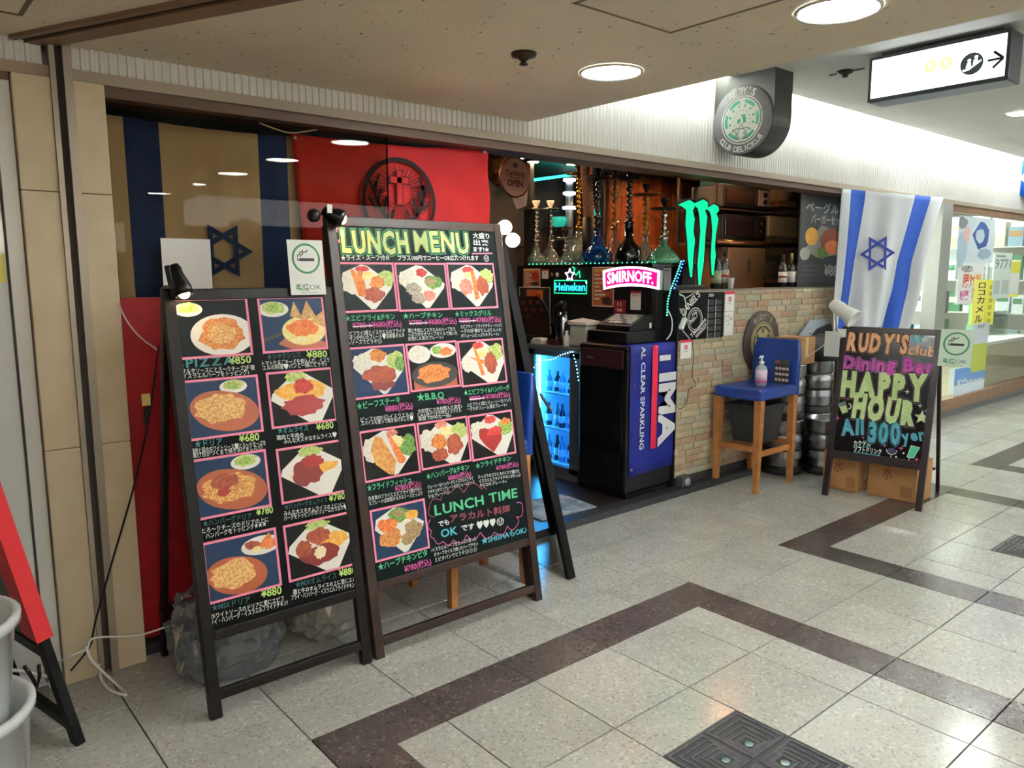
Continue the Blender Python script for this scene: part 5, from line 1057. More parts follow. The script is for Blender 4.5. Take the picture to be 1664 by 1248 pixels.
# oval plaque
t = thing('oval_plaque', "dark oval plaque reading RUDY'S with a star emblem on the brick wall", 'plaque', f.at(5.205, .76, 0)); cu, cv = 5.207, .985; ru, rv = .238, .222
mb = MB(); mb.lathe([(.238, 0), (.238, .010), (.225, .014), (0, .014)], f.at(cu, cv, 0), mat('#33271f', .45), 40, axis=(0, -1, 0), sy=1., sx=1.); mb.build('disc', t); mb = MB(); TAN = mat('#a99a6c', .6)
f.ring(mb, cu, cv, .155, .147, .0146, TAN, 36); f.ell(mb, cu, cv, .140, .140, .0144, TAN, 32); f.ring(mb, cu, cv, .125, .105, .0148, mat('#33301f', .6), 32); f.hexagram(mb, cu, cv, .125, .012, .0152, TAN); f.ell(mb, cu, cv, .06, .06, .0156, TAN, 20)
for k in range(6): f.ell(mb, cu+.085*math.cos(k*PI/3+.52), cv+.085*math.sin(k*PI/3+.52), .016, .02, .0156, mat('#33301f', .6), 8)
f.arc(mb, "RUDY'S", cu, cv, .192, .045, PI/2, 1.15, .0148, mat('#9d937c', .6), .03); mb.build('emblem', t)
# small gadget on the kerb
t = thing('wall_plug', 'small grey plug box lying on the kerb below the banner', 'box', (4.26, 3.19, .0455)); MB().box(4.20, 3.16, .0455, 4.30, 3.22, .12, mat('#3c3d40', .5), .006).build('body', t); MB().lathe([(.028, 0), (.026, .01), (0, .01)], (4.25, 3.16, .083), mat('#9a9b9e', .4), 16, axis=(0, -1, 0)).build('dial', t)

# claw mark sign (three green strokes)
f = Fr((0, 3.30, 0), (1, 0, 0), (0, 0, 1)); k6 = cc(1080, 260, .1923); t = thing('claw_sign', 'tall green glowing three claw mark sign standing on the brick wall', 'sign', (4.36, 3.3, 1.39))
ST = [[(120, 380), (200, 340), (235, 360), (240, 400), (225, 425), (240, 500), (230, 600), (241, 680), (230, 800), (218, 990), (206, 985), (190, 830), (186, 680), (174, 540), (180, 425), (150, 395)],
      [(240, 375), (320, 335), (350, 360), (352, 400), (330, 425), (346, 480), (334, 600), (326, 720), (320, 850), (292, 1066), (280, 1060), (274, 880), (285, 750), (296, 600), (289, 470), (278, 410)],
      [(350, 415), (410, 375), (440, 395), (446, 430), (425, 455), (440, 500), (420, 640), (414, 740), (420, 800), (402, 976), (391, 970), (385, 820), (391, 700), (397, 600), (390, 480), (378, 435)]]
for s_ in ST:
    P = [f.px(*k6(*p)) for p in s_]; c = (sum(p[0] for p in P)/len(P), sum(p[1] for p in P)/len(P)); P = [(c[0]+(u-c[0])*1.14, v) for u, v in P]
    mb = MB(); Q = [f.at(c[0]+(u-c[0])*1.35, c[1]+(v-c[1])*1.05+.004, .0) for u, v in P]; mb.prism(Q, (0, -.008, 0), BLACKM); bk = mb.build('backing', t)
    mb = MB()
    bm = bmesh.new(); vv = [bm.verts.new(f.at(u, v, .0085)) for u, v in P]; fc = bm.faces.new(vv); bm.normal_update(); bmesh.ops.triangulate(bm, faces=[fc]); bm.verts.index_update()
    mb.add([v.co.copy() for v in bm.verts], [[v.index for v in q.verts] for q in bm.faces], glow('#10e38c', 1.0)); bm.free(); mb.build('claw_stroke', bk)
MB().box(4.20, 3.285, 1.3892, 4.56, 3.33, 1.42, BLACK, .004).build('foot', t)

# ------------------------------------------------------------------ bottles, cup and chalkboard on the wall cap
def bottle(label, x, y, z, h, r, body, lab, cap, band=None):
    t = thing('wine_bottle', label, 'bottle', (x, y, z), 'bottles on the brick wall')
    MB().lathe([(r*.95, z), (r, z+.005), (r, z+h*.58), (r*.75, z+h*.67), (r*.36, z+h*.75), (r*.34, z+h*.8)], (x, y, 0), body, 18).build('glass_body', t)
    MB().lathe([(r*.38, z+h*.79), (r*.38, z+h), (0, z+h)], (x, y, 0), cap, 14).build('cap', t)
    MB().lathe([(r*1.015, z+h*.14), (r*1.015, z+h*.46)], (x, y, 0), lab, 18).build('paper_label', t)
    if band: MB().lathe([(r*1.02, z+h*.28), (r*1.02, z+h*.34)], (x, y, 0), band, 18).build('label_band', t)
DG = mat('#0d1310', .1, coat=.4); ZC = BZ1+.0145; YB = 3.345
PXB = lambda px, y: PY(px, 462, y).x
bottle('dark wine bottle with white label nearest the chalkboard', PXB(1297, YB), YB, ZC, .27, .034, DG, PAPER, mat('#8e8a72', .5))
bottle('dark wine bottle with white label in the middle of the three', PXB(1285, YB), YB, ZC, .27, .034, DG, PAPER, mat('#8e8a72', .5))
bottle('dark wine bottle with red and white label left of the middle one', PXB(1271, YB+.02), YB+.02, ZC, .26, .034, DG, PAPER, mat('#1a1a1a', .5), mat('#7d2024', .5))
bottle('dark liqueur bottle with pale label beside the claw sign', PXB(1163, YB), YB, ZC, .28, .038, DG, mat('#a8b58c', .6), BLACK)
bottle('clear liquor bottle with white and red label left of the paper cup', PXB(1176, YB), YB, ZC, .30, .034, mat('#3a332c', .15), mat('#b9b4a8', .6), BLACK, mat('#a9272b', .5))
t = thing('paper_cup', 'small white paper cup on the brick wall', 'cup', (PXB(1187, 3.29), 3.29, ZC)); MB().lathe([(.020, ZC), (.027, ZC+.075), (.0285, ZC+.077), (.026, ZC+.077), (.019, ZC+.004), (0, ZC+.004)], (PXB(1187, 3.29), 3.29, 0), PAPER, 18).build('cup_wall', t)
f = Fr((0, 3.30, 0), (1, 0, 0), (0, 0, 1)); a, b = f.px(1301, 311), f.px(1366, 462); t = thing('chalkboard', 'grey chalkboard poster for a bagel burger set above the brick wall', 'chalkboard', f.at((a[0]+b[0])/2, ZC, 0)); u0, u1, v0, v1 = a[0], b[0], ZC, 2.125
mb = MB(); f.box(mb, u0, v0, u1, v1, 0, .012, mat('#26282b', .5), .003); fr2 = mb.build('board', t); mb = MB(); CW = mat('#b9bab8', .8)
f.rect(mb, u0+.03, v0+.04, u1-.03, v1-.05, .0125, mat('#303437', .5)); W = u1-u0; H = v1-v0
f.text(mb, 'ベーグル', (u0+W*.10, v0+H*.82), W*.72, H*.10, .0135, CW, .02, em=.82); f.text(mb, 'バーガーセット', (u0+W*.22, v0+H*.70), W*.74, H*.09, .0135, CW, .02, em=.82)
f.poly(mb, [(u0+W*.1, v0+H*.4), (u0+W*.45, v0+H*.68), (u0+W*.95, v0+H*.6), (u0+W*.9, v0+H*.36), (u0+W*.4, v0+H*.32)], .0130, mat('#8f8d86', .6))
for cx, cy, rx, ry, m in ((.25, .55, .14, .1, 'omu'), (.68, .52, .24, .13, 'meat'), (.72, .44, .18, .08, 'orange'), (.5, .38, .12, .07, 'dgreen')): f.ell(mb, u0+W*cx, v0+H*cy, W*rx, H*ry, .0132+cx*.0006, FD[m], 16)
f.ell(mb, u0+W*.12, v0+H*.36, W*.11, H*.07, .0138, mat('#a9a7a0', .6), 16); f.text(mb, '¥880', (u0+W*.56, v0+H*.12), W*.4, H*.12, .0135, CW, .03)
for k in range(3): f.rect(mb, u0+W*.1, v0+H*(.12+.05*k), u0+W*.45, v0+H*(.14+.05*k), .0133, mat('#5a4a52', .6))
mb.build('chalk_lettering', fr2)

# ------------------------------------------------------------------ kitchen shelves behind the brick wall (depth y = 3.75)
YK = 3.75
def KP(x, y_, Y=YK): return PY(x, y_, Y)
SH = mat('#5c4232', .3, .4); zs_0 = KP(1230, 396).z-.02; t = thing('kitchen_shelf', 'dark steel kitchen shelf unit behind the brick wall', 'shelf', (5.9, 3.95, 1.7)); xl, xr = KP(1160, 400).x, KP(1310, 400).x
for x in (xl, xr):
    for y_ in (YK, YK+.36): MB().box(x-.012, y_-.012, zs_0, x+.012, y_+.012, 2.38, mat('#2a211c', .4, .5)).build('post', t)
zs = (KP(1230, 396).z, KP(1230, 343).z)
MB().tube([(xl, YK-.015, zs[0]), (xr-.18, YK-.015, zs[0])], .020, mat('#8d5f40', .25, .8), 10).build('rail', t)
MB().box(xl, YK, zs[0]-.02, xr, YK+.36, zs[0]+.005, SH).build('shelf_board', t); MB().box(xl, YK, zs[1]-.010, xr, YK+.36, zs[1], SH).build('shelf_board', t)
def oven(label, q, light):
    a, b = KP(*q[0]), KP(*q[1]); t = thing('microwave_oven', label, 'microwave', (a.x, YK+.15, b.z)); x0, x1, z0, z1 = a.x, b.x, b.z, a.z; DKM = mat('#1a1614', .35)
    MB().box(x0, YK+.01, z0, x1, YK+.33, z1, DKM, .006).build('body', t); MB().box(x0+.03, YK, z0+.03, x0+(x1-x0)*.64, YK+.012, z1-.03, mat('#2b1d18', .15, coat=.5), .003).build('door', t)
    MB().box(x0+(x1-x0)*.74, YK+.001, z0+.03, x1-.02, YK+.012, z1-.02, light).build('control_panel', t)
    for k in (.35, .68): MB().lathe([(.022, 0), (.020, .016), (0, .016)], (x0+(x1-x0)*.86, YK+.001, z0+(z1-z0)*k), BLACK, 14, axis=(0, -1, 0)).build('knob', t)
oven('upper black toaster oven with two knobs on a pale strip', ((1178, 298), (1252, 342)), mat('#b9a79c', .5)); oven('lower black microwave oven on the kitchen shelf', ((1176, 347), (1246, 392)), mat('#211b18', .4))
t = thing('basin', 'cream basin stacked on wooden trays on the kitchen shelf', 'basin', KP(1283, 326)); p = KP(1285, 326); x, z = p.x, p.z
MB().lathe([(.09, z), (.10, z+.01), (.135, z+.10), (.142, z+.105), (.13, z+.105), (.09, z+.02), (0, z+.02)], (x, YK+.14, 0), mat('#b9a07c', .5), 24).build('bowl', t)
for k in range(2): zz = p.z-.052+.026*k; MB().box(x-.15, YK+.02, zz, x+.13, YK+.28, zz+.022, mat('#9c6a3c', .4), .004).build('wooden_tray', label=('lower', 'upper')[k]+' wooden tray under the cream basin', cat='tray')
MB().box(x-.17, YK+.01, p.z-.060, xr-.02, YK+.34, p.z-.053, SH).build('tray_shelf', t)
a, b = KP(1252, 350), KP(1297, 386); MB().box(a.x, YK+.01, b.z, b.x, YK+.30, a.z, mat('#cdb596', .35, .1), .006).build('steel_box', label='shiny pale steel box on the kitchen shelf', cat='box')
a, b = KP(1175, 402), KP(1233, 466); t = thing('fridge_door_unit', 'tan undercounter refrigerator with a recessed handle', 'refrigerator', (a.x+.15, YK+.1, .03)); MB().box(a.x, YK-.05, .03, b.x, YK+.34, a.z, mat('#8f6748', .4, .3), .006).build('body', t)
c = KP(1217, 432, YK-.05); MB().box(c.x-.02, YK-.056, c.z-.06, c.x+.02, YK-.049, c.z+.055, mat('#5f432f', .4)).build('handle', t)
_kz = KP(1243, 460).z; MB().lathe([(.05, _kz), (.085, _kz+.08), (.09, _kz+.18), (.06, _kz+.24), (0, _kz+.25)], (KP(1258, 440, 3.95).x, 3.95, 0), mat('#5c544c', .6), 16, sx=1.2).build('cloth_bundle', label='grey cloth bundle in the dark gap of the kitchen', cat='bundle', base=None)
MB().box(KP(1243, 460).x, YK+.0, KP(1243, 459).z, KP(1266, 460).x, YK+.12, KP(1243, 454).z, mat('#b58a64', .5)).build('small_tray', label='small tan tray in front of the grey cloth bundle', cat='tray')
MB().box(KP(1236, 470).x, YK-.02, .03, xr, YK+.30, KP(1243, 460).z-.001, mat('#17120f', .5)).build('kitchen_counter', label='dark kitchen counter beside the tan refrigerator', cat='counter')
MB().box(KP(1180, 284).x, YK+.05, KP(1180, 299).z+.002, KP(1208, 284).x, YK+.25, KP(1180, 299).z+.09, mat('#2b7f93', .6)).build('blue_box', label='teal box on top of the toaster oven', cat='box')

# ------------------------------------------------------------------ back of the shop
f = Fr((0, 5.0, 0), (1, 0, 0), (0, 0, 1)); a, b = f.px(990, 272), f.px(1127, 348); t = thing('wood_panel', 'orange wood plank panel at the back of the shop', 'panel', f.at((a[0]+b[0])/2, 1.6, 0))
rn = random.Random(5); x = a[0]
WD = [mat(c, .5, noise=(8, d)) for c, d in (('#b0623c', '#8f4b2c'), ('#c4774a', '#a35f38'), ('#a3552f', '#8a4526'))]
while x < b[0]-.02:
    wdt = min(.085, b[0]-x); z = 1.6
    while z < 2.41:
        L = rn.choice((.18, .26, .34)); z1 = min(z+L, 2.415); MB().box(x+.002, 5.0-rn.uniform(0, .006), z+.002, x+wdt-.002, 5.02, z1-.001, rn.choice(WD)).build('plank', t); z = z1
    x += wdt
MB().box(a[0]-.05, 5.02, 1.6, b[0]+.05, 5.06, 2.42, mat('#1a1210', .6)).build('backing', t)
light_string('light_string', 'teal LED strip along the ceiling edge at the back', [PY(862, 293, 5.0), PY(900, 288, 5.0), PY(938, 283, 5.0)], '#28f0d8', 5, 40, .012)
for x, y_, lb in ((866, 259, 'small lit spot lamp at the left of the shop ceiling'), (930, 263, 'small lit spot lamp at the right of the shop ceiling'), (766, 235, 'tiny lit spot lamp above the red flag')):  # positions on the shop ceiling
    p = PZ(x, y_, 2.40); t = thing('spot_lamp', lb, 'lamp', (p.x, p.y, 2.36)); MB().lathe([(.05, 2.4195), (.05, 2.38), (.045, 2.38)], (p.x, p.y, 0), BLACKM, 16).build('housing', t); MB().lathe([(0, 2.379), (.044, 2.379)], (p.x, p.y, 0), glow('#ffe6c4', 260), 16, smooth=False).build('lens', t)
for x, y, lb in ((5.75, 4.55, 'added unseen spot lamp lighting the orange plank panel'), (4.75, 4.0, 'added unseen spot lamp above the bar top'), (4.0, 4.6, 'added unseen spot lamp above the side counter'), (5.5, 3.62, 'added unseen spot lamp above the kitchen side of the wall')):  # extra spots out of view, added to brighten the shop interior
    t = thing('spot_lamp', lb, 'lamp', (x, y, 2.36)); MB().lathe([(.05, 2.4195), (.05, 2.38), (.045, 2.38)], (x, y, 0), BLACKM, 16).build('housing', t); MB().lathe([(0, 2.379), (.044, 2.379)], (x, y, 0), glow('#ffdcb0', 200 if y > 3.7 else 130), 16, smooth=False).build('lens', t)
p = PY(832, 262, 4.5); MB().box(PY(862, 300, 4.7).x, 4.7, .03, PY(868, 300, 4.7).x, 4.78, 2.42, BLACKM).build('trim_7', kind='structure')
# oval hanging sign with a paper sheet under it
f = Fr((0, 4.45, 0), (1, 0, 0), (0, 0, 1)); c = f.px(836, 288); t = thing('oval_sign', 'oval pinkish sign reading Carlsberg OPEN hanging inside the shop', 'sign', f.at(c[0], c[1]-.1, 0))
RB_ = mat('#5a1f18', .5); PKS = mat('#c58f78', .5); mb = MB(); mb.lathe([(.150, 0), (.150, .008), (0, .008)], f.at(c[0], c[1], 0), RB_, 36, axis=(0, -1, 0), sy=.72 if False else 1., sx=1.); mb.build('disc', t); mb = MB()
f.ell(mb, c[0], c[1], .136, .136, .0086, PKS, 32); f.text(mb, 'Carlsberg', (c[0]-.09, c[1]+.01), .18, .04, .009, RB_, .02); f.text(mb, 'OPEN', (c[0]-.075, c[1]-.065), .15, .045, .009, RB_, .04); f.star(mb, c[0], c[1]+.085, .025, .009, RB_); f.line(mb, [(c[0]-.06, c[1]), (c[0], c[1]-.008), (c[0]+.05, c[1]+.002)], .006, .009, RB_)
for s in (-1, 0, 1): f.rect(mb, c[0]+s*.018-.004, c[1]+.07, c[0]+s*.018+.004, c[1]+.105, .0088, RB_)
mb.build('lettering', t); MB().cyl(f.at(c[0], c[1]+.14, -.003), f.at(c[0], 2.42, -.003), .003, BLACKM, n=6).build('cord', t)
mb = MB(); P = [f.px(*q) for q in ((829, 306), (862, 300), (858, 334), (843, 340))]; mb.prism([f.at(u, v, -.02) for u, v in P], (0, .002, 0), mat('#c9a994', .6)); sh = mb.build('paper_sheet', label='tapering paper sheet hanging below the oval sign', cat='paper'); mb = MB()
for k in range(6): f.line(mb, [f.px(838+k, 312+4.2*k), f.px(856-.5*k, 309+4.2*k)], .005, -.018, mat('#8d7566', .6))
mb.build('print', sh)
p = PY(812, 262, 4.8); t = thing('hanging_lantern', 'bulky dark gold lantern hanging by the shop entrance', 'lantern', (p.x, 4.8, p.z-.2)); rn = random.Random(3)
MB().lathe([(.02, .2), (.11, .17), (.14, .08), (.15, 0), (.12, -.1), (.06, -.17), (.015, -.2)], p, mat('#4a3420', .3, .7, noise=(30, '#8a6a38', .1)), 12, smooth=False).cyl(p+Vector((0, 0, .2)), (p.x, p.y, 2.42), .004, BLACKM, n=6).build('body', t)
MB().ball(p+Vector((-.02, -.11, -.03)), (.06, .04, .07), mat('#b58f4c', .3, .5)).build('brass_boss', t)
# stack of paper cups, ring lamp, white dog-tag and dim clutter on the back bar
p = PY(957, 353, 4.2); q = PY(952, 262, 4.2); t = thing('cup_stack', 'tall leaning stack of pale paper cups behind the gold water pipe', 'cups', (p.x, 4.2, 1.566))
n = 16
for k in range(n):
    c0 = p.lerp(q, k/n); MB().lathe([(.034, 0), (.046, (q-p).length/n*1.25), (.048, (q-p).length/n*1.3)], c0, mat('#c99a7c', .5, noise=(40, '#b98a6c')), 16, axis=(q-p)).build('cup', t)
MB().cyl((p.x, 4.2, 1.566), p, .05, BLACKM, n=12).build('dispenser_base', t)
p = PY(925, 340, 5.2); z = p.z; t = thing('ring_lamp', 'white glowing tiered ring lamp at the back', 'lamp', (p.x, 5.2, 1.621))
for k, (r, dz) in enumerate(((.062, .0), (.056, .13), (.056, .25), (.05, .37))): MB().lathe([(r, z+dz), (r+.004, z+dz+.012), (r, z+dz+.024)], (p.x, 5.2, 0), glow('#f2f4ff', 2), 20).build('lit_ring', t)
MB().lathe([(.04, z+.41), (.025, z+.46), (.0, z+.5)], (p.x, 5.2, 0), glow('#e8ecff', 2), 16).cyl((p.x, 5.2, 1.621), (p.x, 5.2, z+.41), .036, mat('#c9cbd0', .3, .6), n=14).build('column', t)
f = Fr((0, 5.2, 0), (1, 0, 0), (0, 0, 1))
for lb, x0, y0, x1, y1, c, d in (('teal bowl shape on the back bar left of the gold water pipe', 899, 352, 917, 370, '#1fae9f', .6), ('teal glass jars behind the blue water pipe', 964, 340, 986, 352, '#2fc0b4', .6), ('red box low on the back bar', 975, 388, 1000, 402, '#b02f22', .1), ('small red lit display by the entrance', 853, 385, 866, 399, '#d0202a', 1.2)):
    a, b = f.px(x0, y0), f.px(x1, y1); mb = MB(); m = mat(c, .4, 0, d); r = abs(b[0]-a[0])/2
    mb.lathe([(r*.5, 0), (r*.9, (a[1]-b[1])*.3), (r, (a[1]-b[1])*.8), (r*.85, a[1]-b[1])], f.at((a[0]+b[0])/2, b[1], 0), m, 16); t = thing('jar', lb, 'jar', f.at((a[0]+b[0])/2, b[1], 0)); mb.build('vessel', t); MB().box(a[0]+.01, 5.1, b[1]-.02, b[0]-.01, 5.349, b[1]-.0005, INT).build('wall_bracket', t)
MB().box(4.75, 5.08, .03, 6.95, 5.34, 1.62, mat('#1d1512', .5)).build('back_bar', label='dark back bar cabinet behind the water pipes', cat='cabinet')
rn = random.Random(21); f = Fr((0, 5.1, 0), (1, 0, 0), (0, 0, 1))
for k, px in enumerate((1032, 1040, 1060, 1068, 1088, 1096, 1105)):
    p = PY(px, 392, 5.1); x = p.x; h = rn.uniform(.24, .34); m = [mat('#4c5a3a', .15), mat('#6a4a2a', .15), mat('#96a8a0', .15), mat('#2c3c4c', .15)][k % 4]
    t = thing('liquor_bottle', 'liquor bottle number %s from the left on the dim back bar' % ('one', 'two', 'three', 'four', 'five', 'six', 'seven')[k], 'bottle', (x, 5.16, 1.6205), 'bottles on the back bar')
    MB().lathe([(.036, 1.6205), (.038, 1.63), (.038, 1.62+h*.6), (.014, 1.62+h*.75), (.014, 1.62+h)], (x, 5.16, 0), m, 14).build('glass_body', t); MB().lathe([(.0385, 1.62+h*.2), (.0385, 1.62+h*.45)], (x, 5.16, 0), mat('#b8a88c', .6), 14).build('paper_label', t)

# ================================================================== KEGS, BOXES, BAGS
KS = mat('#9c9ea1', .3, 1., noise=(20, '#85878a')); RUB = mat('#121213', .6)
t = thing('beer_keg', 'steel keg standing on the floor behind the blue stool, lower of the stack', 'keg', (5.29, 3.06, 0), 'steel kegs'); kx, ky = 5.29, 3.06; r = .142
MB().lathe([(r*.97, .055), (r, .07), (r, .12), (r*1.03, .13), (r, .14), (r, .17), (r*.97, .18), (r*.97, .205), (r, .215), (r, .245), (r*1.03, .255), (r, .265), (r, .29), (r*.9, .315)], (kx, ky, 0), KS, 28).build('shell', t)
MB().lathe([(r*1.0, .0), (r*1.02, .01), (r*1.02, .05), (r*.98, .056)], (kx, ky, 0), RUB, 28).build('base_ring', t)
MB().lathe([(r*.92, .312), (r, .33), (r, .40), (r*1.02, .405), (r*1.02, .415), (r*.9, .415), (r*.88, .34), (r*.3, .335), (r*.3, .36), (0, .36)], (kx, ky, 0), KS, 28).build('top_rim', t)
MB().lathe([(r*.975, .181), (r*.975, .204)], (kx, ky, 0), RUB, 28).build('print_band', t)
dup(t, (5.29, 3.06, .4155), .6, 'steel keg stacked on top of the keg behind the blue stool'); dup(t, (5.53, 2.86, 0), 1.2, 'single low steel keg just left of the happy hour board'); k2_ = dup(t, (5.74, 3.075, 0), 2.2, 'rear steel keg beside the low keg, lower of its stack'); dup(t, (5.74, 3.075, .4155), 3., 'rear steel keg stacked behind the low keg, left of the happy hour board')
CB = mat('#a8794b', .75, noise=(5, '#956a40')); CBT = mat('#c7a878', .5)
def carton(label, x0, y0, z0, x1, y1, z1, rot=0., marks=True):
    cx, cy = (x0+x1)/2, (y0+y1)/2; t = thing('cardboard_box', label, 'box', (cx, cy, z0), 'cardboard boxes'); t.rotation_euler = (0, 0, rot)
    MB().box(x0, y0, z0, x1, y1, z1, CB, .003).build('carton', t); MB().box(cx-.02, y0-.0006, z0+.3*(z1-z0), cx+.02, y1+.0006, z1+.0006, CBT).build('tape', t)
    if marks:
        f = Fr((x0-.0008, y1, z0), (0, -1, 0), (0, 0, 1)); mb = MB(); f.text(mb, '水', ((y1-y0)*.3, (z1-z0)*.5), .07, .08, 0, mat('#7a4a2c', .7), .02, em=.82); f.rect(mb, (y1-y0)*.68, .03, (y1-y0)*.92, .10, 0, mat('#8a5f38', .7)); mb.build('print', t)
    return t
carton('cardboard box under the happy hour board, nearest the corridor', 5.18, 2.03, 0, 5.42, 2.35, .27); carton('cardboard box under the happy hour board, nearest the kegs', 5.14, 2.40, 0, 5.37, 2.65, .26)
carton('brown cardboard box with white label on top of the stacked kegs', 5.22, 2.93, .8312, 5.46, 3.12, 1.03, 0., False)
mb = MB(); f = Fr((5.2195, 3.12, .83), (0, -1, 0), (0, 0, 1)); f.box(mb, .02, .11, .12, .18, 0, .001, PAPER); mb.build('shipping_label', label='white shipping label on the box above the kegs', cat='label')
def sack(name, label, c, r, m, seed, zmin):
    rn = random.Random(seed); bm = bmesh.new(); bmesh.ops.create_icosphere(bm, subdivisions=3, radius=1); ph = [(Vector((rn.gauss(0, 1), rn.gauss(0, 1), rn.gauss(0, 1)))*3, rn.uniform(0, 6)) for _ in range(9)]; vs = []
    for v in bm.verts:
        k = sum(abs(math.sin(v.co.dot(a)+b)) for a, b in ph)/len(ph); s = .8+.3*k; vs.append((c[0]+v.co.x*r[0]*s, c[1]+v.co.y*r[1]*s, max(zmin, c[2]+v.co.z*r[2]*s)))
    mb = MB(); mb.add(vs, [[v.index for v in q.verts] for q in bm.faces], m, True); bm.free(); return mb.build(name, label=label, cat='sack')
sack('black_sack', 'black sack heaped on the kegs left of the happy hour board', (5.70, 3.02, .90), (.17, .15, .13), mat('#0e0f11', .5), 3, .832)
sack('black_sack', 'dark sack on the floor behind the happy hour board', (6.14, 2.85, .35), (.2, .22, .36), mat('#0d0d0f', .6), 8, .001)
t = thing('grey_tarp', 'folded grey board with a rivet leaning above the kegs', 'tarp', PY(1330, 540, 3.19)); P = [PY(x, y_, 3.195) for x, y_ in ((1268, 551), (1300, 545), (1318, 520), (1360, 518), (1345, 525), (1326, 535), (1316, 548), (1290, 553))]
MB().prism(P, (0, .012, 0), mat('#9aa2ad', .5)).build('folded_edge', t); P = [PY(x, y_, 3.21) for x, y_ in ((1290, 553), (1316, 548), (1326, 535), (1350, 526), (1362, 560), (1330, 580), (1300, 572))]; MB().prism(P, (0, .012, 0), mat('#1b2230', .6)).build('dark_sheet', t)
MB().lathe([(.014, 0), (.012, .004), (0, .005)], PY(1317, 541, 3.19), CHROME, 12, axis=(0, -1, 0)).build('rivet', t)

# ================================================================== HAPPY HOUR BOARD
A3 = Vector((4.917, 2.537, 0)); B3p = Vector((5.030, 1.930, 0)); e3 = (B3p-A3).normalized(); n3 = Vector((-e3.y, e3.x, 0)); B3 = Fr(A3, e3, n3*.25+Vector((0, 0, 1.139)))
t3 = thing('happy_hour_board', "black A-board reading RUDY'S club Dining Bar HAPPY HOUR All 300 yen", 'menu board', (5.1, 2.2, 0), 'chalk menu boards'); F3 = mat('#1a1013', .35, noise=(20, '#221417'), spec=.35)
pn3 = aframe(t3, B3, .617, 1.166, .04, F3, .315, .26, mat('#07070b', .22, spec=.3), .60, th=.026)
k7 = cc(1350, 520, .2004); mb = MB(); C_PEA = mat('#e9b288', .8, noise=(30, '#dda074')); C_MAG = mat('#b8409f', .8, noise=(30, '#c858b0')); C_LG = mat('#c4d69a', .8, noise=(25, '#aec98a')); C_BL = mat('#3f8fa6', .8, noise=(25, '#56a4b5')); DKP = mat('#3a1430', .8)
def w3(s, a, b, h, fill, line=None, halo=None, seed=1, jit=.05, bold=.07, grow=0.):
    p, q = B3.px(*k7(*a)), B3.px(*k7(*b)); B3.fancy(mb, s, p, math.hypot(q[0]-p[0], q[1]-p[1]), h, .0022, fill, line, halo, bold, ang=math.atan2(q[1]-p[1], q[0]-p[0]), jit=jit, seed=seed, grow=grow)
w3("RUDY'S", (128, 238), (620, 272), .118, C_PEA, mat('#140a0a', .8), mat('#7c5a48', .8), 3, bold=.055); w3('club', (622, 276), (846, 296), .062, C_PEA, None, None, 5, .03, .03)
w3('Dining Bar', (92, 392), (840, 432), .085, C_MAG, mat('#250a20', .8), mat('#c98ac0', .8), 7, .06, .045)
w3('HAPPY', (78, 602), (775, 652), .160, C_LG, mat('#10160c', .8), mat('#5c3a50', .8), 9, .04, .075); w3('HOUR', (168, 778), (675, 850), .150, C_LG, mat('#10160c', .8), mat('#5c3a50', .8), 11, .05, .075)
w3('All', (82, 922), (268, 926), .100, C_BL, mat('#0a1418', .8), None, 2, .05, .05); w3('300', (300, 985), (560, 1005), .135, C_BL, mat('#0a1418', .8), mat('#2a6274', .8), 4, .05, .05); w3('yen', (580, 990), (772, 970), .075, C_BL, mat('#0a1418', .8), None, 6, .06, .035)
for s, a, b, h in (('カクテル', (185, 1018), (325, 1022), .034), ('ソフトドリンク', (185, 1062), (408, 1090), .034)):
    B3.ptext(mb, s, k7(*a), k7(*b), h, .0012, C_W, .02, .8)
B3.line(mb, [B3.px(*k7(180, 1028)), B3.px(*k7(325, 1030))], .004, .0012, C_CYAN); B3.line(mb, [B3.px(*k7(185, 1070)), B3.px(*k7(400, 1100))], .004, .0012, C_CYAN)
c = B3.px(*k7(698, 138)); B3.hexagram(mb, c[0], c[1], .048, .009, .0012, C_CYAN, rot=.1); c = B3.px(*k7(738, 790)); B3.star(mb, c[0], c[1], .058, .0012, DKP); B3.star(mb, c[0], c[1], .046, .0015, C_LG)
for x, y_, r, m in ((245, 98, .022, C_W), (770, 165, .014, C_W), (620, 582, .018, C_W), (725, 695, .018, C_W), (775, 738, .016, C_W), (345, 408, .014, C_W), (55, 795, .02, C_PINK), (140, 640, .014, C_PINK), (437, 1015, .018, C_PINK), (570, 1040, .018, C_PINK), (697, 1132, .02, C_PINK), (262, 955, .014, C_PINK)):
    u, v = B3.px(*k7(x, y_)); B3.star(mb, u, v, r, .0012, m, 4, .25)
for x, y_ in ((590, 1025), (545, 1130), (530, 1110), (670, 1165), (695, 1162), (110, 620), (95, 630), (590, 1080)): u, v = B3.px(*k7(x, y_)); B3.ell(mb, u, v, .006, .006, .0012, C_W, 8)
P = [B3.px(*k7(*p)) for p in ((60, 680), (118, 660), (140, 745), (95, 762))]; B3.poly(mb, P, .0012, C_LG); P = [B3.px(*k7(*p)) for p in ((58, 678), (120, 656), (126, 692), (66, 705))]; B3.poly(mb, P, .0015, mat('#5f7a78', .8)); u, v = B3.px(*k7(142, 700)); B3.ring(mb, u, v, .022, .015, .0012, C_W, 14, -PI/2, PI/2)
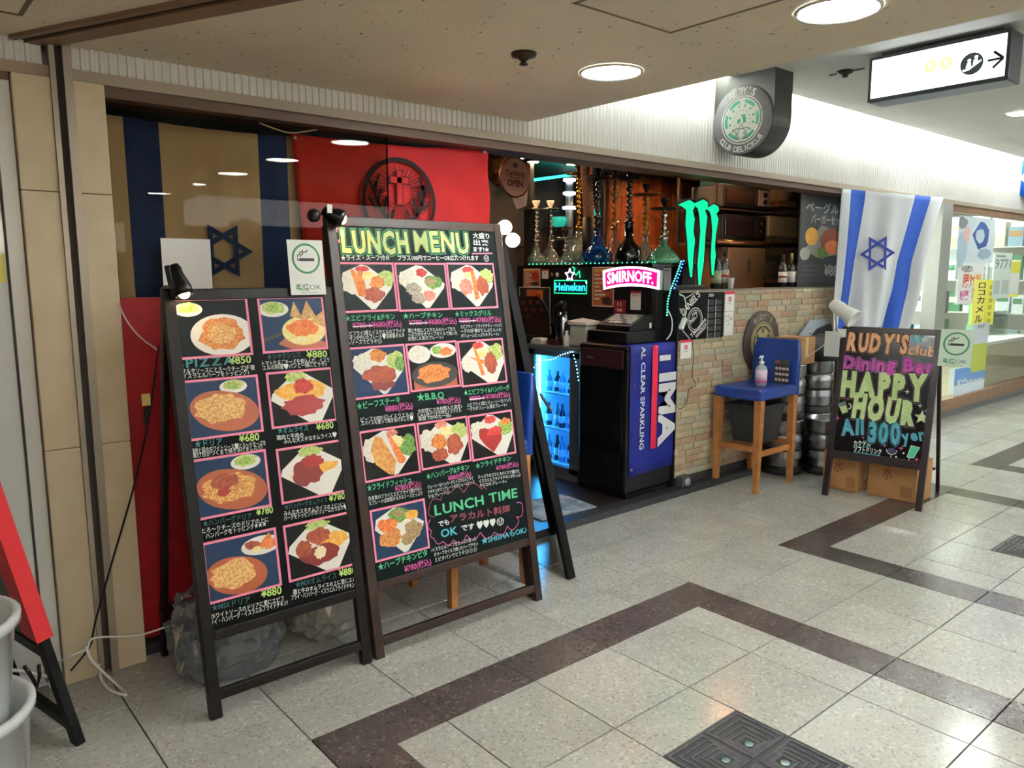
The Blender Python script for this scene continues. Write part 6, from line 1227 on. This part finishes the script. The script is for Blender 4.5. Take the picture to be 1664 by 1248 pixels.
P = [B3.px(*k7(*p)) for p in ((652, 1018), (722, 1035), (672, 1120), (618, 1112))]; B3.poly(mb, P, .0012, mat('#47b48a', .8)); B3.line(mb, P+[P[0]], .003, .0016, C_W); B3.line(mb, [B3.px(*k7(640, 1118)), B3.px(*k7(618, 1160)), B3.px(*k7(640, 1162)), B3.px(*k7(600, 1158))], .004, .0012, C_W)
u, v = B3.px(*k7(495, 1050)); B3.ring(mb, u, v, .034, .030, .0012, C_W, 18, PI, 2*PI); B3.ell(mb, u, v-.008, .026, .018, .0014, mat('#3a3050', .8), 14); B3.line(mb, [(u, v-.034), (u, v-.06)], .004, .0012, C_W); B3.line(mb, [(u-.018, v-.06), (u+.018, v-.06)], .004, .0012, C_W)
a, b = B3.px(*k7(790, 108)), B3.px(*k7(855, 142)); B3.rect(mb, a[0], b[1], b[0], a[1], .0012, PAPER)
mb.build('chalk_lettering', pn3, kind='stuff')
# its lamp, tape, hanging card and smoking sign
g = B3.at(*B3.px(1362, 499), .06); q = B3.at(*B3.px(1392, 521), .06); q = g+(q-g).normalized()*.16
t = thing('clip_lamp', 'white clip lamp on the top left corner of the happy hour board', 'lamp', g); d = (q-g).normalized(); L = (q-g).length
MB().lathe([(.035, -.03), (.045, 0), (.048, .05), (.044, .07), (.05, .09), (.066, L), (.060, L), (.04, .1), (0, .09)], g, WHITE, 24, axis=d).build('shade', t); MB().tube([g-d*.0+Vector((0, 0, -.045)), B3.at(*B3.px(1361, 535), .03), B3.at(*B3.px(1368, 550), .014)], .007, mat('#b9bcbb', .4)).build('neck', t)
mb = MB(); a, b = B3.px(1354, 534, .013), B3.px(1374, 548, .013); B3.box(mb, a[0], b[1], b[0], a[1], .0125, .015, PAPER); mb.build('tape', t)
cord('white_cable', 'white lamp cable sloping from the happy hour board to the kegs', [B3.at(*B3.px(1366, 545), .018), PX(1340, 560, 5.1), PX(1312, 580, 5.15), PX(1292, 588, 5.18)], .004, WHITE)
mb = MB(); f = Fr(PX(1343, 525, 5.06), e3, (0, 0, 1)); a, b = f.px(1341, 538), f.px(1363, 580); f.box(mb, a[0], b[1], b[0], a[1], 0, .002, mat('#cfd2cf', .6)); mb.build('hanging_card', label='blank pale card hanging at the left of the happy hour board', cat='card')
f = Fr(B3.at(.592, 1.0, .008), e3, B3.uy); u0, v0 = f.px(1523, 594); smoking('smoking_sign', Fr(f.at(u0, v0), e3, B3.uy), .185, .235, 'pale green smoking OK card on the right post of the happy hour board', mat('#c9dccb', .4), '#3e7d58')

# ================================================================== RIGHT FLAG
O = Vector((6.10, 3.11, 0)); dx = Vector((.866, -.5, 0)); nn = Vector((-.5, -.866, 0)); Ff = Fr(O, dx, (0, 0, 1))
W2 = mat('#dfe4ea', .75); BL2 = mat('#1f4fb4', .75); n = 60; rows = []
Ledge = [(1368, 307), (1362, 380), (1357, 440), (1352, 500), (1352, 560)]; Redge = [(1533, 321), (1514, 379), (1499, 425), (1492, 470), (1474, 530), (1462, 560)]
def lerp_e(E_, y):
    for (x0, y0), (x1, y1) in zip(E_, E_[1:]):
        if y <= y1: return x0+(x1-x0)*(y-y0)/(y1-y0)
    return E_[-1][0]
for i in range(33):
    v = i/32; r = []
    for j in range(n+1):
        u = j/n; y = (307+14*u)+(240+8*u)*v; xl, xr = lerp_e(Ledge, max(y, 307)), lerp_e(Redge, max(y, 321)); x = xl+(xr-xl)*u
        a = Ff.px(x, y); amp = (.008+.03*v); r.append(Ff.at(a[0], a[1], amp*math.sin(u*13+v*2.2)+.5*amp*math.sin(u*29-v*3)))
    rows.append(r)
tf = cloth_flag('national_flag', 'bright white and blue star flag hanging beside the happy hour board', rows, lambda i, j: BL2 if (.085 < (j+.5)/n < .235 or .715 < (j+.5)/n < .885) else W2)
f = Fr(Ff.at(0, 0, .034), dx, (0, 0, 1)); c = f.px(1426, 412); mb = MB(); f.hexagram(mb, c[0], c[1], .160, .022, 0, mat('#22318f', .75), rot=.05); mb.build('star', tf)
P = rows[0][-1]; cord('flag_string', 'thin string tying the right flag up to the fascia', [P, (P.x+.1, 2.9, 2.16), (7.2, 3.105, 2.17)], .002, WHITE)
# ================================================================== NEIGHBOUR SHOP ON THE RIGHT
ALU2 = mat('#b9bdb9', .35, .5); FRW = mat('#8a6a52', .4, noise=(12, '#7a5a44'))
MB().box(6.42, 3.24, 0, 7.05, 3.3, 2.2, mat('#3a3430', .6)).build('wall_divider', kind='structure')
MB().box(7.05, 3.24, 0, 7.12, 7.0, 2.7, mat('#d8d8d2', .6)).build('wall_shop_side', kind='structure')
post = MB().box(8.06, 3.10, 0, 8.30, 3.24, 2.166, ALU2, .004).build('trim_8', kind='structure')
win2 = MB().box(8.36, 3.17, .20, 13.5, 3.176, 2.10, glass('#f4f8f6', 1.0)).build('window_2', kind='structure')
MB().box(8.30, 3.13, 0, 8.36, 3.21, 2.166, FRW).box(8.36, 3.13, 2.10, 13.5, 3.21, 2.166, FRW).box(8.36, 3.11, .08, 13.5, 3.21, .20, FRW).box(8.36, 3.14, 0, 13.5, 3.21, .08, mat('#77777a', .5)).build('window_frame', win2)
x = PY(1608, 380, 3.17).x; MB().box(x, 3.165, .2, x+.05, 3.18, 2.10, mat('#d5d8d6', .3)).build('glazing_bar', win2)
p = PY(1541, 492, 3.12); MB().box(8.27, 3.095, p.z-.10, 8.345, 3.13, p.z+.12, STEEL, .004).build('lock_plate', win2)
MB().box(7.05, 3.24, -.02, 14, 7.0, .0, mat('#b8b5a8', .3)).build('floor_neighbour', kind='structure')
MB().box(7.05, 6.9, 0, 14, 7.0, 2.7, mat('#e3e2da', .6)).build('wall_neighbour_back', kind='structure'); MB().box(7.05, 3.2, 2.62, 14, 7.0, 2.7, mat('#eceae4', .6)).build('ceiling_neighbour', kind='structure')
for k, (x, y) in enumerate(((8.2, 4.4), (8.2, 5.8), (10.2, 4.2), (10.2, 5.8), (12.2, 4.2), (12.2, 5.8))):
    t = thing('ceiling_panel_light', 'white ceiling light panel inside the neighbouring shop', 'light', (x, y, 2.59), 'light panels in the neighbouring shop'); MB().box(x-.6, y-.15, 2.6, x+.6, y+.15, 2.6195, WHITE).build('tray', t); MB().box(x-.57, y-.13, 2.595, x+.57, y+.13, 2.5999, glow('#f6fff8', 60)).build('diffuser', t)
CRM = mat('#e2d3b4', .5)
t = thing('display_counter', 'cream display counter behind the right shop window', 'counter', (10.5, 4.1, 0)); MB().box(10.0, 3.30, 0, 11.6, 4.5, .66, CRM).build('body', t); MB().box(9.7, 3.25, .66, 11.7, 4.55, .70, WHITE, .004).build('top', t)
# shelves with goods
t = thing('goods_shelf', 'white shelf rack of goods inside the right shop', 'shelf', (12.2, 4.4, 0))
for y in (3.32, 5.6): MB().box(12.0, y-.02, 0, 12.4, y+.02, 2.3, mat('#8a6a55', .5)).build('upright', t)
for z in (.5, .95, 1.4, 1.85): MB().box(12.0, 3.34, z-.015, 12.4, 5.58, z, WHITE).build('shelf_board', t)
MB().box(12.4, 3.3, 0, 12.43, 5.62, 2.3, mat('#e2e4e0', .5)).build('back_board', t)
rn = random.Random(9); cols = ('#dfe6ea', '#8fb0c8', '#c9c9c2', '#3f7f5a', '#b98a5a', '#4a5a66', '#e6dcc0', '#a3c4cc', '#d9a0a0'); names = ('pale', 'blue', 'grey', 'green', 'tan', 'slate', 'cream', 'aqua', 'pink')
for zi, z in enumerate((.5, .95, 1.4, 1.85)):
    y = 3.38; i = 0
    while y < 5.2 and i < 9:
        w_, h_ = rn.uniform(.10, .20), rn.uniform(.16, .34); ci = rn.randrange(9)
        tb = thing('goods_box', '%s goods box, %s from the window on the %s shelf of the right shop rack' % (names[ci], ('first', 'second', 'third', 'fourth', 'fifth', 'sixth', 'seventh', 'eighth', 'ninth')[i], ('lowest', 'second', 'third', 'top')[zi]), 'box', (12.1, y+w_/2, z), 'goods in the right shop')
        MB().box(12.02, y, z+.0005, 12.22, y+w_, z+h_, mat(cols[ci], .5), .004).build('carton', tb); MB().box(12.0185, y+.015, z+h_*.5, 12.0205, y+w_-.015, z+h_*.8, mat(cols[(ci+3) % 9], .5)).build('front_print', tb)
        y += w_+rn.uniform(.02, .06); i += 1
# posters on the window
f = Fr((0, 3.1685, 0), (1, 0, 0), (0, 0, 1))
NWP = [0]
def wp(label, q, base, ops, name='window_poster', border=None): NWP[0] += 1; return poster(name, label, 'poster', q, base, ops, border, .0012, .004*NWP[0])
PW = mat('#e4e6e4', .6); ORG = mat('#e0962e', .6); YLW = mat('#ece56a', .6); INK = mat('#20242a', .6)
wp('white poster with orange characters on the right shop window', ((1558, 428), (1594, 492)), PW, [('t', '今話題の', .08, .80, .45, .13, mat('#3a3a2a', .6)), ('t', '腸対策', .18, .44, .74, .26, ORG), ('t', '腸', .18, .44, .24, .26, mat('#c83a22', .6)), ('t', '粉薬', .1, .12, .35, .18, mat('#c0508a', .6)), ('t', '漢方', .55, .16, .35, .18, mat('#6a6c70', .6))])
t = wp('tall yellow banner with black characters on the right shop window', ((1582, 455), (1601, 526)), YLW, [('t', 'ロ', .3, .82, .45, .12, INK), ('t', 'コ', .3, .66, .45, .12, INK), ('t', 'カ', .25, .48, .5, .13, INK), ('t', 'メ', .22, .28, .5, .13, INK), ('t', 'ル', .2, .06, .5, .14, INK)])
wp('narrow yellow slip beside the tall yellow banner', ((1602.5, 455), (1611, 527)), mat('#e6e04c', .6), [('r', .3, .05+.15*k, .7, .14+.15*k, mat('#b8b04a', .6)) for k in range(6)])
wp('yellow topped paper slip high on the right shop window', ((1636, 425), (1651, 482)), PW, [('r', 0, .68, 1, 1, mat('#dcd850', .6)), ('r', 0, 0, 1, .08, mat('#dcd850', .6))])
wp('pale green price sheet on the right shop window', ((1614, 410), (1636, 484)), mat('#cfdcd4', .6), [('t', '9771', .05, .66, .9, .2, mat('#7a9088', .6)), ('r', .1, .9, .6, .94, mat('#7a9088', .6)), ('r', .08, .1, .4, .4, mat('#aebdb6', .6)), ('r', .5, .1, .9, .4, mat('#aebdb6', .6))])
wp('blue and white sky poster low on the right shop window', ((1548, 600), (1594, 634)), mat('#6f9ed8', .5), [('r', 0, 0, 1, .42, mat('#dcecf8', .5)), ('t', '乾燥×Autumn', .1, .36, .85, .22, PW)])
wp('yellow green sheet low on the right shop window', ((1576, 560), (1596, 600)), mat('#bcc85a', .6), [])
wp('pale blue torn sheet below the yellow banner', ((1576, 526), (1600, 556)), mat('#c3ccd4', .6), [('t', 'ひげ', .3, .75, .4, .14, INK)])
wp('tall poster of a blue sleeved figure with dark number at the window edge', ((1553, 350), (1606, 428)), mat('#cfdbe2', .5), [('b', .12, .3, .14, .4, mat('#a9c0cf', .5)), ('b', .22, .62, .1, .18, mat('#d8b4b0', .5)), ('b', .1, .85, .12, .14, mat('#7d8288', .5)), ('b', .62, .62, .24, .30, mat('#33508a', .5)), ('b', .6, .6, .13, .18, mat('#b9c8d4', .5)), ('b', .75, .2, .2, .12, mat('#8fa6b6', .5))])
p = PY(1612, 548, 3.5); t = thing('acrylic_stand', 'blue headed acrylic leaflet stand on the display counter', 'stand', (9.9, 3.62, .7005)); x0 = PY(1607, 560, 3.6).x
MB().box(x0, 3.60, .7005, x0+.62, 3.61, 1.0, glass('#dff0ee', 1.)).box(x0, 3.70, .7005, x0+.62, 3.705, 1.0, glass('#dff0ee', 1.)).build('pane', t); MB().box(x0+.02, 3.612, .92, x0+.60, 3.614, 1.0, mat('#1f5fae', .5)).build('header', t); MB().box(x0+.02, 3.63, .7005, x0+.60, 3.66, .90, mat('#a8bcb0', .6)).build('leaflets', t)
x0 = PY(1628, 500, 4.4).x; MB().lathe([(.10, .7005), (.10, 1.35), (.06, 1.42), (0, 1.42)], (11.35, 3.85, 0), mat('#2f8f63', .5), 18).build('green_figure', label='green cylindrical display behind the right shop window', cat='display')
t = thing('white_pamphlet_rack', 'white pamphlet rack glimpsed right of the star flag', 'rack', (7.9, 3.6, 0)); MB().box(7.45, 3.45, 0, 8.0, 3.8, .98, mat('#dedfdb', .5), .004).build('body', t)
for k in range(2): MB().box(7.6+.2*k, 3.46, .98, 7.76+.2*k, 3.48, 1.28, PAPER).build('pamphlet', t)

# ================================================================== HANGING SIGNS
# round blade sign
XS = 4.36; f = Fr((XS, 0, 0), (0, -1, 0), (0, 0, 1)); c = f.px(1207.5, 195.5); R = .213; TH = .20; DK = mat('#2b2d29', .4, noise=(7, '#3d3f38')); t = thing('blade_sign', "black rounded blade sign reading RUDY'S CLUB DELICIOUS under the upper ceiling", 'sign', (XS+TH/2, -c[0], c[1]-R))
pts = [f.at(c[0]+R*math.cos(PI+PI*k/24), c[1]+R*math.sin(PI+PI*k/24), 0) for k in range(25)]+[f.at(c[0]+R, 2.729, 0), f.at(c[0]-R, 2.729, 0)]
MB().prism([p+Vector((TH, 0, 0)) for p in pts], (-TH, 0, 0), DK).build('housing', t)
MB().lathe([(R*.985, 0), (R*.985, .012), (R*.96, .016), (0, .016)], f.at(c[0], c[1], 0), mat('#747474', .5), 48, axis=(-1, 0, 0)).build('face_disc', t); mb = MB(); GR = mat('#2f9d77', .5); WH = mat('#f6f6f2', .5)
f.ring(mb, c[0], c[1], R*.69, R*.66, .0165, WH, 40); f.ell(mb, c[0], c[1], R*.62, R*.62, .0165, WH, 36)
for k in range(6): f.ring(mb, c[0], c[1], R*.58, R*.48, .0170, GR, 8, k*PI/3+.68, k*PI/3+1.40)
for k in range(12): a = k*PI/6+.26; f.ell(mb, c[0]+R*.40*math.cos(a), c[1]+R*.40*math.sin(a), R*.045, R*.03, .0171, GR, 8, rot=a)
for k in range(14): a = k*2*PI/14; f.ell(mb, c[0]+R*.27*math.cos(a), c[1]+R*.27*math.sin(a), R*.02, R*.02, .0171, GR, 6)
for q in ((( -.02, .15), (.12, .15), (.15, .02), (.16, -.08), (.05, -.10), (.04, .02)), ((-.14, .02), (-.03, .05), (-.02, -.04), (-.1, -.1), (-.15, -.06))): f.poly(mb, [(c[0]+R*a, c[1]+R*b) for a, b in q], .0172, GR)
f.hexagram(mb, c[0]-.0, c[1]-R*.38, R*.30, R*.022, .0174, mat('#6f746e', .5)); f.ring(mb, c[0], c[1]-R*.36, R*.12, R*.10, .0174, mat('#c9cfc8', .5), 16)
f.arc(mb, "RUDY'S", c[0], c[1], R*.825, .044, PI/2, .95, .017, WH, .03); f.arc(mb, 'CLUB DELICIOUS', c[0], c[1], R*.83, .034, -PI/2, 1.75, .017, WH, .03, inside=True); mb.build('emblem', t)
# next blade sign with a blue face
XS = 10.2; f = Fr((XS, 0, 0), (0, -1, 0), (0, 0, 1)); c = f.px(1684, 287); R = .25; t = thing('blade_sign', 'grey blade sign with a blue disc cut by the right edge', 'sign', (XS+.1, -c[0], c[1]-R)); pts = [f.at(c[0]+R*math.cos(PI+PI*k/24), c[1]+R*math.sin(PI+PI*k/24), 0) for k in range(25)]+[f.at(c[0]+R, 2.729, 0), f.at(c[0]-R, 2.729, 0)]
MB().prism([p+Vector((.2, 0, 0)) for p in pts], (-.2, 0, 0), mat('#a5a6a0', .4)).build('housing', t); MB().lathe([(R*.95, 0), (R*.95, .012), (0, .016)], f.at(c[0], c[1], 0), mat('#1463c8', .3, 0, .25), 40, axis=(-1, 0, 0)).build('face_disc', t)
mb = MB(); f.ell(mb, c[0]-R*.35, c[1], R*.22, R*.22, .018, PAPER, 20); mb.build('emblem', t)
# lit direction sign
XS = 4.52; f = Fr((XS, 0, 0), (0, -1, 0), (0, 0, 1)); t = thing('direction_sign', 'lit white hanging sign box with restroom symbols and a right arrow', 'sign', (XS+.09, 1.84, 2.455)); ua, va = f.px(1409, 166); ub, vb = f.px(1645, 47); va = 2.462; vb = 2.705
mb = MB(); f.box(mb, ua, va, ub, vb, -.17, 0, mat('#3c4046', .4), .003); mb.build('housing', t); mb = MB(); b_ = .018; f.rect(mb, ua+b_, va+b_, ub-b_, vb-b_, .0008, glow('#f2fbff', 2.0)); mb.build('lit_panel', t)
mb = MB(); f.box(mb, ua+.05, vb, ub-.05, 2.7295, -.13, -.04, mat('#2b2c2e', .5)); mb.build('ceiling_mount', t); mb = MB(); f.box(mb, ua+.01, va-.004, ub-.01, va, -.165, -.008, mat('#8a93a3', .35)); mb.build('underside', t)
mb = MB(); SG = mat('#5d6b68', .5); L_ = mat('#e7d9a8', .5, 0, .9); W_ = ub-ua; H_ = vb-va; q = lambda s, v: (ua+W_*s, va+H_*v)
c = q(.755, .44); r = .055; f.ell(mb, c[0], c[1], r, r, .0012, SG, 28); WHG = glow('#e8f4f6', 1.4)
for s in (-1, 1): f.ell(mb, c[0]+s*.016+.004, c[1]+.024+s*.006, .009, .009, .0016, WHG, 10); f.poly(mb, [(c[0]+s*.016-.011, c[1]-.012+s*.006), (c[0]+s*.016+.015, c[1]-.012+s*.006), (c[0]+s*.016+.012, c[1]+.014+s*.006), (c[0]+s*.016-.006, c[1]+.014+s*.006)], .0016, WHG)
f.poly(mb, [(c[0]-.045, c[1]-.025), (c[0]-.035, c[1]-.035), (c[0]-.01, c[1]-.03), (c[0]+.045, c[1]+.005), (c[0]+.045, c[1]+.015), (c[0]-.01, c[1]-.02)], .0018, WHG)
mb.build('symbol_disc', t); mb = MB(); a = q(.86, .44); b = q(.955, .44); f.line(mb, [a, b], .012, .0012, INK); f.line(mb, [(b[0]-.042, b[1]+.04), (b[0]+.004, b[1])], .013, .0013, INK); f.line(mb, [(b[0]-.042, b[1]-.04), (b[0]+.004, b[1])], .013, .0014, INK)
mb.build('arrow', t); mb = MB()
for s in (.47, .58):
    c = q(s, .56); f.ell(mb, c[0], c[1], .032, .032, .0012, L_, 22); f.rect(mb, c[0]-.010, c[1]-.014, c[0]-.004, c[1]+.016, .0016, WHG); f.rect(mb, c[0]+.004, c[1]-.014, c[0]+.010, c[1]+.016, .0016, WHG)
f.text(mb, 'レストルーム', (ua+.025, va+.058), .14, .024, .0012, mat('#a9b4b8', .5, 0, .3), 0, em=.82); f.text(mb, 'Restroom', (ua+.025, va+.034), .075, .012, .0012, mat('#a9b4b8', .5, 0, .3)); mb.build('symbols', t)

# ================================================================== LEFT EDGE: SECOND A-BOARD, TUBS
t = thing('menu_board', 'black A-board with a red cloth edge at the far left edge', 'menu board', (.35, 2.8, 0), 'chalk menu boards')
fo = Vector((.425, 2.655, 0)); e = Vector((-.09, .375, 0)).normalized(); up = Vector((-.175, 0, .91)).normalized(); F4 = Fr(fo, e, up)
for u in (0, .42): mb = MB(); F4.box(mb, u, .0, u+.045, 1.45, -.015, .015, KB, .003); mb.build('post', t)
mb = MB(); F4.box(mb, .045, .05, .42, .09, -.012, .012, KB); mb.build('bottom_rail', t); mb = MB(); F4.box(mb, .045, .36, .42, 1.45, -.008, .006, mat('#17161a', .4)); mb.build('panel', t)
mb = MB(); F4.box(mb, .045, .32, .42, .36, -.012, .012, KB); mb.build('middle_rail', t)
foot2 = Vector((-.12, 2.55, 0)); MB().bar(F4.at(.02, 1.44, .0), foot2, .04, .025, KB, bev=.003).build('rear_leg', t); foot3 = Vector((-.22, 2.95, 0)); MB().bar(F4.at(.44, 1.44, .0), foot3, .04, .025, KB, bev=.003).build('rear_leg', t)
mb = MB(); REDC = mat('#c0161f', .6); P = [(-.012, .395), (.085, .40), (.11, 1.47), (-.012, 1.47)]; mb.prism([F4.at(u, v, -.026) for u, v in P], F4.n*.048, REDC); rc = mb.build('red_cloth', t)
MB().lathe([(.007, 0), (.012, .002), (.007, .004)], F4.at(.028, .43, .0), CHROME, 12, axis=-F4.n).build('grommet', rc); 
MB().lathe([(.007, .023), (.012, .025), (.007, .027)], F4.at(.028, .43, .0), CHROME, 12, axis=F4.n).build('grommet', rc)
t = thing('clip', 'black spring clip with cable under the far left board', 'clip', PZ(58, 1112, .06)); P = PY(58, 1100, 2.95); MB().tube([P+Vector((-.03, 0, .05)), P+Vector((-.01, 0, 0)), P+Vector((0, 0, -.045)), P+Vector((.012, 0, 0)), P+Vector((.012, 0, .04))], .006, BLACK).bar(P+Vector((-.02, 0, .03)), P+Vector((0, 0, -.03)), .018, .012, BLACK, bev=.003).build('jaw', t)
cord('white_cable', 'white power strip cable behind the far left board', [PY(-20, 1085, 3.0), PY(30, 1090, 3.0), PY(70, 1098, 3.0), PY(88, 1100, 3.0)], .006, WHITE)
TUBM = glass('#d8dcdc', .8, .25, .85, '#dfe4e5')
def bin_(label, cx, cy, z, rb, rt, h):
    t = thing('plastic_tub', label, 'tub', (cx, cy, z), 'stacked plastic tubs'); mb = MB(); mb.lathe([(rb, z), (rb+.004, z+.01), (rt, z+h-.03), (rt+.014, z+h-.028), (rt+.016, z+h-.006), (rt+.006, z+h), (rt-.006, z+h-.004), (rb-.004, z+.012), (0, z+.012)], (cx, cy, 0), TUBM, 32); mb.build('tub_wall', t)
bin_('lower translucent plastic tub at the bottom left corner', .06, 2.33, .0, .165, .20, .40); bin_('upper translucent plastic tub stacked at the left edge', .06, 2.33, .33, .150, .185, .31)
